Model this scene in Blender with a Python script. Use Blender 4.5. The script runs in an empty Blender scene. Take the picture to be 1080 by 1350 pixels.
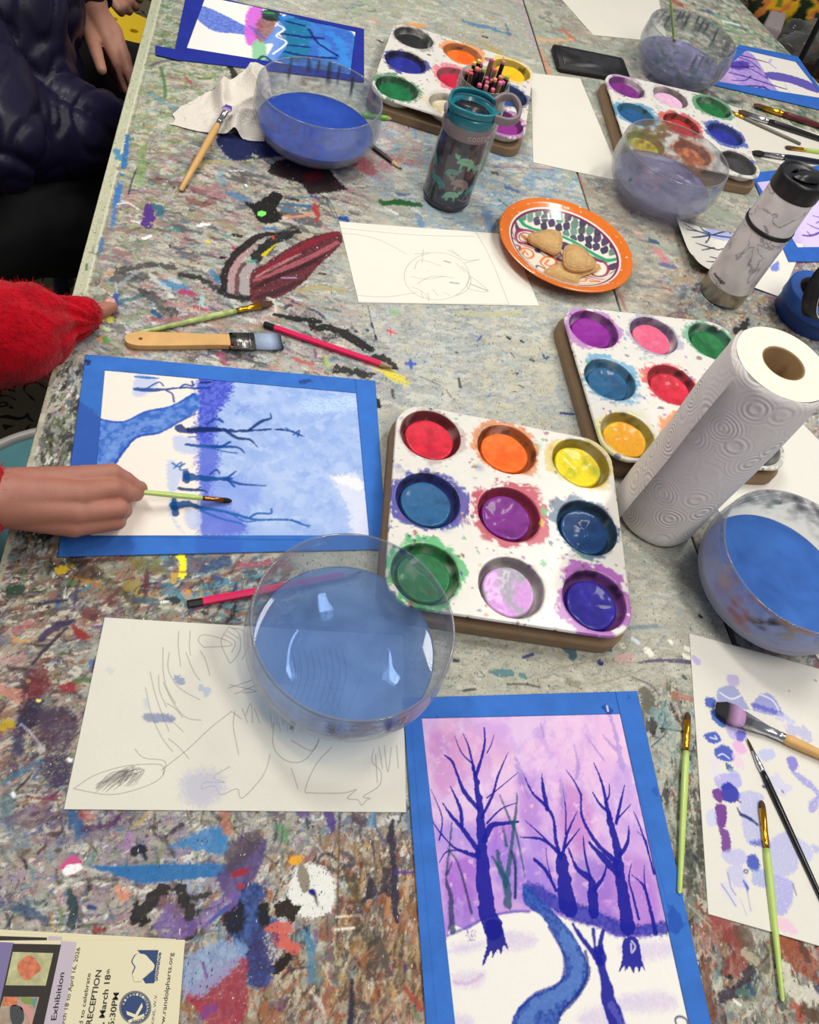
import bpy, bmesh, math, random
import numpy as np
from mathutils import Vector, Matrix, noise as mnoise

scene = bpy.context.scene
C = scene.collection
TZ = 0.74                      # height of the table tops
EYE = 0.74                     # the camera above the table tops

# ---------------------------------------------------------------- camera
FPX, NX, NY = 1056.0, 240.5, 1391.2
_d = np.array([NX-540, -(NY-675), -FPX]); _d /= np.linalg.norm(_d)
_up = -_d
_x = np.array([1.0, 0, 0]); _x -= _up*_x.dot(_up); _x /= np.linalg.norm(_x)
_y = np.cross(_up, _x)
RW = np.array([_x, _y, _up])   # rows: world axes seen from the camera
cam_data = bpy.data.cameras.new('camera')
cam_data.sensor_fit = 'HORIZONTAL'; cam_data.sensor_width = 36.0
cam_data.lens = FPX/1080*36.0; cam_data.clip_start = 0.02
cam = bpy.data.objects.new('camera', cam_data); C.objects.link(cam)
cam.matrix_world = Matrix.Translation((0, 0, TZ+EYE)) @ Matrix([[float(v) for v in r] for r in RW]).to_4x4()
scene.camera = cam

# ---------------------------------------------------------------- light and exposure
scene.view_settings.view_transform = 'Standard'
scene.view_settings.look = 'None'
scene.view_settings.gamma = 1.0
scene.view_settings.exposure = -0.13
scene.view_settings.use_curve_mapping = False
try:
    scene.cycles.use_denoising = True
    scene.cycles.max_bounces = 10
    scene.cycles.transparent_max_bounces = 24
    scene.cycles.caustics_reflective = False
    scene.cycles.caustics_refractive = False
except Exception: pass
world = bpy.data.worlds.new('world'); scene.world = world; world.use_nodes = True
world.node_tree.nodes['Background'].inputs[0].default_value = (0.92, 0.94, 1.0, 1)
world.node_tree.nodes['Background'].inputs[1].default_value = 0.27

def area(name, loc, size, power, aim, color=(1, .96, .90)):
    l = bpy.data.lights.new(name, 'AREA'); l.shape = 'RECTANGLE'
    l.size, l.size_y = size; l.energy = power; l.color = color
    o = bpy.data.objects.new(name, l); C.objects.link(o)
    o.location = loc
    o.rotation_euler = (Vector(aim)-Vector(loc)).to_track_quat('-Z', 'Y').to_euler()
    return o
area('ceiling_light', (-0.55, 1.55, 2.75), (0.25, 1.3), 32, (-0.5, 1.5, 0))
area('ceiling_light', (1.25, 1.5, 2.75), (0.25, 1.3), 25, (1.2, 1.4, 0))
area('ceiling_light', (0.9, -0.2, 2.75), (0.25, 1.3), 26, (0.85, -0.1, 0))

# ---------------------------------------------------------------- helpers
def P(px, py, h=0.0):
    """photo pixel -> point on the level plane h above the table"""
    d = RW @ np.array([px-540, -(py-675), -FPX]); t = (h-EYE)/d[2]
    return Vector((d[0]*t, d[1]*t, TZ+h))
def proj(v):
    c = (np.array(v)-np.array([0, 0, TZ+EYE])) @ RW
    return 540+FPX*c[0]/-c[2], 675-FPX*c[1]/-c[2]
def lin(c):
    if isinstance(c, str):
        c = c.lstrip('#'); c = [int(c[i:i+2], 16)/255 for i in (0, 2, 4)]
    return np.array([(v/12.92 if v <= .04045 else ((v+.055)/1.055)**2.4) for v in c])
def rgba(c): return tuple(float(v) for v in lin(c))+(1.0,)

_rng = np.random.RandomState(7)
_lat = _rng.rand(256, 256)
def vn(x, y, s=0):
    x = x+s*17.31; y = y+s*9.77
    xi = np.floor(x).astype(int); yi = np.floor(y).astype(int)
    fx = x-xi; fy = y-yi; fx = fx*fx*(3-2*fx); fy = fy*fy*(3-2*fy)
    a = _lat[yi & 255, xi & 255]; b = _lat[yi & 255, (xi+1) & 255]
    c = _lat[(yi+1) & 255, xi & 255]; d = _lat[(yi+1) & 255, (xi+1) & 255]
    return (a*(1-fx)+b*fx)*(1-fy)+(c*(1-fx)+d*fx)*fy
def fbm(x, y, o=4, s=0):
    r = 0; a = .5; t = 0
    for k in range(o):
        r = r+a*vn(x*2**k, y*2**k, s+k*3); t += a; a *= .55
    return r/t

def spline(pts, closed=False, n=6):
    pts = [np.array(p, float) for p in pts]
    if len(pts) < 3 and not closed: return np.array(pts)
    m = len(pts); out = []
    rng = range(m) if closed else range(m-1)
    for i in rng:
        g = (lambda k: pts[k % m]) if closed else (lambda k: pts[min(max(k, 0), m-1)])
        p0, p1, p2, p3 = g(i-1), g(i), g(i+1), g(i+2)
        for j in range(n):
            t = j/n
            out.append(.5*((2*p1)+(-p0+p2)*t+(2*p0-5*p1+4*p2-p3)*t*t+(-p0+3*p1-3*p2+p3)*t**3))
    if not closed: out.append(pts[-1])
    return np.array(out)

class Canvas:
    """a surface grid with a colour on each vertex; marks are laid on it in metres"""
    def __init__(s, X, Y, base, h=0.0):
        s.X, s.Y, s.h = X, Y, h
        s.col = np.ones(X.shape+(3,))*lin(base)
        s.rx0, s.rx1 = X.min(0), X.max(0)      # per column
        s.ry0, s.ry1 = Y.min(1), Y.max(1)      # per row
        s.o = (0, 0, 1.0)                      # frame in which marks are given
    def frame(s, ox, oy, k): s.o = (ox, oy, k)
    def raw(s, k): s.o = (None, None, k)   # marks given straight on the surface, k metres a unit
    def w(s, p):
        if s.o[0] is None: return (p[0]*s.o[2], p[1]*s.o[2])
        ox, oy, k = s.o; v = P(ox+p[0]*k, oy+p[1]*k, s.h); return (v.x, v.y)
    def scale(s, p):
        if s.o[0] is None: return s.o[2]
        a = s.w(p); b = s.w((p[0]+1, p[1])); return math.hypot(a[0]-b[0], a[1]-b[1])
    def sub(s, x0, x1, y0, y1):
        c = np.where((s.rx1 >= x0) & (s.rx0 <= x1))[0]; r = np.where((s.ry1 >= y0) & (s.ry0 <= y1))[0]
        if len(c) == 0 or len(r) == 0: return None
        return (slice(r[0], r[-1]+1), slice(c[0], c[-1]+1))
    def mix(s, sl, a, col):
        s.col[sl] = s.col[sl]*(1-a[..., None])+lin(col)*a[..., None] if not isinstance(col, np.ndarray) else s.col[sl]*(1-a[..., None])+col*a[..., None]
    def line_w(s, pts, w, col, a=1.0, rough=.25, dry=0.0, soft=None, seed=0):
        """polyline in world metres, w = width or list of widths"""
        pts = np.array(pts, float); m = len(pts)
        ws = np.interp(np.linspace(0, 1, m), np.linspace(0, 1, len(w)), w) if hasattr(w, '__len__') else np.full(m, w)
        W = ws.max()
        sl = s.sub(pts[:, 0].min()-W, pts[:, 0].max()+W, pts[:, 1].min()-W, pts[:, 1].max()+W)
        if sl is None: return
        X, Y = s.X[sl], s.Y[sl]; best = np.full(X.shape, 9.0); along = np.zeros(X.shape); acc = 0
        for i in range(m-1):
            ax, ay = pts[i]; bx, by = pts[i+1]; dx, dy = bx-ax, by-ay; L2 = dx*dx+dy*dy+1e-12; L = math.sqrt(L2)
            t = np.clip(((X-ax)*dx+(Y-ay)*dy)/L2, 0, 1)
            d = np.hypot(X-ax-t*dx, Y-ay-t*dy)-(ws[i]*(1-t)+ws[i+1]*t)/2
            k = d < best; best = np.where(k, d, best); along = np.where(k, acc+t*L, along); acc += L
        n = fbm(X/(W*.35+.0006), Y/(W*.35+.0006), 3, seed)
        best = best+(n-.5)*rough*W*1.3
        sf = soft if soft is not None else .0007
        al = np.clip(.5-best/(2*sf), 0, 1)*a
        if dry:
            # bristle streaks run with the stroke
            dm = pts[-1]-pts[0]; dm = dm/(np.linalg.norm(dm)+1e-9)
            u = X*dm[0]+Y*dm[1]; v = -X*dm[1]+Y*dm[0]
            st = fbm(u/.03, v/.0016, 2, seed+5)*.6+fbm(X/.002, Y/.002, 2, seed+9)*.4
            al = al*np.clip((st-dry*.62)/.10+.5, 0, 1)
        s.mix(sl, al, col)
    def S(s, pts, w, col, a=1.0, rough=.25, dry=0.0, soft=None, seed=0, smooth=True):
        k = s.scale(pts[len(pts)//2])
        q = spline(pts) if (smooth and len(pts) > 2) else np.array(pts, float)
        q = [s.w(p) for p in q]
        w = [v*k for v in w] if hasattr(w, '__len__') else w*k
        s.line_w(q, w, col, a, rough, dry, soft*k if soft else None, seed)
    def B(s, pts, col, a=1.0, rough=2.0, soft=1.0, seed=0, smooth=True, spot=0.0, nscale=6, col2=None):
        """closed patch; rough/soft in frame pixels"""
        k = s.scale(pts[0])
        q = spline(pts, True, 5) if smooth else np.array(pts, float)
        q = np.array([s.w(p) for p in q]); R = (rough+soft)*k
        sl = s.sub(q[:, 0].min()-R, q[:, 0].max()+R, q[:, 1].min()-R, q[:, 1].max()+R)
        if sl is None: return
        X, Y = s.X[sl], s.Y[sl]; ins = np.zeros(X.shape, bool); best = np.full(X.shape, 9.0); m = len(q)
        for i in range(m):
            ax, ay = q[i]; bx, by = q[(i+1) % m]; dx, dy = bx-ax, by-ay
            if dy != 0: ins ^= ((ay > Y) != (by > Y)) & (X < (Y-ay)*dx/dy+ax)
            t = np.clip(((X-ax)*dx+(Y-ay)*dy)/(dx*dx+dy*dy+1e-12), 0, 1)
            best = np.minimum(best, np.hypot(X-ax-t*dx, Y-ay-t*dy))
        d = np.where(ins, -best, best)
        ns = nscale*k
        d = d+(fbm(X/ns, Y/ns, 4, seed)-.5)*2.2*rough*k
        al = np.clip(.5-d/(2*soft*k+1e-9), 0, 1)*a
        if spot: al = al*np.clip((fbm(X/(ns*.7), Y/(ns*.7), 4, seed+4)-spot*.6)/.12+.5, 0, 1)
        if col2 is not None:
            f = np.clip((fbm(X/(ns*1.5), Y/(ns*1.5), 4, seed+7)-.5)*4+.5, 0, 1)[..., None]
            s.mix(sl, al, lin(col)*(1-f)+lin(col2)*f)
        else: s.mix(sl, al, col)
    def dot(s, p, r, col, a=1.0, asp=1.0):
        x, y = s.w(p); k = s.scale(p); r *= k
        sl = s.sub(x-r*2, x+r*2, y-r*2, y+r*2)
        if sl is None: return
        X, Y = s.X[sl], s.Y[sl]
        d = np.hypot(X-x, (Y-y)*asp)-r+(fbm(X/(r*.8), Y/(r*.8), 2)-.5)*r
        s.mix(sl, np.clip(.5-d/.001, 0, 1)*a, col)
    def grunge(s, pts, cols, cover=.3, ns=(3, 10), a=(.4, .8), ang=0., asp=2.2, seed=0, soft=18):
        """layers of broken old paint inside a patch: each colour takes a share of it"""
        k = s.scale(pts[0]); q = np.array([s.w(p) for p in spline(pts, True, 4)]); R = soft*k
        sl = s.sub(q[:, 0].min()-R, q[:, 0].max()+R, q[:, 1].min()-R, q[:, 1].max()+R)
        if sl is None: return
        X, Y = s.X[sl], s.Y[sl]; ins = np.zeros(X.shape, bool); best = np.full(X.shape, 9.0); m = len(q)
        for i in range(m):
            ax, ay = q[i]; bx, by = q[(i+1) % m]; dx, dy = bx-ax, by-ay
            if dy != 0: ins ^= ((ay > Y) != (by > Y)) & (X < (Y-ay)*dx/dy+ax)
            t = np.clip(((X-ax)*dx+(Y-ay)*dy)/(dx*dx+dy*dy+1e-12), 0, 1)
            best = np.minimum(best, np.hypot(X-ax-t*dx, Y-ay-t*dy))
        d = np.where(ins, -best, best)+(fbm(X/(30*k), Y/(30*k), 3, seed)-.5)*60*k
        mask = np.clip(.5-d/(2*soft*k), 0, 1)
        rn = random.Random(seed); ca, sa = math.cos(math.radians(ang)), math.sin(math.radians(ang))
        U, V = X*ca+Y*sa, -X*sa+Y*ca
        for c in cols:
            n = rn.uniform(*ns)*k; f = fbm(U/(n*asp), V/n, 5, rn.randint(1, 90))*.75+.25*fbm(U/(n*6), V/(n*5), 2, rn.randint(1, 90))
            th = np.quantile(f, 1-cover*rn.uniform(.6, 1.3)) if f.size else .5
            s.mix(sl, np.clip((f-th)/.035, 0, 1)*mask*rn.uniform(*a), c)
    def scatter(s, box, n, cols, w, l, ang=(0, 180), a=(.4, .9), dry=.5, seed=1, rough=.5):
        """n loose marks inside a box of frame pixels"""
        rn = random.Random(seed)
        for i in range(n):
            x = rn.uniform(box[0], box[2]); y = rn.uniform(box[1], box[3])
            if len(box) > 4 and not (box[4](x, y)): continue
            L = rn.uniform(*l); W = rn.uniform(*w)*(.4+.6*rn.random()); t = math.radians(rn.uniform(*ang))
            bend = rn.uniform(-.12, .12)*L
            c, sn = math.cos(t), math.sin(t)
            if rn.random() < .35:      # a scuffed dab instead of a stroke
                W2 = W*rn.uniform(1.2, 2.6); L *= .6; m = rn.randint(5, 8)
                q = []
                for j in range(m):
                    u = 2*math.pi*j/m; e = rn.uniform(.5, 1.1); q.append((x+c*math.cos(u)*L/2*e+sn*math.sin(u)*W2/2*e, y-sn*math.cos(u)*L/2*e+c*math.sin(u)*W2/2*e))
                s.B(q, rn.choice(cols), rn.uniform(*a), W2*.5, 1.0, rn.randint(0, 50), True, rn.choice((0, .8, .95)), max(2., W2*.7)); continue
            pts = [(x-c*L/2, y+sn*L/2), (x+sn*bend, y+c*bend), (x+c*L/2, y-sn*L/2)]
            s.S(pts, [W*.3, W, W*.7, W*.2], rn.choice(cols), rn.uniform(*a), rough, dry*rn.random(), None, rn.randint(0, 50))

# ---------------------------------------------------------------- object bookkeeping
def punch(cv, g=1.2, sat=1.12, mid=.34):
    l = (cv.col*np.array([.25, .6, .15])).sum(-1, keepdims=True)+1e-5
    l2 = mid*(l/mid)**g
    cv.col[:] = np.clip((l+(cv.col-l)*sat)*l2/l, .002, .92)
def link(o, parent=None):
    C.objects.link(o)
    if parent: o.parent = parent
    return o
def tag(o, label=None, cat=None, group=None, kind=None):
    if label: o['label'] = label
    if cat: o['category'] = cat
    if group: o['group'] = group
    if kind: o['kind'] = kind
    return o
def thing(name, label, cat, loc=(0, 0, 0), group=None, rot=None):
    o = bpy.data.objects.new(name, None); o.empty_display_size = .02; link(o)
    o.location = loc
    if rot is not None: o.rotation_euler = rot
    return tag(o, label, cat, group)
def obj(name, me, mat=None, parent=None, smooth=True, label=None, world_co=False):
    """me: Mesh, BMesh or (verts, faces); world_co: coordinates are world ones, moved into the parent's frame"""
    if isinstance(me, bmesh.types.BMesh):
        b = me; me = bpy.data.meshes.new(name); b.to_mesh(me); b.free()
    elif isinstance(me, tuple):
        v, f = me; me = bpy.data.meshes.new(name); me.from_pydata([tuple(map(float, p)) for p in v], [], [list(map(int, q)) for q in f])
    if world_co and parent is not None:
        me.transform((Matrix.Translation(parent.location) @ parent.rotation_euler.to_matrix().to_4x4()).inverted())
    if mat is not None: me.materials.append(mat)
    if smooth: me.polygons.foreach_set('use_smooth', [True]*len(me.polygons))
    me.update()
    o = bpy.data.objects.new(name, me); link(o, parent)
    if label: o['label'] = label
    return o
def copy_tree(o, parent=None):
    c = o.copy(); C.objects.link(c); c.parent = parent
    for ch in [k for k in bpy.data.objects if k.parent == o]: copy_tree(ch, c)
    return c

# ---------------------------------------------------------------- materials
def mat(name, col='#808080', rough=.5, metal=0., spec=.5, bump=0., bscale=200., noise=0., nscale=40., sheen=0., coat=0., trans=0., ior=1.45, alpha=1., sss=0.):
    m = bpy.data.materials.new(name); m.use_nodes = True; nt = m.node_tree; b = nt.nodes['Principled BSDF']
    b.inputs['Base Color'].default_value = rgba(col) if isinstance(col, str) else tuple(col)+(1,)
    b.inputs['Roughness'].default_value = rough; b.inputs['Metallic'].default_value = metal
    b.inputs['Specular IOR Level'].default_value = spec; b.inputs['Coat Weight'].default_value = coat
    b.inputs['Coat Roughness'].default_value = .05
    b.inputs['Sheen Weight'].default_value = sheen; b.inputs['Transmission Weight'].default_value = trans
    b.inputs['IOR'].default_value = ior; b.inputs['Alpha'].default_value = alpha
    if sss:
        b.inputs['Subsurface Weight'].default_value = sss; b.inputs['Subsurface Radius'].default_value = (.010, .004, .002)
        b.inputs['Subsurface Scale'].default_value = .6
    tc = nt.nodes.new('ShaderNodeTexCoord')
    if noise:
        n = nt.nodes.new('ShaderNodeTexNoise'); n.inputs['Scale'].default_value = nscale; n.inputs['Detail'].default_value = 5
        nt.links.new(tc.outputs['Object'], n.inputs['Vector'])
        mp = nt.nodes.new('ShaderNodeMapRange'); mp.inputs[1].default_value = .3; mp.inputs[2].default_value = .7
        mp.inputs[3].default_value = 1-noise; mp.inputs[4].default_value = 1+noise
        nt.links.new(n.outputs[0], mp.inputs[0])
        mx = nt.nodes.new('ShaderNodeVectorMath'); mx.operation = 'SCALE'
        mx.inputs[0].default_value = b.inputs['Base Color'].default_value[:3]
        nt.links.new(mp.outputs[0], mx.inputs['Scale']); nt.links.new(mx.outputs[0], b.inputs['Base Color'])
    if bump:
        n2 = nt.nodes.new('ShaderNodeTexNoise'); n2.inputs['Scale'].default_value = bscale; n2.inputs['Detail'].default_value = 4
        nt.links.new(tc.outputs['Object'], n2.inputs['Vector'])
        bp = nt.nodes.new('ShaderNodeBump'); bp.inputs['Strength'].default_value = bump; bp.inputs['Distance'].default_value = .002
        nt.links.new(n2.outputs[0], bp.inputs['Height']); nt.links.new(bp.outputs[0], b.inputs['Normal'])
    return m
def vcmat(name, rough=.6, spec=.3, bump=.1, bscale=300., grain=.06, gscale=900., coat=0., streak=False):
    """surface whose colour is stored on its vertices, with fine grain from nodes"""
    m = bpy.data.materials.new(name); m.use_nodes = True; nt = m.node_tree; b = nt.nodes['Principled BSDF']; L = nt.links.new
    b.inputs['Roughness'].default_value = rough; b.inputs['Specular IOR Level'].default_value = spec
    b.inputs['Coat Weight'].default_value = coat; b.inputs['Coat Roughness'].default_value = .08
    at = nt.nodes.new('ShaderNodeAttribute'); at.attribute_name = 'Col'
    tc = nt.nodes.new('ShaderNodeTexCoord')
    n = nt.nodes.new('ShaderNodeTexNoise'); n.inputs['Scale'].default_value = gscale; n.inputs['Detail'].default_value = 3
    L(tc.outputs['Object'], n.inputs['Vector'])
    mp = nt.nodes.new('ShaderNodeMapRange'); mp.inputs[1].default_value = .25; mp.inputs[2].default_value = .75
    mp.inputs[3].default_value = 1-grain; mp.inputs[4].default_value = 1+grain
    L(n.outputs[0], mp.inputs[0])
    mx = nt.nodes.new('ShaderNodeVectorMath'); mx.operation = 'SCALE'
    L(at.outputs['Color'], mx.inputs[0]); L(mp.outputs[0], mx.inputs['Scale']); L(mx.outputs[0], b.inputs['Base Color'])
    last = mx.outputs[0]
    if streak:   # fine dark and pale scratches and specks of old paint
        for sc, lo, col, seed in ((420, .70, '#3a3840', 0.), (300, .73, '#d8d6cc', 5.), (620, .69, '#5a4038', 9.)):
            q = nt.nodes.new('ShaderNodeTexNoise'); q.inputs['Scale'].default_value = sc; q.inputs['Detail'].default_value = 2
            v = nt.nodes.new('ShaderNodeVectorMath'); v.operation = 'MULTIPLY_ADD'
            v.inputs[1].default_value = (1, .45, 1); v.inputs[2].default_value = (seed, seed, 0)
            L(tc.outputs['Object'], v.inputs[0]); L(v.outputs[0], q.inputs['Vector'])
            r = nt.nodes.new('ShaderNodeMapRange'); r.inputs[1].default_value = lo-.03; r.inputs[2].default_value = lo+.01
            r.inputs[3].default_value = 0; r.inputs[4].default_value = .8
            L(q.outputs[0], r.inputs[0])
            k = nt.nodes.new('ShaderNodeMix'); k.data_type = 'RGBA'
            L(r.outputs[0], k.inputs[0]); L(last, k.inputs[6]); k.inputs[7].default_value = rgba(col); last = k.outputs[2]
        L(last, b.inputs['Base Color'])
    if bump:
        n2 = nt.nodes.new('ShaderNodeTexNoise'); n2.inputs['Scale'].default_value = bscale; n2.inputs['Detail'].default_value = 4
        L(tc.outputs['Object'], n2.inputs['Vector'])
        bp = nt.nodes.new('ShaderNodeBump'); bp.inputs['Strength'].default_value = bump; bp.inputs['Distance'].default_value = .002
        L(n2.outputs[0], bp.inputs['Height']); L(bp.outputs[0], b.inputs['Normal'])
    return m
def setcol(me, cols):
    ca = me.color_attributes.new('Col', 'FLOAT_COLOR', 'POINT')
    a = np.ones((len(me.vertices), 4), np.float32); cols = np.asarray(cols).reshape(-1, np.asarray(cols).shape[-1])
    a[:len(cols), :cols.shape[1]] = cols
    ca.data.foreach_set('color', a.ravel())

def grid_mesh(name, X, Y, Z, thick=0.0):
    """a grid sheet; with thick it gets side walls and an underside"""
    r, c = X.shape; n = r*c
    v = np.stack([X, Y, Z], -1).reshape(-1, 3)
    i = np.arange(n).reshape(r, c)
    q = np.stack([i[:-1, :-1], i[:-1, 1:], i[1:, 1:], i[1:, :-1]], -1).reshape(-1, 4)
    if thick:
        ring = np.concatenate([i[0, :], i[1:, -1], i[-1, -2::-1], i[-2:0:-1, 0]])
        lo = v[ring].copy(); lo[:, 2] -= thick; m = len(ring)
        v = np.concatenate([v, lo]); a = np.arange(m); b = (a+1) % m
        q = np.concatenate([q, np.stack([ring[a], n+a, n+b, ring[b]], -1)])
    me = bpy.data.meshes.new(name)
    me.vertices.add(len(v)); me.vertices.foreach_set('co', v.astype(np.float32).ravel())
    me.loops.add(len(q)*4); me.loops.foreach_set('vertex_index', q.astype(np.int32).ravel())
    me.polygons.add(len(q)); me.polygons.foreach_set('loop_start', (np.arange(len(q))*4).astype(np.int32))
    me.polygons.foreach_set('loop_total', np.full(len(q), 4, np.int32))
    if thick and float(np.ptp(Z)) < 1e-6:
        me.update(calc_edges=True)
        bm = bmesh.new(); bm.from_mesh(me); bm.verts.ensure_lookup_table()
        bm.faces.new([bm.verts[n+k] for k in range(m)][::-1]); bm.to_mesh(me); bm.free()
    else: me.update(calc_edges=True)
    return me
def quad_canvas(q, step, base, h):
    """q: four pixel corners (top-left, top-right, bottom-right, bottom-left) on the plane h"""
    w = [P(x, y, h) for x, y in q]
    W = max((w[1]-w[0]).length, (w[2]-w[3]).length); H = max((w[3]-w[0]).length, (w[2]-w[1]).length)
    nc = max(2, int(W/step)); nr = max(2, int(H/step))
    u, v = np.meshgrid(np.linspace(0, 1, nc), np.linspace(1, 0, nr))
    f = lambda k: (w[0][k]*(1-u)*(1-v)+w[1][k]*u*(1-v)+w[2][k]*u*v+w[3][k]*(1-u)*v)
    return Canvas(f(0), f(1), base, h), w
def sheet(name, cv, m, parent=None, thick=.0005, zf=None, label=None):
    Z = np.full(cv.X.shape, TZ+cv.h)
    if zf is not None: Z = Z+zf
    me = grid_mesh(name, cv.X, cv.Y, Z, thick)
    n = cv.X.size; cols = np.concatenate([cv.col.reshape(-1, 3), np.ones((len(me.vertices)-n, 3))*cv.col.reshape(-1, 3)[0]])
    setcol(me, cols)
    return obj(name, me, m, parent, True, label, world_co=True)
def lathe(prof, n=48, sx=1., sy=1.):
    """profile of (radius, z); closed where the radius is 0"""
    v = []; f = []; ids = []
    for r, z in prof:
        if r <= 1e-6: ids.append([len(v)]); v.append((0, 0, z))
        else:
            ids.append(list(range(len(v), len(v)+n)))
            v += [(r*math.cos(2*math.pi*k/n)*sx, r*math.sin(2*math.pi*k/n)*sy, z) for k in range(n)]
    for a, b in zip(ids[:-1], ids[1:]):
        for k in range(n):
            j = (k+1) % n
            if len(a) == 1 and len(b) == 1: continue
            if len(a) == 1: f.append((a[0], b[j], b[k]))
            elif len(b) == 1: f.append((a[k], a[j], b[0]))
            else: f.append((a[k], a[j], b[j], b[k]))
    return v, f
def rod(prof, n=20):
    """solid of revolution along local x: (x, half width y, half height z)"""
    v = []; f = []; ids = []
    for x, ry, rz in prof:
        if ry <= 1e-6: ids.append([len(v)]); v.append((x, 0, 0))
        else:
            ids.append(list(range(len(v), len(v)+n)))
            v += [(x, ry*math.cos(2*math.pi*(k+.5)/n), rz*math.sin(2*math.pi*(k+.5)/n)) for k in range(n)]
    if len(ids[0]) > 1: f.append(ids[0][::-1])
    if len(ids[-1]) > 1: f.append(ids[-1])
    for a, b in zip(ids[:-1], ids[1:]):
        for k in range(n):
            j = (k+1) % n
            if len(a) == 1: f.append((a[0], b[k], b[j]))
            elif len(b) == 1: f.append((a[k], b[0], a[j]))
            else: f.append((a[k], b[k], b[j], a[j]))
    return v, f
def flat(poly, z0, z1, bev=0.0, seg=2):
    bm = bmesh.new(); vs = [bm.verts.new((p[0], p[1], z0)) for p in poly]; fa = bm.faces.new(vs)
    r = bmesh.ops.extrude_face_region(bm, geom=[fa]); 
    for g in r['geom']:
        if isinstance(g, bmesh.types.BMVert): g.co.z = z1
    bmesh.ops.recalc_face_normals(bm, faces=bm.faces[:])
    if bev: bmesh.ops.bevel(bm, geom=[e for e in bm.edges], offset=bev, segments=seg, affect='EDGES', clamp_overlap=True)
    return bm
def rrect(w, d, r, n=6):
    out = []
    for cx, cy, a0 in ((w/2-r, d/2-r, 0), (-w/2+r, d/2-r, 90), (-w/2+r, -d/2+r, 180), (w/2-r, -d/2+r, 270)):
        for k in range(n+1):
            t = math.radians(a0+90*k/n); out.append((cx+r*math.cos(t), cy+r*math.sin(t)))
    return out
def capsules(segs, voxel=.002, smooth=2, disp=None, k=None):
    """one continuous skin grown round tapered rods: segs = [((x,y,z), r), ((x,y,z), r)] pairs"""
    k = voxel*1.1 if k is None else k
    lo = np.min([np.array(p)-r for sg in segs for p, r in sg], 0)-voxel*3; hi = np.max([np.array(p)+r for sg in segs for p, r in sg], 0)+voxel*3
    n = np.ceil((hi-lo)/voxel).astype(int)+1
    ax = [lo[i]+np.arange(n[i])*voxel for i in range(3)]; D = np.full(tuple(n), 1.0, np.float32)
    for (a, ra), (b, rb) in segs:
        a = np.array(a); b = np.array(b); m = max(ra, rb)+voxel*2.5+k
        i0 = np.maximum(((np.minimum(a, b)-m-lo)/voxel).astype(int), 0); i1 = np.minimum(((np.maximum(a, b)+m-lo)/voxel).astype(int)+2, n)
        sl = tuple(slice(i0[i], i1[i]) for i in range(3))
        X, Y, Z = ax[0][sl[0]][:, None, None]-a[0], ax[1][sl[1]][None, :, None]-a[1], ax[2][sl[2]][None, None, :]-a[2]
        d = b-a; L2 = d.dot(d)+1e-12; t = np.clip((X*d[0]+Y*d[1]+Z*d[2])/L2, 0, 1)
        q = np.sqrt((X-t*d[0])**2+(Y-t*d[1])**2+(Z-t*d[2])**2)-(ra+(rb-ra)*t)
        o = D[sl]; h = np.maximum(k-np.abs(o-q), 0)/k; D[sl] = np.minimum(o, q)-h*h*k*.25
    # surface nets
    S = D < 0; nx, ny, nz = D.shape
    c = [S[i:nx-1+i, j:ny-1+j, l:nz-1+l] for i in (0, 1) for j in (0, 1) for l in (0, 1)]
    cnt = sum(x.astype(np.int8) for x in c); act = (cnt > 0) & (cnt < 8)
    I, Jx, Kx = np.nonzero(act); idx = np.full(act.shape, -1, np.int64); idx[I, Jx, Kx] = np.arange(len(I))
    acc = np.zeros((len(I), 3)); w = np.zeros(len(I)); cor = [(i, j, l) for i in (0, 1) for j in (0, 1) for l in (0, 1)]
    for p in cor:
        for e in range(3):
            if p[e]: continue
            p2 = list(p); p2[e] = 1
            v0 = D[I+p[0], Jx+p[1], Kx+p[2]]; v1 = D[I+p2[0], Jx+p2[1], Kx+p2[2]]; mk = (v0 < 0) != (v1 < 0)
            t = np.where(mk, v0/(v0-v1+1e-20*(v0 == v1)), 0)
            pt = np.tile(np.array(p, float), (len(I), 1)); pt[:, e] = t; acc += pt*mk[:, None]; w += mk
    V = lo+(np.stack([I, Jx, Kx], 1)+acc/w[:, None])*voxel; F = []
    for e in range(3):
        A = [slice(1, -1)]*3; A[e] = slice(0, -1); Bs = [slice(1, -1)]*3; Bs[e] = slice(1, None)
        s0 = S[tuple(A)]; s1 = S[tuple(Bs)]; ch = np.argwhere(s0 != s1)
        if not len(ch): continue
        sg = s0[tuple(ch.T)]; g = ch.copy(); o1, o2 = [x for x in range(3) if x != e]
        g[:, o1] += 1; g[:, o2] += 1
        def cell(a, b): h_ = g.copy(); h_[:, o1] -= a; h_[:, o2] -= b; return idx[h_[:, 0], h_[:, 1], h_[:, 2]]
        q = np.stack([cell(1, 1), cell(0, 1), cell(0, 0), cell(1, 0)], 1)
        fl = sg if e != 1 else ~sg
        F.append(np.where(fl[:, None], q, q[:, ::-1]))
    F = np.concatenate(F); F = F[(F >= 0).all(1)]
    for _ in range(smooth):      # light relaxation
        a = np.zeros_like(V); cn = np.zeros(len(V))
        for i in range(4):
            for j in ((i+1) % 4, (i-1) % 4): np.add.at(a, F[:, i], V[F[:, j]]); np.add.at(cn, F[:, i], 1)
        V = V*.5+.5*a/np.maximum(cn, 1)[:, None]
    me = bpy.data.meshes.new('grown'); me.from_pydata(V.tolist(), [], F.tolist()); me.update()
    if disp:
        co = [v.co+v.normal*disp(v.co) for v in me.vertices]
        for v, c_ in zip(me.vertices, co): v.co = c_
    return me
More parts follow.
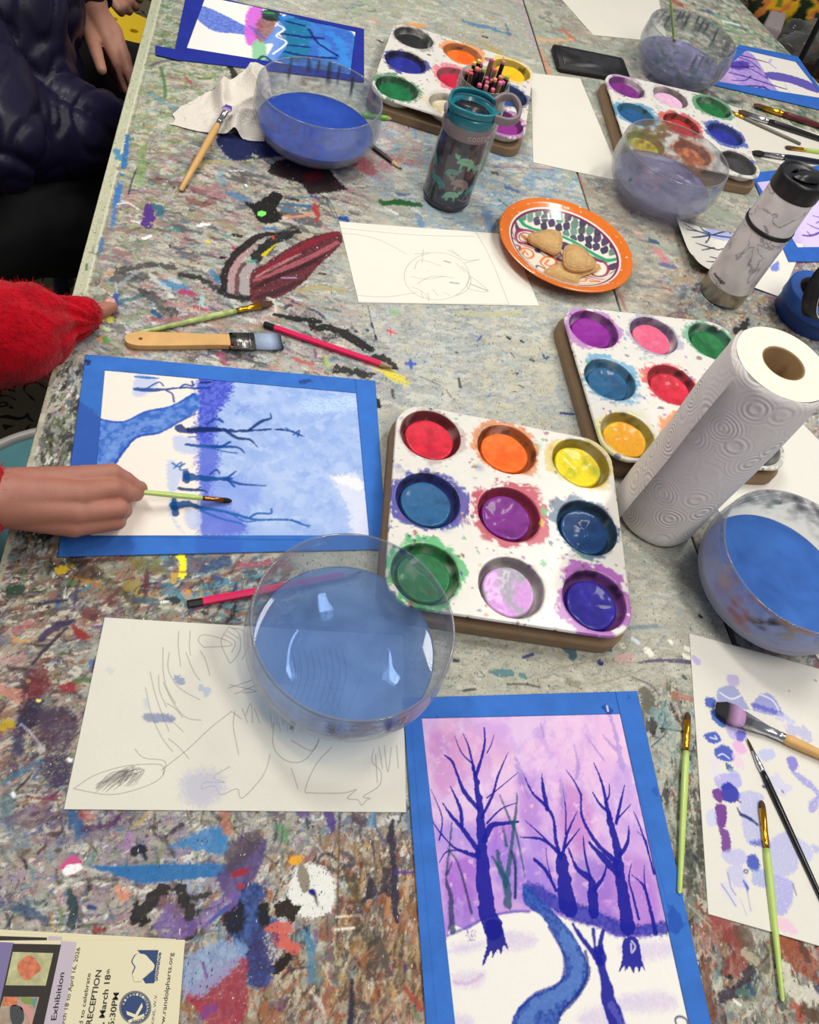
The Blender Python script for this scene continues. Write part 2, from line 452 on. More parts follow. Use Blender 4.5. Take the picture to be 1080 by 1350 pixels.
# ---------------------------------------------------------------- floor
def carpet_material():
    m = bpy.data.materials.new('carpet'); m.use_nodes = True; nt = m.node_tree; b = nt.nodes['Principled BSDF']; L = nt.links.new
    b.inputs['Roughness'].default_value = 1; b.inputs['Specular IOR Level'].default_value = .1
    tc = nt.nodes.new('ShaderNodeTexCoord')
    n0 = nt.nodes.new('ShaderNodeTexNoise'); n0.inputs['Scale'].default_value = 6; L(tc.outputs['Object'], n0.inputs['Vector'])
    ad = nt.nodes.new('ShaderNodeVectorMath'); ad.operation = 'MULTIPLY_ADD'; ad.inputs[1].default_value = (.12, .12, 0)
    L(n0.outputs['Color'], ad.inputs[0]); L(tc.outputs['Object'], ad.inputs[2])
    vo = nt.nodes.new('ShaderNodeTexVoronoi'); vo.inputs['Scale'].default_value = 12; L(ad.outputs[0], vo.inputs['Vector'])
    # rings round the cell centres, broken up: leafy curls
    rg = nt.nodes.new('ShaderNodeMath'); rg.operation = 'SINE'
    ml = nt.nodes.new('ShaderNodeMath'); ml.operation = 'MULTIPLY'; ml.inputs[1].default_value = 21
    L(vo.outputs['Distance'], ml.inputs[0]); L(ml.outputs[0], rg.inputs[0])
    n1 = nt.nodes.new('ShaderNodeTexNoise'); n1.inputs['Scale'].default_value = 16; n1.inputs['Detail'].default_value = 3; L(tc.outputs['Object'], n1.inputs['Vector'])
    sb = nt.nodes.new('ShaderNodeMath'); sb.operation = 'MULTIPLY_ADD'; sb.inputs[1].default_value = 3.0; sb.inputs[2].default_value = -1.45
    L(n1.outputs[0], sb.inputs[0])
    sm = nt.nodes.new('ShaderNodeMath'); sm.operation = 'ADD'; L(rg.outputs[0], sm.inputs[0]); L(sb.outputs[0], sm.inputs[1])
    cr = nt.nodes.new('ShaderNodeValToRGB'); e = cr.color_ramp.elements
    e[0].position = .86; e[0].color = rgba('#857b62'); e[1].position = .97; e[1].color = rgba('#2c2a22')
    L(sm.outputs[0], cr.inputs[0])
    n2 = nt.nodes.new('ShaderNodeTexNoise'); n2.inputs['Scale'].default_value = 350; L(tc.outputs['Object'], n2.inputs['Vector'])
    mx = nt.nodes.new('ShaderNodeMix'); mx.data_type = 'RGBA'; mx.blend_type = 'MULTIPLY'; mx.inputs[0].default_value = .6
    L(cr.outputs[0], mx.inputs[6]); L(n2.outputs['Color'], mx.inputs[7]); L(mx.outputs[2], b.inputs['Base Color'])
    bp = nt.nodes.new('ShaderNodeBump'); bp.inputs['Strength'].default_value = .6; L(n2.outputs[0], bp.inputs['Height']); L(bp.outputs[0], b.inputs['Normal'])
    return m
bm = bmesh.new(); bmesh.ops.create_grid(bm, x_segments=2, y_segments=2, size=3.5)
fl = obj('floor', bm, carpet_material(), None, False); fl.location = (0, 1.2, 0); fl['kind'] = 'structure'

# ---------------------------------------------------------------- the two painted work tables
def left_edge(y): return -.232-.0495*(y-.391)
def seam(y): return np.interp(y, [-.35, .392, .548, .952, 1.903, 2.7], [.62, .556, .532, .501, .428, .367])
def right_edge(y): return 1.038-.323*(y-2.227)
def rows(y0, y1, k):
    y = [y0]
    while y[-1] < y1:
        v = max(y[-1], 0); y.append(y[-1]+(.0007+.0010*v+.0006*v*v)*k if y[-1] > -.02 else y[-1]+.004)
    return np.array(y)
def table_canvas(fa, fb, y0, y1, nc, k, base):
    y = rows(y0, y1, k); u = np.linspace(0, 1, nc)
    A = fa(y)[:, None]; B = fb(y)[:, None]
    return Canvas(A+(B-A)*u[None, :], np.repeat(y[:, None], nc, 1), base)
t1 = table_canvas(left_edge, lambda y: seam(y)-.0015, -.35, 2.7, 760, 1.05, '#a7a79b')
t2 = table_canvas(lambda y: seam(y)+.0025, right_edge, -.35, 2.6, 460, 1.5, '#a4a297')

def tint(cv, fx, fy, amt, cols, seed):
    n = fbm(cv.X*fx, cv.Y*fy, 5, seed); c = np.clip((n-.5)*5*amt+.5*amt, 0, amt)
    f = fbm(cv.X*fx*1.7+5, cv.Y*fy*1.7, 3, seed+3)[..., None]
    f = np.clip((f-.5)*4+.5, 0, 1)
    cv.col[:] = cv.col*(1-c[..., None])+(lin(cols[0])*(1-f)+lin(cols[1])*f)*c[..., None]
for cv in (t1, t2):
    tint(cv, 6, 9, .5, ('#94a09a', '#b9b3a2'), 1)
    tint(cv, 22, 40, .30, ('#8d8f86', '#bcbcae'), 4)
    tint(cv, 70, 160, .22, ('#8f9aa0', '#b8b09c'), 8)
    tint(cv, 300, 500, .30, ('#83817a', '#c2c0b4'), 12)
GREY = ['#8d8f88', '#b9b8aa', '#7c7f80', '#c8c6b8', '#9aa7a4', '#a9a08c']
MUTED = ['#6d7c86', '#87907a', '#9c7f78', '#8a7486', '#59606b', '#5c8a97', '#a68c62', '#7b8f5f', '#b2938c', '#4c4a50']
DARK = ['#3b2f3d', '#4a2c33', '#2c3142', '#4d4136', '#30303a', '#5a3740', '#3d4a35']
VIV = ['#2f6cb0', '#7a2740', '#3f7a46', '#c9a12e', '#6a3d90', '#2a8a9a', '#b04a38', '#1e3a78', '#c46a8c']
WHT = ['#d9d8cc', '#e6e5dc', '#cfd4d0']
# washes of old paint, region by region (photo pixels)
def wash(cv, pts, col, a, spot=.75, ns=26, seed=3, soft=12, rough=30): cv.B(pts, col, a, rough, soft, seed, True, spot, ns)
t1.frame(0, 0, 1); t2.frame(0, 0, 1)
wash(t1, [(185, 0), (320, 0), (330, 60), (190, 300), (130, 300)], '#7f9468', .75, .8, 20, 1)
wash(t1, [(200, 0), (240, 0), (215, 80), (180, 80)], '#7fa093', .7, .7, 12, 2)
wash(t1, [(440, 0), (560, 0), (500, 30), (430, 15)], '#9bb080', .6, .8, 14, 2)
wash(t1, [(480, 10), (700, 10), (760, 250), (560, 60)], '#a3a590', .5, .7, 25, 6)
wash(t1, [(500, 160), (600, 180), (740, 200), (800, 300), (700, 300), (620, 330), (520, 260), (470, 230)], '#86a2b4', .75, .75, 20, 7)
wash(t1, [(620, 210), (740, 200), (760, 260), (640, 300)], '#5f86b0', .5, .95, 10, 8)
wash(t1, [(420, 190), (540, 160), (560, 220), (440, 260)], '#b08088', .55, .85, 12, 9)
wash(t1, [(200, 200), (330, 170), (360, 260), (210, 300)], '#a2989a', .5, .8, 14, 10)
wash(t1, [(240, 215), (310, 225), (300, 275), (230, 260)], '#a4606c', .7, .95, 9, 11)
wash(t1, [(110, 360), (240, 330), (300, 400), (290, 470), (110, 460)], '#9b9590', .5, .8, 16, 12)
wash(t1, [(160, 400), (500, 400), (520, 500), (120, 480)], '#a9989a', .5, .8, 16, 13)
wash(t1, [(480, 400), (760, 400), (800, 560), (520, 560)], '#a8adac', .7, .4, 30, 14)
wash(t1, [(640, 440), (730, 440), (730, 560), (640, 560)], '#b6b29c', .6, .7, 20, 15)
wash(t1, [(70, 725), (250, 735), (230, 800), (60, 850), (20, 820)], '#5a4030', .75, .85, 14, 16)
wash(t1, [(60, 560), (120, 560), (110, 740), (40, 760)], '#4d5a3c', .85, .65, 14, 17)
wash(t1, [(30, 690), (110, 700), (100, 790), (10, 800)], '#3c3a34', .85, .7, 12, 18)
wash(t1, [(150, 740), (250, 735), (240, 800), (170, 815)], '#6f6a44', .7, .8, 12, 19)
wash(t1, [(210, 735), (360, 740), (350, 830), (240, 820), (190, 790)], '#4f8ba3', .8, .7, 14, 20)
wash(t1, [(0, 850), (120, 820), (90, 1060), (0, 1080)], '#9b7a76', .6, .8, 14, 21)
wash(t1, [(20, 900), (100, 860), (110, 1000), (60, 1060), (10, 1010)], '#4a3048', .7, .95, 12, 22)
wash(t1, [(60, 1070), (260, 1080), (250, 1140), (30, 1130)], '#8a8390', .6, .8, 16, 23)
wash(t1, [(0, 1130), (200, 1150), (190, 1220), (0, 1210)], '#a9948e', .6, .75, 16, 24)
wash(t1, [(340, 1230), (460, 1290), (570, 1350), (250, 1360), (330, 1290)], '#8f6d50', .85, .65, 16, 25)
wash(t1, [(440, 1130), (560, 1130), (570, 1360), (440, 1360)], '#9d8866', .8, .6, 18, 26)
wash(t1, [(480, 1150), (505, 1140), (500, 1260), (460, 1230)], '#4c4a38', .8, .8, 10, 27)
wash(t1, [(500, 1260), (570, 1280), (580, 1360), (490, 1360)], '#a8805c', .8, .6, 16, 28)
wash(t1, [(230, 1130), (330, 1160), (320, 1260), (250, 1240)], '#94a3bd', .7, .65, 16, 29)
wash(t1, [(860, 900), (930, 920), (900, 1010), (850, 980)], '#7d9aa0', .7, .8, 10, 30)
wash(t1, [(895, 1050), (940, 1050), (940, 1210), (905, 1190)], '#55584e', .85, .6, 12, 31)
wash(t1, [(915, 1200), (985, 1215), (975, 1290), (925, 1290)], '#9a5a4a', .9, .5, 12, 32)
wash(t1, [(1025, 1225), (1085, 1235), (1085, 1300), (1030, 1270)], '#a0563f', .9, .5, 12, 33)
wash(t1, [(930, 1280), (1085, 1280), (1085, 1360), (935, 1360)], '#8e8a76', .7, .6, 12, 34)
wash(t1, [(570, 840), (880, 850), (900, 930), (580, 910)], '#a8a797', .7, .5, 20, 35)
wash(t2, [(780, 250), (900, 280), (960, 400), (830, 400)], '#a39a8c', .8, .5, 20, 36)
wash(t2, [(700, 20), (760, 60), (730, 130), (690, 110)], '#9aa58e', .6, .7, 12, 37)
wash(t2, [(960, 10), (1050, 60), (1060, 120), (930, 70)], '#8c9f85', .8, .7, 14, 38)
wash(t2, [(950, 50), (1030, 80), (1040, 100), (950, 75)], '#3f7a66', .8, .85, 8, 39)
wash(t2, [(850, 90), (900, 130), (960, 150), (940, 100), (870, 60)], '#4b505c', .7, .85, 9, 40)
wash(t2, [(1000, 140), (1085, 140), (1085, 190), (1010, 170)], '#6d7048', .8, .65, 12, 41)
wash(t2, [(950, 700), (1085, 800), (1085, 880), (960, 860)], '#8b8f86', .8, .5, 14, 42)

G = lambda cv, pts, cols, cover=.22, ns=(3, 10), a=(.4, .75), ang=0., asp=2.2, seed=0, soft=18: cv.grunge(pts, cols, cover, ns, a, ang, asp, seed, soft)
SOFTG = ['#8f918a', '#bdbcaf', '#7f8484', '#c9c8bc', '#9fb0ae', '#b5a99a']
G(t1, [(180, 0), (700, 0), (830, 400), (480, 560), (100, 480), (110, 300)], SOFTG, .2, (3, 9), (.3, .6), 8, 2.5, 1)
G(t1, [(180, 0), (330, 0), (340, 100), (230, 300), (120, 380)], ['#6f8758', '#8fa38c', '#b9b698', '#57705c', '#9a9070', '#8a6d78', '#c4c2b0'], .2, (3, 10), (.4, .8), 12, 2., 2)
G(t1, [(230, 180), (470, 190), (480, 300), (300, 420), (110, 400)], ['#8a7f84', '#b3a49c', '#6b7a80', '#9a8c60', '#a2707a', '#c6c4b8', '#5c5a5c'], .16, (3, 9), (.4, .8), -10, 2.6, 3)
G(t1, [(110, 380), (340, 370), (520, 480), (500, 510), (110, 480)], ['#55555a', '#b8a8a8', '#8a5a66', '#7fa0ac', '#cfcdc4', '#7c8a64', '#3f3f44', '#b98a80'], .17, (3, 10), (.4, .85), -15, 2.4, 4)
G(t1, [(40, 480), (120, 480), (120, 760), (10, 760)], ['#3c4038', '#9aa09c', '#5f6c48', '#cfd0ca', '#2c2c30', '#7f8494'], .24, (4, 10), (.5, .9), 80, 1.8, 5, 8)
G(t1, [(0, 740), (380, 735), (350, 830), (130, 840), (80, 1080), (0, 1080)], ['#5c4438', '#8c7c66', '#3a3436', '#7c3f44', '#a8a08c', '#6a5a74', '#c4c0ae', '#4c5f68', '#946c5c'], .17, (4, 14), (.45, .85), 25, 2., 6)
G(t1, [(0, 1060), (560, 1060), (560, 1200), (240, 1240), (0, 1230)], ['#7c7488', '#c8c6ba', '#8c5f60', '#5f7894', '#a89c88', '#54505c', '#9a84a4', '#d4d2c8'], .17, (4, 14), (.45, .85), 20, 2., 7)
G(t1, [(230, 1200), (560, 1100), (580, 1360), (230, 1360)], ['#8c6a4c', '#b49468', '#5c4c44', '#a8a490', '#7c4c3c', '#c4bca4', '#4c484c', '#a0603c'], .2, (4, 14), (.5, .85), 75, 2., 8)
G(t1, [(560, 830), (930, 860), (940, 940), (560, 920)], ['#8f8d80', '#bdbbab', '#7c8080', '#c6c4b6', '#a09480'], .2, (2, 8), (.35, .65), 0, 2., 9)
G(t1, [(800, 600), (960, 640), (970, 860), (840, 840)], ['#8c8c84', '#b9b7a9', '#99a3a0', '#c4c2b6'], .2, (2, 8), (.35, .65), 0, 2., 10)
G(t1, [(470, 400), (800, 400), (830, 600), (520, 560)], ['#98a0a2', '#b9bcb8', '#8c9294', '#bdb9a4'], .2, (2, 9), (.3, .6), 20, 2., 11)
G(t1, [(850, 920), (930, 920), (960, 1220), (1085, 1240), (1085, 1360), (930, 1360), (880, 1100)], ['#4c4e48', '#a09c8c', '#6c6c5c', '#8c5a4c', '#b8b4a4', '#35353a', '#7c8880'], .2, (3, 10), (.5, .85), 80, 2., 12, 10)
G(t2, [(690, 0), (980, 0), (1080, 100), (1080, 420), (830, 420)], ['#8c8c82', '#bab8a8', '#7a7c7c', '#c6c3b4', '#a09080', '#98a294'], .2, (3, 9), (.4, .7), 10, 2.4, 13)
G(t2, [(930, 0), (980, 0), (1080, 120), (1080, 200), (940, 120), (820, 20)], ['#5c8a74', '#8c9c68', '#b0a890', '#4c5c60', '#a08c84', '#3c6c5c', '#cac8b4'], .2, (3, 9), (.5, .85), -20, 2.4, 14, 8)
G(t2, [(910, 640), (1080, 640), (1080, 900), (970, 880)], ['#7c8078', '#b0ac9c', '#5c7464', '#8c5c60', '#9a9c94'], .2, (3, 9), (.4, .7), 30, 2.4, 15)
t1.raw(.001); t2.raw(.001)
for cv_, q_ in ((t1, [(-230, -25), (640, -25), (640, -380), (-220, -380)]), (t2, [(640, 1100), (1500, 1100), (1900, -380), (600, -380), (590, 250)])):
    G(cv_, q_, ['#7c7488', '#c8c6ba', '#8c6a5c', '#5f7894', '#a89c88', '#54505c', '#b49468', '#9aa8a0', '#d4d2c8', '#8c5060'], .17, (4, 14), (.45, .85), 30, 2., 44, 40)
t1.frame(0, 0, 1); t2.frame(0, 0, 1)
# loose old marks, dense where the photo is dense
t1.scatter((180, 0, 740, 300), 900, GREY+MUTED, (1, 4), (5, 26), (150, 200), (.25, .7), .8, 1)
t1.scatter((110, 180, 480, 480), 900, GREY+MUTED+MUTED, (1.5, 7), (6, 36), (-35, 10), (.3, .8), .8, 2)
t1.scatter((110, 200, 480, 480), 150, VIV+DARK, (1, 6), (3, 22), (-50, 20), (.4, .85), .9, 3)
t1.scatter((480, 300, 800, 560), 420, GREY+MUTED[:6], (1, 3), (3, 16), (-60, 30), (.2, .6), .6, 4)
t1.scatter((480, 300, 800, 560), 110, DARK+['#2a4080'], (.8, 2.2), (2, 10), (-80, 20), (.5, .9), .2, 5)
t1.scatter((0, 730, 360, 1080), 900, GREY+MUTED+DARK, (2, 9), (8, 40), (-20, 75), (.3, .8), .85, 6)
t1.scatter((0, 740, 330, 1080), 190, VIV+DARK, (1.5, 8), (4, 34), (-10, 80), (.5, .9), .9, 7)
t1.scatter((0, 1060, 570, 1350), 900, GREY+GREY+MUTED+DARK, (2, 9), (8, 44), (60, 130), (.3, .75), .85, 8)
t1.scatter((0, 1060, 340, 1350), 300, GREY+MUTED+DARK, (2, 9), (8, 44), (-10, 40), (.3, .75), .85, 18)
t1.scatter((0, 1060, 560, 1350), 150, VIV+DARK, (1.5, 7), (4, 36), (40, 130), (.45, .9), .9, 9)
t1.scatter((440, 1100, 580, 1350), 200, ['#a4603c', '#7a5a38', '#c0a070', '#5a3b30', '#8a7a58', '#b98a60'], (3, 10), (8, 46), (70, 110), (.3, .7), .8, 10)
t1.scatter((560, 830, 930, 940), 260, GREY+MUTED[:5], (1, 3.5), (4, 26), (-20, 30), (.25, .6), .6, 11)
t1.scatter((840, 930, 960, 1350), 260, GREY+MUTED+DARK, (1.5, 6), (6, 30), (60, 120), (.3, .7), .8, 12)
t1.scatter((930, 1200, 1085, 1350), 260, GREY+MUTED+['#9a4a36', '#7d6a5a', '#d6d2c4'], (2, 8), (6, 30), (30, 120), (.3, .8), .8, 13)
t1.scatter((30, 480, 120, 760), 260, DARK+MUTED+WHT, (2, 7), (6, 26), (60, 100), (.4, .8), .8, 14)
t1.scatter((820, 620, 960, 900), 160, GREY+MUTED[:6], (1, 3), (4, 18), (-20, 60), (.25, .6), .5, 15)
t2.scatter((700, 0, 1080, 420), 700, GREY+MUTED, (1, 4), (4, 22), (140, 180), (.25, .7), .7, 16)
t2.scatter((780, 240, 1000, 440), 160, ['#6a3a30', '#4a3a36', '#8a5a44', '#3a3a44'], (.8, 2), (1.5, 6), (120, 180), (.5, .9), .2, 17)
t2.scatter((930, 0, 1080, 200), 200, MUTED+['#3f7a66', '#8a9c60', '#5c3d48', '#c9c6b0'], (1.5, 5), (5, 20), (130, 165), (.4, .8), .7, 19)
t2.scatter((900, 640, 1080, 900), 180, MUTED+DARK, (1, 4), (4, 22), (100, 150), (.3, .7), .6, 20)

# the pale edge band of the left table with its dabs
t1.line_w([(left_edge(y)+.003, y) for y in np.linspace(-.3, 2.6, 60)], .006, '#b3b09c', .75, .6, .3)
for dx, w_, col, a in ((.008, .016, '#b9bba2', .75), (.019, .002, '#8b8d78', .6), (.014, .002, '#d4d5c2', .5)):
    ys = np.linspace(.78, 2.6, 60); t1.line_w([(left_edge(y)+dx, y) for y in ys], w_, col, a, .25, .3)
t1.scatter((165, 40, 215, 200), 40, ['#3f5a4c', '#6f7a58', '#c9c8b0', '#8f9a72'], (1.5, 5), (3, 12), (60, 110), (.4, .8), .6, 31)
t1.scatter((92, 180, 180, 400), 60, ['#7a7058', '#9aa080', '#c9c8b0', '#5a5548', '#8a6a5a'], (1.5, 5), (3, 12), (50, 110), (.4, .8), .6, 32)
t1.frame(90, 180, .24074)
for p, w_, c, a in (([(325, 0), (318, 80), (300, 170)], 30, '#2f76b4', .9), ([(262, 80), (275, 100), (285, 120)], 44, '#3d86ae', .85), ([(285, 205), (300, 210)], 20, '#2e74b2', .9),
    ([(285, 265), (268, 330), (262, 370)], 34, '#3a78c0', .9), ([(255, 390), (248, 450), (240, 490)], 26, '#4a7cc0', .8), ([(270, 370), (330, 365), (385, 400)], 12, '#d8dbd2', .85),
    ([(345, 460), (380, 470), (400, 485)], 9, '#eeeee6', .9), ([(380, 170), (350, 240), (330, 318)], 9, '#33405c', .85), ([(185, 560), (180, 600), (178, 625)], 26, '#4a7aa8', .7),
    ([(110, 635), (140, 640), (165, 655)], 6, '#222420', .9), ([(100, 700), (100, 730)], 16, '#3e7a3c', .8), ([(410, 60), (400, 130), (395, 260)], 46, '#7d9c5c', .55),
    ([(440, 385), (440, 440), (430, 480)], 66, '#5a3494', .95), ([(480, 380), (505, 410), (500, 430)], 44, '#2c6f86', .85), ([(540, 510), (600, 515)], 34, '#4d8f8c', .7),
    ([(715, 490), (745, 480), (770, 478)], 26, '#eeeeea', .95), ([(410, 560), (450, 545)], 20, '#efefe9', .9), ([(460, 240), (560, 250), (640, 270), (690, 300)], 40, '#6a3a44', .5),
    ([(700, 280), (780, 300), (840, 330)], 60, '#b06a78', .5), ([(660, 350), (730, 370), (800, 350)], 44, '#7d3038', .6), ([(880, 310), (950, 330), (990, 350)], 40, '#3a7298', .6),
    ([(830, 200), (850, 260)], 40, '#6da0b0', .5), ([(700, 160), (790, 135), (880, 150)], 34, '#a9a863', .6), ([(760, 470), (850, 480), (930, 510)], 34, '#9a8a62', .5),
    ([(760, 575), (775, 580)], 16, '#e0c83a', .95), ([(900, 540), (945, 550)], 18, '#2c2d30', .9), ([(850, 540), (880, 550)], 22, '#6b9a88', .8), ([(835, 663), (860, 663)], 14, '#1a1a1a', .95),
    ([(555, 595), (560, 603)], 13, '#4c3434', .9), ([(895, 590), (915, 625)], [6, 26, 4], '#b8274a', .9), ([(660, 590), (760, 610), (890, 640)], 9, '#6d6f78', .6),
    ([(270, 740), (360, 720), (460, 700), (570, 720)], 44, '#3c3c3c', .75), ([(260, 780), (330, 770), (420, 770)], 70, '#45484c', .7), ([(290, 810), (370, 740)], 24, '#98a0ac', .7),
    ([(260, 800), (270, 870)], 12, '#a9b3c8', .8), ([(620, 760), (700, 770), (760, 800), (900, 880), (1000, 890)], 40, '#2b2d2f', .85), ([(780, 740), (830, 800)], 36, '#3a80a8', .7),
    ([(520, 800), (600, 820), (640, 840)], 60, '#4d8cb4', .85), ([(560, 780), (610, 800)], 26, '#bccad0', .6), ([(630, 850), (680, 865)], 44, '#b83a68', .85), ([(470, 780), (540, 830), (560, 870)], 36, '#c8d0cf', .5),
    ([(260, 870), (265, 920)], 44, '#2c4fa0', .85), ([(290, 900), (350, 890), (420, 860)], 30, '#3a6c70', .7), ([(420, 850), (480, 900), (560, 960)], 70, '#403e42', .7),
    ([(240, 990), (330, 1000), (420, 960)], 60, '#8f9a78', .5), ([(470, 960), (500, 985)], 34, '#1e5c8c', .9), ([(430, 1000), (520, 1010), (640, 1000)], 50, '#a05a6a', .55),
    ([(530, 920), (640, 930), (760, 960)], 44, '#c08a88', .5), ([(690, 930), (750, 950)], 22, '#b03050', .7), ([(770, 930), (820, 960)], 10, '#5b3a86', .9), ([(735, 880), (730, 920)], 26, '#9cc8c8', .8),
    ([(250, 940), (240, 1020), (300, 1060)], 60, '#5a565c', .6), ([(120, 1020), (180, 990), (230, 1000)], 44, '#d8d060', .95), ([(180, 1000), (215, 975)], 40, '#dcd45e', .95), ([(190, 1050), (215, 1055)], 34, '#b8cca0', .9),
    ([(165, 1110), (185, 1105)], 36, '#e0a070', .9), ([(205, 1100), (215, 1120)], 34, '#5a9a4c', .8), ([(100, 1130), (160, 1080)], 30, '#5a6c7c', .6), ([(700, 1080), (760, 1090)], 40, '#3f8a90', .6),
    ([(840, 1010), (940, 1040), (1060, 1030)], 40, '#a57a6c', .5), ([(780, 1180), (900, 1200), (1000, 1220)], 44, '#4a3a4c', .6), ([(830, 1190), (860, 1240)], 40, '#a03460', .6),
    ([(330, 520), (420, 500), (560, 520)], 24, '#7a5a5c', .5), ([(200, 930), (215, 1000)], 20, '#c9c8b4', .4), ([(200, 820), (225, 860)], 30, '#a08a5c', .5), ([(205, 760), (235, 745)], 40, '#c09a78', .6)):
    t1.S(p, w_, c, a, .7, .35, None, 3)
t1.B([(845, 30), (1100, 20), (1100, 100), (1000, 95), (960, 125), (900, 125)], '#25316e', .95, 10, 2, 2)
t1.B([(965, 105), (1010, 100), (1020, 130), (980, 135)], '#a8b088', .95, 6, 2, 2)
t1.frame(200, 0, .2963)
t1.B([(300, 600), (560, 590), (640, 620), (640, 680), (420, 712), (340, 700)], '#222f68', .95, 10, 3, 3)
t1.S([(350, 300), (375, 350), (385, 400)], 28, '#24222a', .9, .6)
t1.S([(40, 300), (55, 360), (60, 430)], 16, '#4f7d52', .8, .5)
t1.S([(0, 420), (80, 470), (200, 520)], 34, '#6a94a0', .6, .6, .6)
t1.S([(0, 290), (60, 270), (140, 265)], 20, '#54406a', .6, .6)
t1.S([(80, 350), (150, 360), (190, 370)], 30, '#a08474', .5, .6)
t1.S([(210, 350), (260, 350)], 16, '#6a7a30', .8, .6)
t1.S([(155, 350), (175, 370)], 22, '#a84050', .7, .6)
t1.frame(290, 200, .25)
# the big dark patches and the sweeping maroon strokes
t1.B([(258, 90), (300, 50), (420, 40), (560, 80), (620, 150), (670, 195), (640, 205), (560, 215), (470, 220), (430, 170), (340, 140), (262, 115)], '#26211f', .96, 12, 2, 5, col2='#3c2024')
t1.B([(440, 120), (520, 90), (540, 130), (470, 165)], '#6e2029', .8, 14, 4, 6)
t1.B([(690, 20), (760, 30), (770, 95), (700, 95)], '#a83a4c', .6, 18, 8, 6, spot=.7)
t1.B([(610, 90), (700, 80), (740, 130), (650, 160)], '#6a6f74', .6, 14, 6, 7)
t1.B([(770, 10), (960, 30), (900, 110), (760, 110)], '#b26a6c', .5, 20, 8, 8, spot=.8)
t1.B([(125, 265), (180, 270), (240, 240), (280, 210), (330, 230), (300, 300), (330, 340), (290, 375), (210, 375), (170, 310)], '#1c1c1c', .97, 12, 2, 9)
t1.B([(197, 320), (225, 310), (245, 325), (225, 342), (205, 338)], '#7fdd70', 1, 5, 1.5, 9)
for p, w_, c, a in (([(320, 275), (400, 280), (490, 290)], 16, '#2c6ea6', .85), ([(330, 300), (390, 315)], 18, '#3b7fb0', .8), ([(350, 245), (410, 255)], 20, '#2b2620', .9), ([(360, 240), (500, 240)], 8, '#3a7aa0', .8),
    ([(340, 345), (430, 340), (490, 325)], 22, '#cf8f74', .8), ([(500, 280), (515, 330), (508, 370)], [30, 30, 8], '#b23438', .85), ([(480, 235), (510, 240)], 14, '#2a5f94', .9), ([(540, 235), (565, 245)], 14, '#182028', .9),
    ([(565, 245), (600, 300), (625, 360)], 7, '#3f6a68', .8), ([(630, 350), (670, 350)], 24, '#2b57b0', .95), ([(860, 275), (930, 262), (1000, 268), (1060, 272)], [20, 34, 30, 8], '#2f6a36', .95),
    ([(900, 310), (940, 330)], 14, '#d8dcd4', .7), ([(1020, 300), (1050, 320)], 22, '#c4ccd0', .7), ([(930, 220), (970, 230)], 14, '#4a5c86', .7), ([(60, 225), (110, 250)], 44, '#4d88ac', .6),
    ([(135, 175), (140, 180)], 12, '#e8e8e0', .9), ([(55, 100), (130, 100)], 8, '#e4e4de', .8), ([(180, 20), (190, 25)], 24, '#a8b890', .8), ([(230, 40), (290, 80)], 12, '#2a3c66', .8),
    ([(5, 560), (20, 560)], 14, '#161616', .95), ([(60, 490), (85, 520)], [4, 26], '#a82846', .9), ([(20, 440), (50, 445)], 24, '#6b9a88', .8), ([(75, 435), (110, 445)], 20, '#262a2c', .9),
    ([(525, 642), (555, 645)], 12, '#22242c', .9), ([(420, 735), (500, 715), (600, 725), (650, 735)], 30, '#b0a052', .5), ([(430, 690), (455, 700), (430, 715)], 5, '#3a2c2c', .8),
    ([(380, 790), (425, 808)], 14, '#3a3a66', .8), ([(475, 830), (520, 850), (555, 880)], 16, '#38406e', .85), ([(345, 820), (370, 810)], 24, '#3c2f4c', .8),
    ([(780, 810), (800, 900), (825, 990)], 5, '#3c4860', .8), ([(800, 905), (805, 925)], 12, '#2c3a5c', .9), ([(820, 970), (825, 990)], 12, '#26304c', .9), ([(880, 940), (930, 960)], 10, '#d04458', .9), ([(900, 930), (900, 970)], 8, '#d85060', .8),
    ([(905, 845), (930, 850)], 26, '#86b878', .6), ([(985, 1115), (1030, 1120)], 18, '#4a66b4', .8), ([(1005, 1100), (1010, 1140)], 16, '#4a66b4', .8), ([(715, 945), (725, 950)], 14, '#1f2430', .95),
    ([(560, 1090), (575, 1130)], 30, '#b4bc74', .6), ([(390, 1090), (440, 1110), (490, 1120)], 26, '#c04a52', .6), ([(330, 1060), (460, 1120), (570, 1180)], 6, '#b06a50', .6), ([(500, 1040), (505, 1085)], 14, '#7a4a80', .6),
    ([(880, 1160), (950, 1190)], 44, '#d3c95c', .85), ([(820, 1140), (890, 1180)], 20, '#cfc66a', .8), ([(450, 600), (520, 590)], 10, '#8a8f98', .5)):
    t1.S(p, w_, c, a, .6, .2, None, 2)
# arch of dark brushwork, pink inside
t1.S([(20, 735), (25, 640), (70, 560), (130, 500), (210, 445), (320, 430)], [34, 40, 46, 46, 40, 20], '#2c1d20', .95, .3, .1)
t1.S([(62, 740), (66, 640), (110, 560), (190, 490)], [30, 34, 30, 12], '#b08f90', .95, .3, .35)
t1.S([(92, 745), (95, 660), (130, 590)], [26, 30, 26], '#6f4a4c', .9, .3, .3)
t1.S([(130, 745), (135, 650), (170, 590)], [50, 60, 40], '#a59c9c', .95, .2, .3)
t1.S([(190, 560), (260, 490), (330, 450), (410, 420)], [60, 70, 50, 30], '#20282b', .95, .4, .1)
t1.S([(230, 545), (270, 510), (310, 480)], [26, 14, 5], '#ccb93a', .95, .4)
t1.S([(150, 580), (190, 575)], 18, '#4f9c8c', .9, .6); t1.S([(280, 450), (290, 460)], 18, '#d05038', .95, .6); t1.S([(235, 405), (285, 405)], 22, '#3a7fb8', .9, .5)
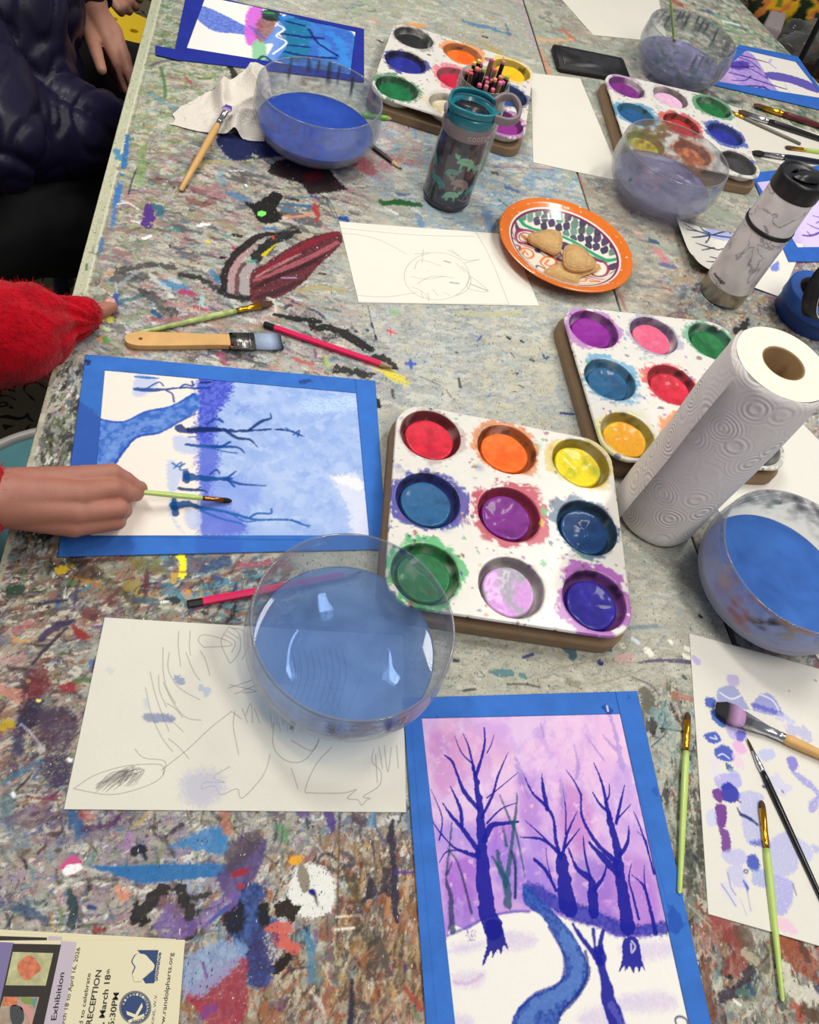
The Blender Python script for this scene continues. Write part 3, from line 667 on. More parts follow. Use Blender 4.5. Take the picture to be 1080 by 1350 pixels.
t1.S([(0, 735), (60, 760), (150, 770)], 40, '#2c2e30', .85, .6, .4)
t1.S([(300, 470), (360, 410), (400, 400)], 30, '#3a3a3a', .8, .9, .5); t1.S([(340, 350), (400, 380)], 26, '#c9c9c2', .5, .8, .5)
t1.B([(165, 640), (240, 590), (340, 520), (480, 450), (620, 420), (645, 470), (600, 530), (520, 600), (440, 690), (330, 760), (250, 780), (165, 790)], '#5c1f2a', .96, 8, 2, 12, col2='#7c3440')
t1.S([(200, 640), (340, 560), (480, 480), (625, 425)], [10, 26, 26, 14], '#982636', .9, .3, .3)
t1.S([(180, 680), (330, 620), (470, 560), (620, 480)], [20, 30, 30, 26], '#b46870', .75, .3, .55)
t1.S([(180, 720), (320, 650), (450, 600), (560, 540)], [20, 26, 26, 12], '#3c1c22', .8, .3, .5)
t1.S([(190, 660), (300, 600), (420, 540)], [12, 18, 12], '#c79a9c', .6, .3, .6)
t1.S([(200, 770), (300, 740), (430, 680)], [30, 40, 16], '#4a2c34', .85, .4, .3)
t1.S([(325, 665), (400, 665)], 8, '#b8a8cc', .8, .6)
t1.S([(250, 770), (290, 790), (295, 850)], 14, '#c8c8ba', .8, .6, .4)
# black brushwork by the pink pencil
t1.S([(290, 860), (400, 880), (520, 895)], [20, 44, 44], '#232323', .95, .5, .15)
t1.S([(480, 920), (560, 930), (640, 950), (720, 1000), (800, 1040)], [40, 50, 60, 60, 30], '#262626', .95, .6, .3)
t1.S([(550, 990), (640, 960), (700, 990)], 34, '#3c3c3c', .8, .7, .5); t1.S([(780, 1020), (900, 1040)], 4, '#2c2c2c', .8)
t1.S([(620, 1150), (700, 1160), (790, 1180)], 50, '#2c2c2c', .9, .8, .45); t1.S([(780, 1085), (860, 1090), (940, 1150)], [20, 50, 20], '#2a2826', .9, .5, .2)
t1.S([(0, 1040), (80, 1060), (200, 1085)], [10, 40, 8], '#30323a', .8, .6, .4)
t1.frame(430, 130, .27778)
for p, w_, c, a in (([(800, 325), (940, 328), (1080, 338)], 7, '#a05a6c', .8), ([(860, 425), (905, 440)], 24, '#3f68a8', .8), ([(820, 480), (860, 510)], [6, 22, 6], '#2e6436', .95), ([(760, 540), (780, 620)], 44, '#4273a8', .5),
    ([(440, 560), (450, 600)], 34, '#5b84b0', .6), ([(800, 270), (840, 275)], 24, '#6d94c0', .6), ([(850, 240), (885, 270)], 7, '#4a6c9c', .7), ([(420, 110), (425, 190)], 12, '#5f8ec0', .6), ([(385, 90), (390, 140)], 7, '#30303a', .8),
    ([(345, 455), (390, 455)], 20, '#4f6c9c', .6), ([(110, 290), (180, 300), (200, 340)], 60, '#a84854', .55), ([(250, 260), (340, 290), (400, 300)], 40, '#b0606a', .45), ([(240, 250), (290, 265)], 7, '#5a2434', .8),
    ([(260, 490), (440, 505)], 30, '#2f6c38', .9), ([(280, 520), (330, 545)], 12, '#d4d8d4', .6), ([(0, 480), (30, 540), (45, 570)], 7, '#3c6a60', .8), ([(70, 570), (100, 580)], 22, '#2b4f98', .9), ([(790, 350), (810, 355)], 16, '#5a5048', .8)):
    t1.S(p, w_, c, a, .6, .3, None, 4)
t1.frame(480, 0, .25926)
for p, w_, c, a in (([(170, 130), (240, 128), (300, 128)], [8, 30, 26], '#dc9850', .9), ([(40, 90), (70, 115)], 20, '#d09078', .6), ([(500, 105), (560, 125), (640, 140), (700, 165), (750, 170)], [10, 34, 30, 22, 10], '#5d86a8', .9),
    ([(590, 210), (640, 240), (690, 270)], [12, 36, 30], '#b39a58', .75), ([(605, 185), (625, 190)], 14, '#6c2a3c', .9), ([(480, 200), (580, 220)], 14, '#c0a070', .5), ([(70, 205), (90, 215)], 14, '#202020', .9),
    ([(780, 0), (830, 120), (870, 240)], 30, '#aa9ca4', .6), ([(830, 510), (900, 515)], 20, '#7a4a38', .7), ([(720, 120), (740, 180)], 16, '#5a6a80', .5), ([(640, 60), (700, 80)], 14, '#6c7c8c', .5)):
    t1.S(p, w_, c, a, .6, .3, None, 4)
t2.frame(480, 0, .25926)
for p, w_, c, a in (([(870, 195), (960, 210), (1060, 200)], 22, '#dba474', .75), ([(880, 240), (920, 320), (950, 385)], 26, '#d08c70', .7), ([(1005, 150), (1060, 190)], 24, '#c46a58', .75)): t2.S(p, w_, c, a, .6, .4, None, 4)
t2.frame(700, 0, .35185)
for p, w_, c, a in (([(420, 180), (450, 230), (520, 320)], 30, '#3c4454', .6), ([(540, 10), (560, 20)], 34, '#b04848', .7), ([(640, 40), (680, 50)], 14, '#3c58a0', .7), ([(700, 60), (760, 100)], 30, '#5a9a84', .6), ([(720, 80), (780, 95)], 10, '#dfe2da', .8),
    ([(680, 350), (720, 380), (800, 380)], 20, '#38343a', .6), ([(170, 640), (200, 700)], 14, '#b87a60', .6)): t2.S(p, w_, c, a, .6, .4, None, 4)
t2.frame(780, 180, .27778)
for p, w_, c, a in (([(150, 470), (240, 490), (320, 510)], 7, '#3c485c', .8), ([(280, 490), (310, 500)], 22, '#34508c', .8), ([(310, 540), (350, 590)], 34, '#cc7c88', .7), ([(330, 605), (395, 620)], 22, '#5a5c9c', .7), ([(220, 465), (240, 475)], 26, '#cc9090', .6),
    ([(360, 850), (420, 835), (500, 860)], 8, '#6c6c60', .8), ([(685, 935), (720, 900), (745, 870)], [34, 44, 10], '#26292b', .95), ([(130, 740), (160, 820)], 16, '#a86c5c', .7), ([(340, 720), (380, 730)], 12, '#a05048', .7)): t2.S(p, w_, c, a, .5, .3, None, 4)
t1.frame(480, 380, .27778)
for p, w_, c, a in (([(500, 215), (545, 235)], 14, '#7890b8', .7), ([(540, 250), (560, 225)], 7, '#3c5c94', .9), ([(680, 232), (692, 240)], 13, '#202228', .95), ([(745, 250), (755, 256)], 11, '#262a30', .9), ([(790, 340), (805, 345)], 11, '#26304c', .9),
    ([(850, 315), (860, 335), (875, 325)], 9, '#34508c', .95), ([(935, 592), (995, 597)], 13, '#2c4684', .95), ([(695, 305), (715, 330)], 5, '#30343c', .9), ([(735, 460), (760, 472)], 6, '#4a3038', .9), ([(450, 430), (458, 470)], 13, '#40444c', .8),
    ([(270, 420), (360, 460)], 6, '#50545c', .7), ([(390, 480), (415, 520)], 6, '#50545c', .7), ([(600, 505), (590, 515)], 9, '#5a84c4', .8), ([(135, 480), (140, 520)], 14, '#3a3c40', .7), ([(200, 360), (240, 360)], 16, '#4a66c0', .7), ([(220, 340), (222, 382)], 14, '#4a66c0', .6),
    ([(120, 410), (190, 440)], 50, '#cfc45c', .7), ([(450, 120), (600, 125), (740, 115)], 30, '#b4b48c', .6), ([(130, 110), (150, 115)], 26, '#86b078', .5), ([(60, 530), (70, 560)], 26, '#1a1c20', .95)):
    t1.S(p, w_, c, a, .5, .2, None, 4)
t1.frame(560, 800, .35185)
for p, w_, c, a in (([(520, 140), (545, 165), (555, 195)], [44, 40, 16], '#3a6478', .85), ([(370, 190), (405, 178)], 11, '#2c4078', .9), ([(245, 245), (290, 245), (330, 250)], [8, 34, 20], '#4f8088', .85), ([(360, 255), (378, 265)], 18, '#4a8088', .8),
    ([(205, 240), (225, 260), (200, 262), (198, 246)], 4, '#5c6c68', .8), ([(680, 155), (695, 158)], 18, '#3f6c94', .9), ([(780, 120), (800, 135)], 14, '#c4ccd8', .9), ([(740, 145), (745, 150)], 22, '#c8c6b4', .9), ([(835, 165), (845, 175)], 24, '#d4d2c4', .95), ([(920, 130), (925, 135)], 13, '#dcdad0', .95),
    ([(980, 155), (990, 160)], 18, '#d4d2c4', .95), ([(975, 185), (990, 190)], 20, '#d4d2c4', .95), ([(655, 205), (660, 212)], 18, '#28347c', .98), ([(800, 210), (880, 200), (1010, 208)], [3, 12, 16], '#54406c', .8), ([(480, 235), (640, 205), (830, 212)], 4, '#84786c', .6),
    ([(540, 285), (570, 290)], 26, '#8c8c78', .8), ([(640, 290), (720, 270), (830, 230)], 4, '#847c70', .6), ([(780, 265), (840, 290), (880, 330)], 9, '#6c6470', .7), ([(830, 330), (840, 380)], 48, '#6c685c', .85), ([(880, 455), (975, 468)], 5, '#20242c', .9), ([(850, 525), (900, 480)], 4, '#30343c', .8),
    ([(970, 262), (978, 268)], 15, '#5c6450', .9), ([(1030, 32), (1036, 38)], 13, '#2a1c20', .95), ([(680, 80), (780, 78), (870, 72)], 14, '#5c7c8c', .6), ([(310, 290), (370, 290), (430, 300)], 8, '#38383c', .7), ([(145, 315), (190, 308)], 9, '#303038', .8), ([(180, 80), (260, 100)], 26, '#7c786c', .5), ([(150, 130), (300, 150)], 20, '#8c887c', .5),
    ([(880, 400), (920, 440)], 60, '#7ca0a4', .5), ([(725, 195), (770, 190)], 30, '#d0a0a4', .5), ([(110, 200), (125, 202)], 14, '#24284c', .9), ([(930, 330), (1000, 345)], 20, '#b06c5c', .6)):
    t1.S(p, w_, c, a, .5, .25, None, 4)
t1.frame(360, 1050, .22222)
t1.B([(150, 420), (260, 400), (350, 470), (370, 560), (340, 680), (230, 720), (150, 700), (90, 600), (110, 480)], '#d6d8d2', .9, 22, 6, 3)
t1.B([(90, 620), (60, 900), (0, 1000), (-60, 980), (-40, 760), (40, 700)], '#c4c8c4', .7, 26, 10, 4)
t1.B([(148, 425), (180, 405), (215, 470), (215, 550), (180, 570), (150, 500)], '#8c8474', .95, 8, 3, 5)
t1.B([(90, 380), (130, 350), (180, 360), (150, 400), (110, 405)], '#dca448', .95, 10, 3, 6)
t1.B([(15, 640), (60, 620), (90, 600), (120, 640), (170, 650), (140, 700), (110, 760), (80, 720), (20, 710)], '#2e2018', .97, 12, 2, 7)
t1.B([(0, 770), (50, 760), (85, 830), (70, 860), (140, 890), (120, 915), (40, 900), (0, 870)], '#cc6c62', .95, 10, 3, 8)
t1.B([(0, 1000), (60, 950), (130, 900), (110, 960), (60, 1030), (0, 1060)], '#261a18', .97, 10, 2, 9)
t1.S([(395, 100), (390, 400), (380, 780), (375, 890)], 8, '#4a4238', .9, .3, .2, smooth=False)
t1.S([(230, 565), (240, 572)], 34, '#1c1c8c', 1, .3); t1.S([(250, 590), (265, 650)], [20, 6], '#4a4848', .9, .3)
t1.S([(710, 140), (700, 260), (720, 420), (720, 600), (735, 740)], [10, 50, 34, 44, 20], '#33304e', .92, .5, .15)
t1.S([(670, 440), (665, 520), (690, 580)], 44, '#3a3044', .85, .6, .3); t1.S([(575, 470), (585, 560), (540, 620)], [26, 64, 20], '#3a3348', .9, .5, .2)
t1.S([(560, 600), (640, 570), (700, 540)], 14, '#3a3040', .8, .6); t1.S([(735, 450), (830, 450)], 24, '#5a3f8a', .8, .8, .3)
t1.S([(330, 100), (350, 170), (345, 235)], [60, 44, 6], '#5c4590', .92, .4, .2)
t1.S([(470, 1090), (465, 1220), (458, 1350)], [12, 34, 34], '#2c2b42', .92, .5, .2); t1.S([(580, 260), (600, 340), (610, 440)], [14, 12, 5], '#454050', .8, .5)
t1.S([(600, 120), (620, 200), (655, 260)], 16, '#3f5c8c', .7, .8, .4); t1.S([(590, 110), (585, 170)], 34, '#4a90b8', .6, .8, .5)
t1.S([(265, 400), (285, 350), (340, 345), (370, 370)], 18, '#3a4450', .8, .7, .3); t1.S([(400, 330), (460, 350), (485, 400), (430, 415)], 18, '#485868', .8, .7, .3)
t1.S([(375, 715), (450, 710), (520, 705)], 11, '#dcd0b8', .9, .5); t1.S([(370, 790), (480, 780)], 13, '#e0dcc8', .9, .5); t1.S([(460, 1000), (560, 930), (620, 880)], 6, '#bc7860', .7, .5)
t1.S([(210, 780), (215, 840), (215, 900)], 36, '#3a7a98', .75, .8, .4); t1.S([(250, 800), (250, 880)], 24, '#6a6098', .7, .8, .4); t1.S([(185, 770), (200, 800)], 22, '#24262c', .8, .6)
t1.S([(620, 880), (660, 950), (690, 1050)], [60, 50, 20], '#5c5650', .8, .8, .3); t1.S([(480, 500), (500, 600), (520, 780), (600, 850)], 60, '#4a4630', .6, .9, .55)
t1.S([(330, 700), (335, 850), (345, 1080)], 22, '#8a6a74', .6, .8, .4); t1.S([(250, 1010), (260, 1100)], 60, '#5f8488', .6, .9, .5); t1.S([(300, 1010), (345, 1120)], 5, '#d8d4c8', .8)
t1.S([(50, 1080), (110, 1030), (230, 1010)], 12, '#54304c', .8, .5); t1.S([(790, 1150), (830, 1200)], 30, '#b0483c', .8, .8, .3); t1.S([(855, 1220), (880, 1260)], 30, '#b0483c', .8, .8, .3); t1.S([(780, 980), (785, 1040)], 18, '#5a3c74', .8, .6)
t1.S([(530, 1240), (560, 1260)], 44, '#4a4844', .8, .8, .4); t1.S([(0, 1190), (80, 1150), (160, 1080)], 20, '#a06450', .6, .8, .4); t1.S([(320, 1220), (330, 1300)], 30, '#b07050', .6, .8, .4); t1.S([(0, 1250), (60, 1240)], 60, '#6a4a68', .6, .8, .4)
t1.S([(30, 170), (70, 240)], 50, '#5c9464', .6, .9, .4); t1.S([(0, 90), (50, 120)], 60, '#54405c', .6, .9, .4); t1.S([(160, 100), (200, 110)], 44, '#5c4490', .7, .8, .3); t1.S([(480, 100), (510, 130)], 60, '#5a3c48', .7, .9, .4); t1.S([(200, 130), (210, 190)], 14, '#33303c', .8, .6)
t1.frame(0, 1050, .5)
t1.B([(240, 185), (380, 180), (480, 178), (590, 178), (600, 208), (480, 220), (380, 230), (300, 205)], '#2f74b0', .92, 6, 3, 3)
t1.B([(450, 130), (560, 80), (600, 100), (590, 150), (480, 135)], '#4586bc', .85, 12, 5, 4)
t1.B([(0, 0), (40, 0), (30, 60), (0, 50)], '#5c7c84', .6, 10, 6, 4)
t1.B([(575, 220), (600, 180), (680, 110), (700, 140), (660, 230), (600, 270)], '#5b4a86', .85, 14, 5, 5)
t1.B([(600, 130), (680, 90), (690, 120), (650, 170), (600, 200)], '#5a4a58', .75, 14, 5, 6)
t1.B([(620, 260), (660, 230), (700, 240), (690, 300), (740, 330), (700, 370), (720, 480), (660, 500), (640, 420), (600, 360), (600, 300)], '#27407c', .92, 16, 4, 7, col2='#3d5fa4')
t1.B([(590, 300), (640, 280), (640, 350), (600, 360)], '#1d1f28', .9, 10, 3, 8)
t1.B([(680, 290), (705, 280), (710, 340), (685, 340)], '#20202a', .95, 8, 3, 8)
t1.B([(660, 380), (740, 360), (700, 500), (640, 480)], '#40346c', .7, 16, 5, 9, spot=.7)
t1.B([(490, 520), (560, 460), (640, 420), (650, 470), (640, 600), (560, 620), (520, 560)], '#a83c52', .85, 18, 5, 10, spot=.45)
t1.B([(480, 430), (620, 380), (640, 430), (500, 540)], '#8ba6cc', .7, 16, 6, 11)
t1.S([(370, 320), (390, 280), (430, 255), (480, 245)], [44, 40, 34, 12], '#2a2528', .92, .8, .25)
t1.S([(440, 280), (470, 300)], 40, '#7a5a68', .7, .8, .3); t1.S([(490, 270), (500, 310), (495, 370)], [30, 40, 10], '#2c2a30', .9, .8, .3); t1.S([(500, 270), (550, 258)], 16, '#333038', .85, .8, .3)
t1.S([(440, 330), (500, 350), (580, 290), (620, 260)], [60, 40, 34, 10], '#7f64a8', .7, .7, .4); t1.S([(555, 330), (600, 290)], 9, '#3c60b0', .9)
t1.S([(180, 250), (195, 290), (190, 340)], [16, 30, 20], '#2c4a50', .85, .5, .2); t1.S([(235, 290), (250, 295)], 12, '#2c4c88', .9); t1.S([(355, 145), (375, 140)], 24, '#2a2a3a', .95, .5); t1.S([(370, 130), (385, 165)], 9, '#202c50', .95)
t1.S([(165, 185), (190, 168), (210, 172)], [14, 26, 14], '#cc5f8c', 1, .3); t1.S([(180, 195), (205, 188)], [26, 22], '#efe6e8', 1, .3)
t1.S([(620, 205), (650, 195)], 16, '#a83038', .95, .5); t1.S([(630, 235), (640, 238)], 10, '#b83a3a', .95); t1.S([(715, 345), (755, 345), (745, 375), (780, 400)], 26, '#cc6a60', .9, .6)
t1.S([(0, 280), (60, 300), (120, 325)], [10, 26, 20], '#3c5c80', .7, .8, .3); t1.S([(100, 150), (120, 130)], 8, '#5a2830', .8); t1.S([(310, 245), (330, 262)], 26, '#d89070', .7, .7); t1.S([(340, 110), (330, 135)], 26, '#a882b0', .6, .7)
t1.S([(200, 60), (220, 100)], 36, '#3f6490', .6, .9, .4); t1.S([(240, 110), (320, 60)], 34, '#6a5474', .5, .9, .4); t1.S([(430, 110), (480, 75)], [6, 30, 14], '#3a3848', .8, .7, .3); t1.S([(150, 0), (170, 110)], 4, '#5c5448', .7)
t1.S([(500, 530), (530, 560)], 16, '#b0404c', .8, .7); t1.S([(535, 440), (545, 475)], 8, '#7a3c84', .8, .7); t1.S([(560, 40), (620, 90), (740, 190)], 3, '#4a4440', .7, .4); t1.S([(590, 40), (600, 90)], 24, '#c07a60', .6, .8)
t1.S([(60, 80), (130, 50)], 24, '#8a7a6c', .5, .8, .4); t1.S([(250, 350), (270, 355)], 14, '#a03c34', .8, .7); t1.S([(20, 70), (60, 110)], 44, '#7c8c98', .5, .8, .4)
t1.S([(800, 360), (820, 400), (820, 480)], 20, '#4f88a8', .6, .8, .5); t1.S([(700, 560), (720, 600)], 40, '#9c6848', .7, .9, .4); t1.S([(540, 570), (560, 560)], 24, '#7c4a98', .7, .8)
t1.frame(0, 760, .27778)
t1.S([(190, 300), (250, 250), (340, 210)], [34, 44, 20], '#4a3c64', .9, .4, .15); t1.S([(150, 420), (220, 340), (320, 240)], [12, 22, 10], '#40344c', .9, .4, .2); t1.S([(135, 130), (220, 125), (320, 112)], [6, 16, 8], '#3c3858', .85, .4)
t1.B([(340, 230), (400, 260), (430, 290), (370, 295)], '#9c2c34', .9, 12, 4, 2); t1.B([(110, 480), (200, 430), (240, 480), (210, 560), (120, 590)], '#7c2a38', .8, 26, 8, 3, spot=.5)
t1.B([(280, 520), (350, 500), (350, 545), (300, 545)], '#a03040', .85, 14, 5, 4); t1.B([(95, 600), (200, 580), (190, 680), (120, 740), (90, 700)], '#2f2c4c', .85, 24, 8, 5, spot=.4)
t1.B([(190, 640), (340, 640), (370, 740), (300, 830), (190, 760)], '#54405c', .75, 30, 10, 6, spot=.5); t1.B([(220, 840), (320, 850), (330, 960), (260, 1010), (190, 900)], '#3c345c', .75, 30, 10, 7, spot=.6)
t1.B([(80, 680), (110, 700), (110, 840), (60, 830)], '#34386a', .75, 20, 8, 8, spot=.5); t1.S([(20, 980), (100, 930), (190, 880)], [20, 34, 20], '#3c7898', .7, .8, .4)
t1.S([(0, 710), (50, 700)], 54, '#b8a038', .9, .6, .2); t1.S([(130, 495), (135, 500)], 16, '#e0c87c', .9); t1.S([(180, 588), (186, 590)], 17, '#f0d880', .98); t1.S([(360, 495), (430, 492)], 24, '#4f7844', .8, .7, .3)
t1.S([(80, 260), (130, 230)], 50, '#a4505c', .6, .9, .4); t1.S([(60, 300), (140, 310)], 26, '#d0a060', .6, .9, .4); t1.S([(0, 540), (70, 560), (100, 590)], 60, '#cc9080', .6, .9, .3); t1.S([(0, 400), (100, 390)], 60, '#c09a94', .5, .9, .4)
t1.S([(50, 70), (90, 60)], 54, '#33503a', .95, .3, .05); t1.S([(150, 1050), (290, 1060)], 10, '#903040', .7, .6); t1.S([(325, 868), (335, 872)], 18, '#e8ecf0', .95); t1.S([(60, 1030), (66, 1040)], 18, '#e4e8ec', .95)
t1.S([(270, 1100), (300, 1220)], 4, '#5c5448', .7); t1.S([(100, 700), (160, 760), (210, 830)], 12, '#b8b4c4', .6, .6, .4); t1.S([(0, 300), (40, 310)], 44, '#6c7c90', .6, .8, .3); t1.S([(120, 440), (120, 520), (125, 640)], 40, '#4a3044', .6, .9, .5)
t1.S([(60, 1150), (150, 1130), (270, 1150)], 70, '#6a5070', .5, .9, .5); t1.S([(320, 1110), (380, 1210)], 50, '#3c6494', .7, .9, .4); t1.S([(400, 1120), (430, 1150)], 50, '#b05a58', .6, .8, .4); t1.S([(400, 1200), (520, 1180), (560, 1150)], 30, '#5c2f5c', .7, .8, .4)
t1.frame(60, 700, .26852)
t1.B([(640, 125), (685, 120), (690, 200), (680, 235), (650, 220), (660, 160)], '#ecdc50', .98, 6, 2, 2); t1.B([(615, 210), (650, 200), (640, 250), (620, 255)], '#c4a45c', .9, 8, 3, 3)
t1.B([(665, 295), (710, 290), (720, 330), (690, 335)], '#e09848', .9, 8, 3, 3); t1.S([(60, 200), (90, 185), (130, 170)], [34, 44, 20], '#c8a838', .85, .8, .2); t1.S([(170, 230), (220, 245), (260, 260)], 34, '#a87c38', .8, .8, .3)
for p, w_, c, a in (([(200, 150), (300, 140), (420, 130)], 24, '#5c2a2c', .7), ([(280, 360), (350, 300), (430, 230)], 22, '#7c3434', .7), ([(500, 170), (495, 260), (485, 350)], 24, '#6c3438', .8), ([(500, 275), (600, 285)], 14, '#7a3a40', .7), ([(520, 185), (620, 200), (760, 203)], 10, '#8c3c3c', .7),
    ([(240, 190), (320, 260), (440, 350)], 60, '#54503c', .6), ([(440, 160), (520, 160), (560, 190)], 70, '#808048', .6), ([(400, 270), (440, 260)], 60, '#a09c4c', .5), ([(130, 120), (200, 200)], 90, '#3c2c24', .6), ([(310, 190), (380, 170)], 50, '#88847c', .6),
    ([(960, 170), (1060, 160), (1090, 150)], 30, '#a85a74', .8), ([(780, 190), (850, 160), (890, 140)], 50, '#2c5484', .8), ([(830, 220), (860, 240)], 30, '#30588c', .8), ([(760, 230), (790, 290)], 6, '#30484c', .8), ([(620, 300), (700, 340)], 80, '#5f9cb0', .5),
    ([(590, 340), (640, 340), (660, 350)], [26, 44, 12], '#34383c', .9), ([(570, 350), (600, 345)], 12, '#e8e8e4', .9), ([(615, 375), (680, 350)], 10, '#b09068', .8), ([(930, 375), (915, 420), (890, 450)], [26, 24, 12], '#343434', .9), ([(780, 400), (795, 405)], 24, '#343c38', .85), ([(700, 430), (830, 450), (960, 455)], [5, 20, 6], '#4c5454', .7),
    ([(30, 460), (90, 450), (140, 440)], [20, 34, 20], '#44385c', .8), ([(0, 350), (100, 340)], [20, 10], '#3c3850', .8), ([(200, 400), (270, 420)], 60, '#6a3444', .6), ([(450, 330), (540, 350)], 40, '#3f7080', .6), ([(30, 300), (80, 290)], 40, '#6c7458', .5)):
    t1.S(p, w_, c, a, .8, .35, None, 4)
t1.frame(860, 1070, .20735)
for p, w_, c, a in (([(230, 590), (370, 730)], 7, '#b8b0a0', .8), ([(210, 240), (330, 190)], 14, '#a8a898', .6), ([(220, 150), (350, 190)], 26, '#9c9c90', .5), ([(250, 600), (400, 720)], 6, '#a09888', .8), ([(420, 700), (500, 760)], 90, '#a04048', .6), ([(500, 800), (560, 870), (520, 980)], 110, '#93453c', .7),
    ([(420, 760), (360, 830)], 60, '#a87060', .5), ([(330, 960), (350, 1100), (380, 1350)], 60, '#7c4a38', .7), ([(580, 780), (640, 900), (700, 960)], 90, '#5c5848', .6), ([(590, 900), (660, 950)], 50, '#b4ac98', .7), ([(440, 1180), (540, 1130), (600, 1050), (640, 990)], [60, 50, 60, 24], '#3c3448', .85), ([(490, 1050), (505, 1060)], 24, '#20201c', .95),
    ([(560, 1150), (640, 1140)], 60, '#5c8474', .6), ([(620, 1110), (640, 1150)], 30, '#384878', .7), ([(840, 1000), (880, 1100), (930, 1180)], 90, '#c8c4b4', .75), ([(900, 1240), (940, 1260), (940, 1310)], 44, '#b05848', .85), ([(980, 1260), (1040, 1300)], 90, '#5c4030', .8), ([(1000, 1170), (1080, 1150)], 70, '#ccc8bc', .7),
    ([(830, 800), (900, 900), (960, 960)], 150, '#9c5038', .7), ([(940, 820), (990, 930)], 44, '#54403c', .7), ([(700, 820), (740, 900), (700, 960)], 14, '#584038', .7), ([(470, 1240), (650, 1230)], 50, '#a8b09c', .6), ([(820, 1210), (830, 1240)], 44, '#484c54', .7), ([(1050, 1120), (1080, 1160)], 34, '#2c3058', .8),
    ([(230, 200), (250, 500)], 60, '#4c5044', .5), ([(300, 30), (310, 350)], 40, '#43433c', .6), ([(520, 1200), (560, 1230)], 12, '#e0dcd4', .9)):
    t1.S(p, w_, c, a, .8, .35, None, 4)
# the boards' cut line seen at lower right, and dark joint
t2.frame(0, 0, 1)
t2.S([(925, 720), (945, 790), (965, 850)], [12, 14, 16], '#38303a', .85, .6, .2)
for cv in (t1, t2): punch(cv, 1.28, 1.12)
TABLE_M = vcmat('painted_table_top', .6, .22, .25, 120., .10, 900., 0.0, True)
M_PALE = mat('pale_table_edge', '#b9bba4', .6, noise=.25, nscale=60)
M_DK = mat('dark_table_frame', '#2b2c30', .5)
def table(name, label, cv, corners):
    c = sum((Vector(p) for p in corners), Vector())/4
    t = thing(name, label, 'table', (c.x, c.y, 0))
    sheet('tabletop', cv, TABLE_M, t, .004)
    # slab below, and a rounded pale edge round it
    def inset(k): return [((Vector(p)-c)*k+c) for p in corners]
    poly = [(p[0], p[1]) for p in corners]
    obj('edge_trim', flat(poly, TZ-.030, TZ-.0042, .003), M_PALE, t, False, world_co=True)
    for p in inset(.88):
        obj('leg', flat([(p[0]+.02*math.cos(k*math.pi/6), p[1]+.02*math.sin(k*math.pi/6)) for k in range(12)], 0, TZ-.031), M_DK, t, True, world_co=True)
    return t
def cs(fa, fb, y0, y1): return [(float(fa(y0)), y0, 0), (float(fb(y0)), y0, 0), (float(fb(y1)), y1, 0), (float(fa(y1)), y1, 0)]
table('work_table', 'long grey paint-crusted work table with a pale worn edge beside the red sweater', t1, cs(left_edge, lambda y: seam(y)-.0015, -.35, 2.6995))
table('work_table', 'second grey work table, holding the phone, the marble tumbler and the tape', t2, cs(lambda y: seam(y)+.0025, right_edge, -.35, 2.5995))
# ---------------------------------------------------------------- paper goods
PAPER_M = vcmat('paper', .85, .2, .12, 500., .015, 400.)
TAPE_M = vcmat('painters_tape_crepe', .7, .25, .25, 900., .05, 700.)
PENCIL = '#6d6a66'
def taped_painting(name, label, inner, outer, paint, tape='#2f66c4', base='#ebe5da', step=.0009, h=.0012, tape_marks=None, group=None, lap=None):
    cv, w = quad_canvas(inner if lap is None else lap, step, base, h)
    paint(cv); punch(cv, 1.12, 1.12, .8)
    c = sum(w, Vector())/4
    t = thing(name, label, 'painting', (c.x, c.y, TZ), group)
    sheet('paper', cv, PAPER_M, t, .0008)
    i, o = inner, outer
    # strips: the short ones lie first, the long ones over them
    strips = [[o[0], i[0][:], i[3][:], o[3]], [i[1], o[1], o[2], i[2]], [o[0], o[1], (i[1][0]+(o[1][0]-i[1][0])*1.0, i[1][1]+(o[2][1]-o[1][1])*0), i[0]], None]
    def mixp(a, b, t_): return (a[0]+(b[0]-a[0])*t_, a[1]+(b[1]-a[1])*t_)
    def inter(p, q, r, s_):
        d = (p[0]-q[0])*(r[1]-s_[1])-(p[1]-q[1])*(r[0]-s_[0])
        a = p[0]*q[1]-p[1]*q[0]; b = r[0]*s_[1]-r[1]*s_[0]
        return ((a*(r[0]-s_[0])-(p[0]-q[0])*b)/d, (a*(r[1]-s_[1])-(p[1]-q[1])*b)/d)
    tl = inter(i[0], i[1], o[0], o[3]); tr = inter(i[0], i[1], o[1], o[2]); bl = inter(i[3], i[2], o[0], o[3]); br = inter(i[3], i[2], o[1], o[2])
    lt = inter(i[0], i[3], o[0], o[1]); lb = inter(i[0], i[3], o[3], o[2]); rt = inter(i[1], i[2], o[0], o[1]); rb = inter(i[1], i[2], o[3], o[2])
    S_ = ([o[0], o[1], tr, tl], .0018), ([bl, br, o[2], o[3]], .0018), ([o[0], lt, lb, o[3]], .0023), ([rt, o[1], o[2], rb], .0023)
    for q, hh in S_:
        sc, _ = quad_canvas(q, step*1.2, tape, hh)
        n = fbm(sc.X*60, sc.Y*60, 4, 3)[..., None]; sc.col[:] = sc.col*(1+.35*(n-.5))
        if tape_marks: tape_marks(sc)
        sheet('painters_tape', sc, TAPE_M, t, .0003)
    return t

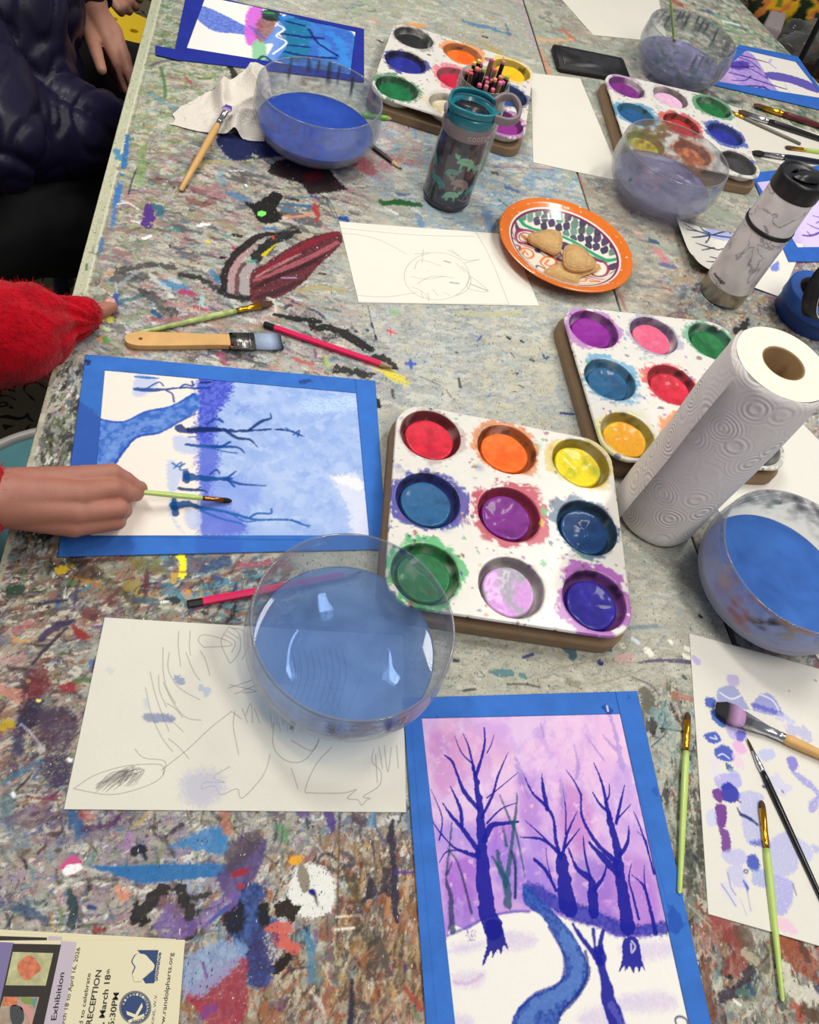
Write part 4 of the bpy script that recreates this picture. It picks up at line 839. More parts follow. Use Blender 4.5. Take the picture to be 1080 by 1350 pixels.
# --- the blue painting, being worked on, on the left
def paint_winter_blue(cv):
    cv.frame(0, 0, 1)
    cv.col[:] = lin('#efe7dd')
    cv.frame(90, 460, .39815)
    cv.B([(432, 90), (960, 140), (1010, 620), (440, 620)], '#a9bfe8', 1, 3, 2, 1, False)
    for k, (c, a, sp) in enumerate((('#8fabe2', .5, .9), ('#c4d4f0', .5, .95), ('#93aee6', .35, .95), ('#b4c8ec', .4, .9))):
        cv.B([(440, 95), (960, 145), (1005, 615), (445, 615)], c, a, 6, 3, 10+k, False, sp, 60)
    cv.B([(900, 430), (960, 420), (1010, 620), (940, 610), (930, 540), (880, 440)], '#dfe2f0', .8, 18, 8, 2)
    cv.B([(870, 420), (960, 430), (975, 470), (900, 445)], '#f0ecec', .85, 10, 4, 2)
    cv.B([(780, 170), (950, 160), (950, 200), (790, 210)], '#c4dcf2', .7, 16, 8, 3, spot=.7)
    cv.B([(430, 95), (540, 110), (530, 170), (500, 210), (480, 300), (420, 300), (425, 200)], '#4349cc', .9, 22, 8, 3, col2='#5f6fdc')
    cv.B([(435, 300), (500, 320), (480, 450), (450, 480), (425, 400)], '#5a68d8', .8, 22, 10, 4)
    cv.B([(440, 480), (520, 510), (590, 605), (440, 620), (430, 540)], '#5a64d4', .7, 20, 10, 5)
    cv.B([(500, 420), (640, 460), (560, 560), (480, 520)], '#8098e6', .5, 20, 12, 6)
    cv.S([(600, 190), (560, 210)], 20, '#7f9ae0', .6, 1); cv.S([(560, 180), (600, 200), (640, 190)], 16, '#8fa8e6', .5, 1)
    # the path
    cv.B([(100, 230), (180, 240), (260, 205), (340, 190), (420, 145), (430, 200), (370, 240), (300, 280), (240, 290), (200, 320), (160, 380), (130, 400), (60, 400), (60, 230)], '#3d6fc8', .97, 4, 2, 7, col2='#6a93dc', nscale=12)
    cv.S([(100, 232), (180, 242), (260, 207), (340, 190), (415, 150)], 8, '#2c5cc0', .8, .5); cv.S([(420, 215), (370, 240), (300, 278), (230, 290), (190, 330), (150, 385)], 9, '#2450b4', .8, .5)
    cv.S([(110, 380), (150, 330), (200, 270), (300, 240)], 24, '#86a8e4', .5, .8, .4)
    # pale shadows
    for q in ([(230, 80), (300, 110), (250, 155), (215, 150)], [(350, 290), (420, 300), (430, 345), (360, 340)], [(330, 370), (380, 400), (350, 480), (330, 470)], [(340, 490), (350, 560), (385, 610), (360, 590), (330, 530)], [(390, 530), (440, 550), (430, 600), (390, 580)]):
        cv.B(q, '#b9c8ea', .75, 8, 5, 8)
    K = '#1c4fa0'; D = '#153a80'
    for p, w_, c in (([(222, 92), (260, 95), (300, 97)], [8, 12, 6], '#3a78c0'), ([(220, 132), (270, 136), (330, 133), (380, 128), (430, 130), (470, 128)], [12, 20, 9, 8, 10, 8], K), ([(265, 128), (300, 110), (315, 122)], 6, K), ([(370, 130), (385, 118), (412, 122), (410, 108)], 8, K),
        ([(325, 138), (345, 150), (350, 175)], 7, K), ([(440, 112), (470, 110)], 10, D),
        ([(370, 262), (400, 272), (480, 268), (560, 272), (640, 268), (720, 268), (780, 290)], [34, 22, 18, 12, 8, 6, 4], D), ([(400, 268), (440, 265), (500, 268)], 20, '#18306c'), ([(460, 250), (485, 232), (512, 242), (500, 230)], 8, K), ([(600, 268), (640, 240), (670, 230), (668, 212)], [10, 12, 8, 3], D),
        ([(520, 268), (560, 295), (600, 300), (628, 326)], [14, 12, 10, 3], D), ([(745, 285), (765, 270), (760, 290)], 5, K), ([(720, 262), (760, 285)], 6, '#3a6cb0'),
        ([(390, 316), (440, 322), (500, 324), (560, 326), (585, 345)], [10, 14, 14, 10, 4], K), ([(480, 325), (510, 322), (535, 308)], 10, K), ([(440, 322), (520, 340), (560, 345)], 6, '#3a6cb8'), ([(400, 292), (430, 290)], 7, '#5c88cc'),
        ([(345, 378), (365, 390), (385, 380)], 7, '#3a72b8'), ([(350, 395), (375, 375), (370, 400), (395, 398)], 6, '#3a72b8'),
        ([(390, 410), (392, 435)], [22, 26], '#14488c'), ([(395, 422), (440, 428), (500, 430), (540, 428)], [34, 24, 18, 12], '#16529c'), ([(520, 430), (560, 445), (600, 450), (655, 453)], [12, 10, 8, 3], K), ([(530, 425), (555, 405)], [10, 5], K), ([(470, 415), (490, 400), (500, 410)], 7, K), ([(530, 436), (550, 455)], 8, K),
        ([(368, 462), (400, 466), (440, 468), (460, 475)], [14, 14, 10, 4], '#12407c'), ([(420, 468), (440, 458)], 6, K),
        ([(350, 500), (355, 545)], [18, 24], '#155090'), ([(355, 520), (400, 515), (440, 525)], [40, 22, 16], '#15559c'), ([(430, 525), (500, 535), (560, 550), (620, 565), (700, 565), (750, 570), (800, 592)], [16, 12, 12, 10, 8, 8, 3], '#2a68b0'),
        ([(600, 560), (625, 545), (670, 545), (672, 530)], 8, '#2a68b0'), ([(440, 535), (500, 560), (560, 575), (585, 585)], [10, 8, 7, 3], '#3a6cc0'), ([(540, 545), (580, 570), (620, 570)], 6, '#3a6cc0'), ([(740, 565), (770, 580), (800, 585)], 5, '#2a68b0')):
        cv.S(p, w_, c, .92, .25)
def tape_blue(cv):
    cv.frame(90, 460, .39815)
    cv.B([(0, 180), (110, 235), (110, 400), (0, 400)], '#2750a4', .75, 12, 5, 3)
    cv.B([(430, 615), (560, 615), (560, 700), (440, 700)], '#2f58b8', .55, 10, 6, 3)
    cv.S([(70, 622), (300, 622), (600, 630), (780, 632)], 4, '#1c4796', .7)
    cv.S([(60, 42), (65, 44)], 22, '#15294e', .9, 1); cv.S([(770, 108), (800, 104)], 18, '#1c4080', .85, .8)
    cv.B([(0, 600), (200, 620), (190, 690), (0, 690)], '#27519c', .5, 8, 8, 3)
taped_painting('watercolour_painting', 'blue winter tree painting taped down under the painting hand', [(138, 488), (470, 518), (487, 706), (119, 706)], [(113, 467), (495, 502), (510, 724), (76, 734)], paint_winter_blue, '#3370c6', tape_marks=tape_blue)

# --- the violet painting at the bottom
def paint_violet(cv):
    cv.col[:] = lin('#dcc0e0')
    cv.frame(520, 900, .37037)
    X0 = [(95, 120), (810, 105), (990, 900), (190, 920)]
    for k, (c, a, sp, ns) in enumerate((('#e4c0de', .7, .85, 120), ('#cfaae0', .6, .95, 110), ('#bc9cdc', .4, 1.0, 90), ('#e8d0e4', .5, .98, 90))):
        cv.B(X0, c, a, 6, 3, 20+k, False, sp, ns)
    for q, c, a in (([(130, 180), (260, 200), (240, 380), (140, 380)], '#cd8fc8', .7), ([(190, 640), (300, 620), (310, 780), (210, 820)], '#a566cc', .85), ([(340, 520), (420, 500), (430, 640), (340, 640)], '#a060cc', .85), ([(440, 320), (520, 400), (510, 560), (440, 480)], '#b68ad4', .8),
        ([(600, 360), (700, 440), (690, 620), (600, 560)], '#c07ec4', .7), ([(720, 640), (900, 640), (940, 860), (760, 860)], '#b680cc', .7), ([(380, 640), (560, 640), (600, 780), (420, 760)], '#9a84dc', .8), ([(330, 560), (560, 560), (480, 700), (330, 700)], '#a58ae0', .6),
        ([(150, 500), (300, 520), (320, 600), (170, 600)], '#a794dc', .7), ([(780, 300), (860, 330), (870, 460), (780, 440)], '#c4a6de', .7), ([(640, 620), (760, 660), (780, 840), (640, 800)], '#8e74cc', .7), ([(190, 800), (320, 790), (320, 870), (195, 890)], '#9c7cd0', .8),
        ([(180, 130), (300, 150), (420, 260), (300, 330), (200, 280)], '#d8a4cc', .5), ([(560, 150), (760, 130), (800, 300), (620, 330)], '#e2bcdc', .6)):
        cv.B(q, c, a, 22, 20, 31, spot=.55, nscale=36)
    for k in range(3): cv.scatter((150, 150, 900, 850), 90, ['#d8b4e0', '#b48ed6', '#e4cce8', '#a47cce'], (14, 40), (30, 120), (70, 110), (.10, .25), .8, 40+k, .9)
    Yr = (cv.Y-cv.Y.min())/(cv.Y.max()-cv.Y.min()); kk = np.clip((.72-Yr)/.35, 0, 1)[..., None]*.45; cv.col[:] = cv.col*(1-kk)+lin('#a87cd4')*kk
    # snow
    cv.B([(188, 905), (260, 880), (330, 840), (420, 820), (520, 815), (580, 830), (640, 850), (720, 870), (800, 905), (900, 905), (988, 890), (1160, 1420), (190, 1420)], '#e9e6e0', 1, 3, 1.5, 3)
    for q in ([(400, 890), (500, 900), (490, 940), (380, 950)], [(210, 1040), (320, 1030), (300, 1080), (220, 1080)], [(800, 940), (980, 920), (980, 970), (860, 990)], [(800, 1120), (960, 1100), (1000, 1160), (820, 1170)], [(210, 930), (320, 940), (230, 960)], [(660, 1180), (760, 1150), (820, 1220), (680, 1220)], [(220, 1180), (280, 1200), (270, 1230), (220, 1230)]):
        cv.B(q, '#c4bce0', .6, 14, 12, 6, col2='#d8c4dc')
    cv.S([(215, 1065), (270, 1070), (310, 1040)], 10, '#c8a8d4', .6, 1, .3); cv.S([(190, 960), (300, 930), (420, 890)], 10, '#d0c8e4', .5, 1)
    I = '#2226a0'; N = '#1f2396'
    # hill under the trees
    cv.B([(460, 715), (520, 720), (600, 770), (700, 800), (760, 830), (860, 860), (985, 850), (985, 890), (900, 905), (800, 905), (720, 870), (640, 850), (560, 810), (470, 770)], '#3337a4', .93, 10, 6, 4, col2='#4a50ba')
    cv.S([(190, 900), (250, 875), (330, 835), (420, 815), (480, 815)], 8, '#6a62b8', .8, .5)
    # river
    cv.B([(465, 720), (520, 770), (580, 830), (640, 900), (680, 980), (690, 1040), (660, 1110), (600, 1170), (570, 1230), (425, 1230), (440, 1160), (500, 1110), (570, 1080), (605, 1040), (605, 980), (570, 900), (530, 840), (480, 800), (460, 780)], '#2b4aa6', .97, 4, 2, 5, col2='#4468b8')
    cv.S([(600, 900), (650, 980), (655, 1040), (620, 1090), (540, 1130), (490, 1170), (470, 1220)], [30, 44, 40, 40, 40, 44, 44], '#6c90cc', .55, .9, .35)
    cv.S([(680, 960), (690, 1040), (650, 1115), (590, 1180)], 14, '#1d2f8c', .8, .4); cv.S([(440, 1170), (500, 1110), (580, 1075), (605, 1030), (600, 960), (550, 870)], 10, '#2038a0', .8, .4)
    # trees
    T = [([(350, 870), (325, 780), (315, 640), (312, 560), (305, 460), (290, 340), (280, 300)], [70, 56, 46, 34, 24, 16, 10]), ([(283, 310), (265, 230), (245, 182)], [10, 7, 3]), ([(290, 330), (310, 270), (322, 210), (320, 160)], [14, 9, 8, 3]), ([(280, 290), (240, 250), (215, 190)], [7, 5, 2]),
        ([(330, 250), (345, 220), (355, 185)], [4, 4, 2]), ([(310, 480), (350, 400), (370, 330), (405, 248)], [10, 9, 7, 2]), ([(330, 410), (380, 370), (440, 320)], [5, 4, 2]), ([(300, 450), (250, 390), (225, 330), (205, 280), (178, 258)], [16, 16, 9, 9, 6]), ([(300, 600), (250, 530), (200, 470), (172, 428)], [18, 16, 12, 4]),
        ([(240, 510), (235, 450), (200, 370)], [14, 14, 4]), ([(300, 620), (240, 600), (200, 575), (140, 500), (120, 430)], [18, 10, 7, 5, 2]), ([(320, 560), (345, 510), (380, 502), (440, 495)], [22, 20, 14, 8]), ([(330, 500), (380, 450), (435, 428)], [7, 5, 3]), ([(160, 560), (170, 480), (130, 380)], [6, 5, 2]), ([(260, 600), (190, 600), (160, 640)], [6, 5, 3]),
        ([(620, 800), (605, 700), (595, 620)], [60, 48, 34]), ([(590, 620), (575, 560), (565, 480), (530, 430), (490, 390), (458, 320)], [18, 12, 11, 12, 8, 2]), ([(545, 450), (530, 380), (525, 325)], [16, 14, 2]), ([(590, 610), (530, 560), (450, 550)], [16, 10, 4]), ([(550, 570), (510, 530), (465, 490)], [8, 6, 2]), ([(600, 610), (615, 540), (650, 460)], [12, 9, 3]), ([(605, 590), (660, 520)], [9, 3]), ([(610, 540), (610, 450), (600, 380)], [6, 5, 2]),
        ([(830, 870), (815, 760), (800, 660), (795, 600), (770, 500), (760, 460)], [50, 40, 34, 30, 24, 14]), ([(765, 480), (740, 360), (710, 285)], [16, 9, 3]), ([(760, 460), (730, 430), (706, 390)], [10, 10, 3]), ([(790, 500), (805, 430), (820, 365)], [12, 9, 2]), ([(790, 640), (720, 570), (670, 480), (665, 395)], [22, 14, 10, 4]), ([(665, 400), (640, 350), (612, 312)], [9, 6, 2]), ([(795, 680), (740, 620), (695, 570)], [26, 24, 8]), ([(800, 620), (830, 570), (835, 510)], [14, 12, 3]), ([(790, 490), (845, 430)], [7, 2]), ([(750, 430), (765, 400), (765, 360)], [7, 6, 3]),
        ([(710, 820), (705, 740), (700, 700), (650, 660), (620, 590)], [34, 34, 24, 14, 4]), ([(700, 700), (680, 620), (672, 545)], [10, 9, 3]), ([(710, 740), (745, 690), (755, 650)], [16, 10, 3]), ([(575, 740), (540, 670), (500, 630)], [10, 14, 12]), ([(560, 700), (545, 640), (540, 590)], [4, 4, 2]),
        ([(930, 890), (905, 780), (885, 720), (845, 685)], [16, 12, 9, 2]), ([(900, 760), (890, 700), (890, 650)], [6, 5, 2]), ([(870, 840), (850, 760), (835, 700), (845, 640)], [10, 8, 6, 2]), ([(925, 680), (900, 590), (870, 500), (852, 458)], [9, 6, 6, 2]), ([(905, 610), (895, 560), (865, 530)], [5, 4, 2])]
    for p, w_ in T: cv.S(p, w_, I, .97, .2, 0, .8)
    for p, w_ in (([(205, 880), (200, 760), (185, 700), (195, 600), (205, 500)], [24, 16, 9, 8, 3]), ([(275, 820), (250, 720), (225, 640), (190, 590)], [9, 9, 7, 2]), ([(190, 680), (205, 640)], [7, 3])): cv.S(p, w_, '#2b3f6c', .85, .3)
    for p, w_ in (([(405, 790), (400, 720), (375, 650), (368, 600)], [28, 26, 18, 14]), ([(395, 720), (410, 640), (420, 560), (435, 430), (435, 395)], [20, 16, 14, 9, 3]), ([(425, 520), (400, 460), (375, 400)], [10, 8, 3]), ([(400, 580), (385, 510)], [12, 3]), ([(425, 500), (440, 560), (465, 690)], [6, 8, 4]), ([(350, 620), (390, 690)], [8, 14]), ([(430, 765), (432, 640), (420, 600)], [9, 9, 6])): cv.S(p, w_, '#1f5a72', .85, .3)
    cv.S([(430, 765), (430, 660), (415, 600)], [9, 9, 6], '#2a2a6c', .8, .3)
    # trunk feet on the snow
    cv.B([(325, 850), (375, 850), (395, 910), (405, 950), (390, 935), (380, 970), (370, 950), (350, 980), (345, 955), (318, 1005), (315, 990), (330, 930)], N, .97, 4, 1.5, 6)
    cv.B([(815, 915), (865, 910), (880, 980), (895, 1030), (880, 1010), (872, 1030), (862, 1010), (850, 1032), (838, 1010), (820, 1028), (818, 1010), (800, 1030), (812, 980)], I, .97, 3, 1.5, 6)
    cv.S([(845, 920), (858, 940), (845, 960), (843, 930)], 5, '#d8d4e8', .9)
    cv.S([(730, 960), (745, 1040), (770, 1140), (800, 1240)], [40, 36, 56, 72], I, .97, .2); cv.S([(730, 990), (700, 950), (660, 900), (635, 860)], [34, 20, 16, 10], I, .97, .2); cv.S([(735, 960), (735, 920), (745, 880)], [22, 16, 10], I, .97, .2); cv.S([(715, 950), (708, 880)], [8, 14], I, .95, .2)
    cv.S([(770, 1150), (800, 1200), (815, 1230)], 20, '#6c70c4', .5, .8, .4)
    # faint far branches and the drip at the top right
    for p, w_ in (([(520, 145), (532, 190)], [4, 10]), ([(430, 260), (450, 330), (480, 420)], [4, 26, 8]), ([(640, 220), (655, 300), (645, 350)], [3, 14, 4]), ([(680, 185), (720, 240), (750, 280)], [3, 10, 3]), ([(740, 185), (790, 240)], [3, 14]), ([(590, 340), (600, 400), (595, 460)], [6, 20, 5])): cv.S(p, w_, '#9c86cc', .6, .6, .2, 3)
    cv.S([(765, 110), (785, 170), (800, 240), (810, 300)], [12, 14, 20, 26], '#a894d4', .7, .5, .2)
    for k in range(40): cv.dot((random.Random(k).uniform(255, 290), random.Random(k+99).uniform(880, 920)), 1.6, '#7c74b8', .8)
    # the signature loop, bottom right corner
    cv.S([(1010, 1230), (1000, 1200), (1015, 1188), (1040, 1200), (1045, 1230)], 6, '#2c2c6c', .95, .1)
def tape_violet(cv):
    cv.frame(520, 900, .37037)
    cv.S([(985, 815), (1000, 850), (990, 880)], [30, 50, 24], '#1a49a8', .8, .6)
    cv.S([(752, 90), (762, 100)], [26, 30], '#163c90', .9, .3); cv.S([(757, 84), (761, 100)], 6, '#c9dcf4', .95)
    cv.S([(790, 40), (800, 100), (900, 500), (1000, 900)], 3, '#1b4eb0', .6); cv.S([(60, 160), (90, 500), (150, 1200)], 3, '#1b4eb0', .5); cv.S([(130, 430), (150, 560), (160, 650)], 6, '#3a49b4', .5)
    cv.S([(925, 380), (930, 390)], 18, '#1a4fb4', .7, .8); cv.S([(832, 45), (838, 52), (830, 56)], 3, '#163c90', .9); cv.S([(150, 120), (154, 124)], 6, '#163c90', .9)
def lerp(a, b, t): return (a[0]+(b[0]-a[0])*t, a[1]+(b[1]-a[1])*t)
pi_ = [(556, 947), (818, 941), lerp((818, 941), (909, 1350), 1.13), lerp((556, 947), (600, 1350), 1.13)]
po_ = [(531, 920), (840, 911), lerp((840, 911), (938, 1350), 1.15), lerp((531, 920), (562, 1350), 1.17)]
taped_painting('watercolour_painting', 'violet winter forest painting with a blue stream, taped down at the front', pi_, po_, paint_violet, '#326cc0', '#e6e0e6', .00075, tape_marks=tape_violet)

# --- the small painting beyond the blue bowl
def paint_far(cv):
    cv.col[:] = lin('#ece9e4'); cv.frame(200, 0, .2963)
    cv.B([(190, 30), (240, 30), (330, 70), (440, 130), (470, 160), (380, 150), (280, 140), (230, 110), (200, 80)], '#4a68cc', .92, 8, 3, 1, col2='#6a88dc')
    cv.B([(430, 40), (470, 25), (500, 60), (470, 190), (425, 195), (415, 130)], '#d470d8', .95, 10, 4, 2); cv.B([(450, 190), (500, 180), (510, 270), (470, 290), (450, 260)], '#8cc89c', .9, 10, 4, 3)
    cv.B([(480, 80), (550, 80), (545, 150), (490, 190), (460, 150)], '#8a5a5c', .9, 12, 4, 4, col2='#a4746c'); cv.B([(490, 50), (540, 40), (580, 70), (560, 95), (500, 85)], '#173c34', .95, 8, 3, 5); cv.S([(500, 55), (540, 60)], 16, '#4a9c6c', .8, .6)
    cv.B([(580, 60), (890, 140), (895, 330), (560, 270), (600, 180)], '#2a68c8', .95, 6, 3, 6, col2='#3c84d8', nscale=30)
    cv.B([(590, 90), (700, 110), (690, 250), (570, 250)], '#2c7c98', .85, 20, 8, 7, spot=.6, nscale=16)
    for p, w_ in (([(600, 95), (680, 115)], 14), ([(580, 150), (680, 165), (760, 170)], 18), ([(600, 200), (700, 210)], 12), ([(590, 230), (690, 250), (820, 260)], 16), ([(700, 130), (740, 190), (830, 250)], 14), ([(640, 80), (780, 110)], 10)): cv.S(p, w_, '#152c80', .9, .6, .1)
    cv.S([(790, 150), (840, 190), (860, 290)], 34, '#4a94e4', .7, .9, .4)
    cv.B([(560, 90), (600, 130), (560, 150), (600, 200), (530, 290), (490, 290), (540, 200), (500, 190), (560, 110)], '#6f96e0', .92, 4, 2, 9); cv.S([(470, 270), (500, 250), (540, 280)], 14, '#24504c', .9, .5); cv.S([(440, 120), (500, 170)], 20, '#5468c8', .6, .8)
    cv.S([(560, 110), (590, 130), (555, 160), (600, 190), (540, 240)], 9, '#eef0f2', .9, .2); cv.S([(585, 70), (600, 60)], 10, '#eef0f2', .9)
fi = [(272, -8), (469, 42), (462, 98), (246, 63)]
fo = [(246, -10), (480, 38), (480, 108), (228, 78)]
far = taped_painting('watercolour_painting', 'small painting with dark blue tape beyond the crumpled paper towel', fi, fo, paint_far, '#1c2c94', step=.0016)
sc, _ = quad_canvas([(205, 60), (240, 66), (238, 80), (205, 72)], .002, '#1c2c94', .0026); sheet('painters_tape', sc, TAPE_M, far, .0003)

# --- the painting at the far right edge
def paint_right(cv):
    cv.col[:] = lin('#dedad2'); cv.frame(860, 0, .2037)
    cv.B([(395, 520), (540, 330), (640, 345), (700, 420), (760, 520), (830, 620), (700, 610), (560, 570), (420, 560)], '#9c84d0', .95, 8, 4, 1, col2='#b49cd8')
    cv.B([(395, 515), (500, 470), (560, 560), (410, 550)], '#c8a8d8', .8, 14, 8, 2); cv.B([(500, 400), (620, 400), (610, 450), (510, 440)], '#4430a4', .85, 18, 5, 3)
    for p, w_ in (([(540, 350), (620, 370), (750, 405)], [10, 12, 8]), ([(520, 430), (620, 440), (700, 480), (750, 510)], 10), ([(500, 470), (620, 500), (760, 545), (870, 578)], [8, 12, 12, 8]), ([(560, 560), (700, 560), (820, 615)], 12), ([(560, 370), (640, 400), (700, 450)], 9), ([(520, 520), (600, 520), (640, 490)], 8), ([(640, 590), (720, 560), (740, 580)], 9), ([(560, 400), (600, 430), (660, 430)], 9)): cv.S(p, w_, '#3c2c7c', .9, .5)
    cv.B([(730, 470), (820, 470), (1000, 520), (1080, 580), (1060, 600), (900, 540), (760, 510)], '#5448b0', .92, 6, 3, 4); cv.S([(770, 385), (760, 410), (800, 440)], 12, '#b4a8d8', .8, .6); cv.S([(865, 545), (870, 570), (910, 620)], 7, '#c4bcdc', .8, .6)
taped_painting('watercolour_painting', 'purple tree painting taped at the right edge beyond the loaded brushes', [(938, 106), (984, 66), (1049, 81), (1088, 130)], [(918, 100), (972, 60), (1052, 72), (1098, 146)][:0] or [(924, 108), (975, 59), (1052, 74), (1104, 150)], paint_right, '#2c64bc', step=.0024)
# --- the painting under the tumbler
def paint_under(cv):
    cv.col[:] = lin('#cdbfe6'); cv.frame(980, 190, .19259)
    cv.B([(400, 400), (620, 420), (620, 700), (420, 700)], '#dccfee', .8, 40, 20, 2)
    for p, w_ in (([(410, 625), (470, 625), (560, 590)], [14, 16, 12]), ([(440, 545), (500, 575), (560, 590)], [5, 12, 14]), ([(480, 490), (520, 500), (560, 490)], 8), ([(440, 600), (460, 625)], 9), ([(500, 540), (540, 520)], 7)): cv.S(p, w_, '#6a44b0', .9, .4)
taped_painting('watercolour_painting', 'pale lilac painting with purple branches, taped beneath the marble tumbler', [(998, 240), (1100, 228), (1150, 325), (1052, 326)], [(990, 228), (1110, 215), (1190, 345), (1040, 345)], paint_under, '#2c64bc', step=.002)

# ---------------------------------------------------------------- loose sheets
def loose(name, label, q, base='#e8e4d8', step=.0009, h=.0009, paint=None, cat='paper', zf=None, group=None):
    cv, w = quad_canvas(q, step, base, h)
    n = fbm(cv.X*30, cv.Y*30, 3, 2)[..., None]; cv.col[:] = cv.col*(1+.03*(n-.5))
    if paint: paint(cv)
    Z = None
    if zf: u, v = np.meshgrid(np.linspace(0, 1, cv.X.shape[1]), np.linspace(0, 1, cv.X.shape[0])); Z = zf(u, v)
    o = sheet(name, cv, PAPER_M, None, .0005, Z)
    return tag(o, label, cat, group)
def draw_cat(cv):
    cv.frame(430, 230, .38889)
    th = [(270+110*math.cos(t)+105, 345+80*math.sin(t)) for t in np.linspace(0, 2*math.pi, 40)]
    L_ = [[(x, y) for x, y in th], [(45, 198), (130, 208), (200, 230), (272, 270)], [(105, 410), (200, 415), (310, 400)], [(50, 182), (300, 205), (500, 210)], [(105, 432), (400, 438), (620, 440)], [(505, 190), (560, 290), (620, 440)],
        [(425, 255), (470, 290), (520, 288), (470, 300)], [(410, 255), (450, 275)], [(490, 345), (550, 396), (480, 385), (490, 345)], [(400, 292), (420, 298)], [(420, 366), (450, 370)], [(345, 326), (350, 327)], [(300, 320), (320, 290), (390, 310)], [(290, 345), (340, 355), (400, 345)], [(310, 370), (360, 345), (430, 350)], [(360, 390), (380, 410)], [(400, 400), (420, 410)],
        [(300, 270), (350, 265)], [(320, 395), (330, 420)], [(345, 400), (350, 425)], [(330, 255), (325, 300)], [(440, 300), (470, 330)], [(290, 380), (330, 400), (350, 430)], [(460, 310), (490, 350), (480, 390), (440, 412)]]
    for l in L_: cv.S(l, 1.9, PENCIL, .55, .1, 0, .9)
    cv.S([(400, 293), (421, 299)], 5, PENCIL, .6); cv.S([(420, 366), (450, 370)], 5, PENCIL, .6); cv.S([(490, 372), (548, 394)], 4, PENCIL, .6)
loose('sketch_paper', 'faint pencil sketch of a cat face on paper lying partly beneath the plate', [(447, 292), (672, 309), (711, 403), (473, 399)], '#e4e2d6', .0007, paint=draw_cat, cat='drawing')
def draw_eyes(cv):
    cv.frame(60, 800, .46296)
    n = fbm(cv.X*20, cv.Y*20, 3, 5)[..., None]; cv.col[:] = cv.col*(1+.05*(n-.5))
    P_ = PENCIL; R_ = random.Random(4)
    A = [[(335, 115), (335, 180), (345, 230), (370, 275)], [(380, 70), (378, 110), (385, 170)], [(412, 68), (410, 110), (413, 138)], [(298, 185), (310, 240), (330, 300), (352, 355)], [(322, 195), (325, 240), (345, 285)], [(352, 130), (350, 180), (380, 230), (440, 265)], [(285, 230), (300, 300), (330, 370), (362, 412)],
        [(335, 215), (365, 275), (400, 315), (443, 323)], [(340, 310), (365, 330), (392, 355)], [(350, 375), (380, 400), (408, 432)], [(400, 130), (420, 180), (440, 210)], [(440, 125), (455, 150), (468, 195)], [(345, 275), (370, 290), (390, 315)],
        [(330, 465), (400, 410), (470, 345), (530, 298)], [(530, 298), (560, 320)], [(255, 405), (280, 430), (340, 440), (335, 480)],
        [(80, 518), (140, 480), (220, 455), (300, 448), (335, 455), (325, 490), (260, 520), (180, 535), (80, 518)], [(450, 115), (435, 95), (450, 80), (500, 90), (530, 110), (450, 115)],
        [(520, 60), (500, 100), (520, 150), (530, 158), (555, 120), (550, 75), (520, 55)], [(530, 60), (565, 70), (575, 110), (560, 150)], [(510, 80), (540, 100), (530, 130)], [(520, 70), (550, 90)], [(520, 232), (600, 205)], [(540, 248), (620, 215)], [(560, 245), (600, 240), (525, 222)],
        [(640, 420), (620, 480), (560, 545), (545, 518), (500, 535), (480, 510), (445, 518), (455, 500), (510, 500), (480, 485), (525, 455)], [(650, 330), (650, 400), (690, 440), (740, 435), (780, 380)], [(665, 310), (700, 340)], [(540, 295), (535, 340), (550, 420)], [(560, 290), (575, 330)], [(570, 310), (585, 275), (590, 330)], [(595, 290), (610, 330)],
        [(815, 400), (770, 450), (740, 520), (760, 530), (850, 530), (885, 520), (860, 545), (890, 550), (900, 565), (915, 550), (925, 545), (905, 540), (950, 510), (955, 470), (930, 440), (935, 405)], [(950, 400), (960, 460)], [(965, 395), (975, 470), (985, 400)], [(1000, 395), (1005, 460)], [(940, 420), (945, 500)], [(700, 460), (720, 520)], [(700, 380), (760, 410), (780, 370)]]
    for l in A: cv.S(l, 2.0, P_, .72, .15, 0, .9)
    for k in range(26):
        a = R_.uniform(0, 6.28); cx, cy = 210+R_.uniform(-30, 30), 492+R_.uniform(-10, 10)
        cv.S([(cx-42, cy+22+R_.uniform(-8, 8)), (cx, cy-R_.uniform(0, 14)), (cx+44, cy-24+R_.uniform(-8, 10)), (cx+20, cy+12)], 2.0, P_, .6, .1, 0, .9)
    for k in range(14):
        x = 640+k*9; cv.S([(x, 290+R_.uniform(-15, 10)), (x+R_.uniform(-10, 12), 345+R_.uniform(-10, 20))], 1.9, P_, .5, .1, 0, .9)
    cv.S([(700, 325), (708, 335), (700, 345)], 12, P_, .7, .8)
    # the crown of the head under the bowl
    for k in range(9):
        x = 700+k*18; cv.S([(x, 120), (x+12, 190), (x-10, 260+k*3)], 2.2, P_, .8, .1, 0, .9)
    for l in ([(660, 215), (740, 225), (860, 235)], [(640, 240), (700, 300), (760, 320)], [(800, 200), (840, 300)], [(900, 200), (860, 300)], [(760, 330), (800, 270), (830, 330)]): cv.S(l, 2.0, P_, .6, .1, 0, .9)
    cv.B([(285, 305), (360, 308), (360, 330), (285, 325)], '#7480a8', .75, 6, 3, 3); cv.S([(375, 203), (385, 213)], 20, '#7488b4', .7, .8); cv.S([(450, 235), (455, 240)], 26, '#a4b8cc', .7, .8)
    cv.B([(400, 480), (480, 465), (510, 520), (450, 570), (390, 540)], '#b4b4cc', .65, 18, 16, 4); cv.S([(180, 180), (190, 185)], 16, '#c4ccc8', .6, .9); cv.S([(285, 270), (290, 290)], 14, '#bcc4d0', .6, .9)
loose('sketch_paper', 'large pencil drawing of eyes and hair lying under the front glass bowl', [(138, 814), (531, 838), (535.5, 1071), (84, 1067)], '#dedbce', .0006, paint=draw_eyes, cat='drawing')
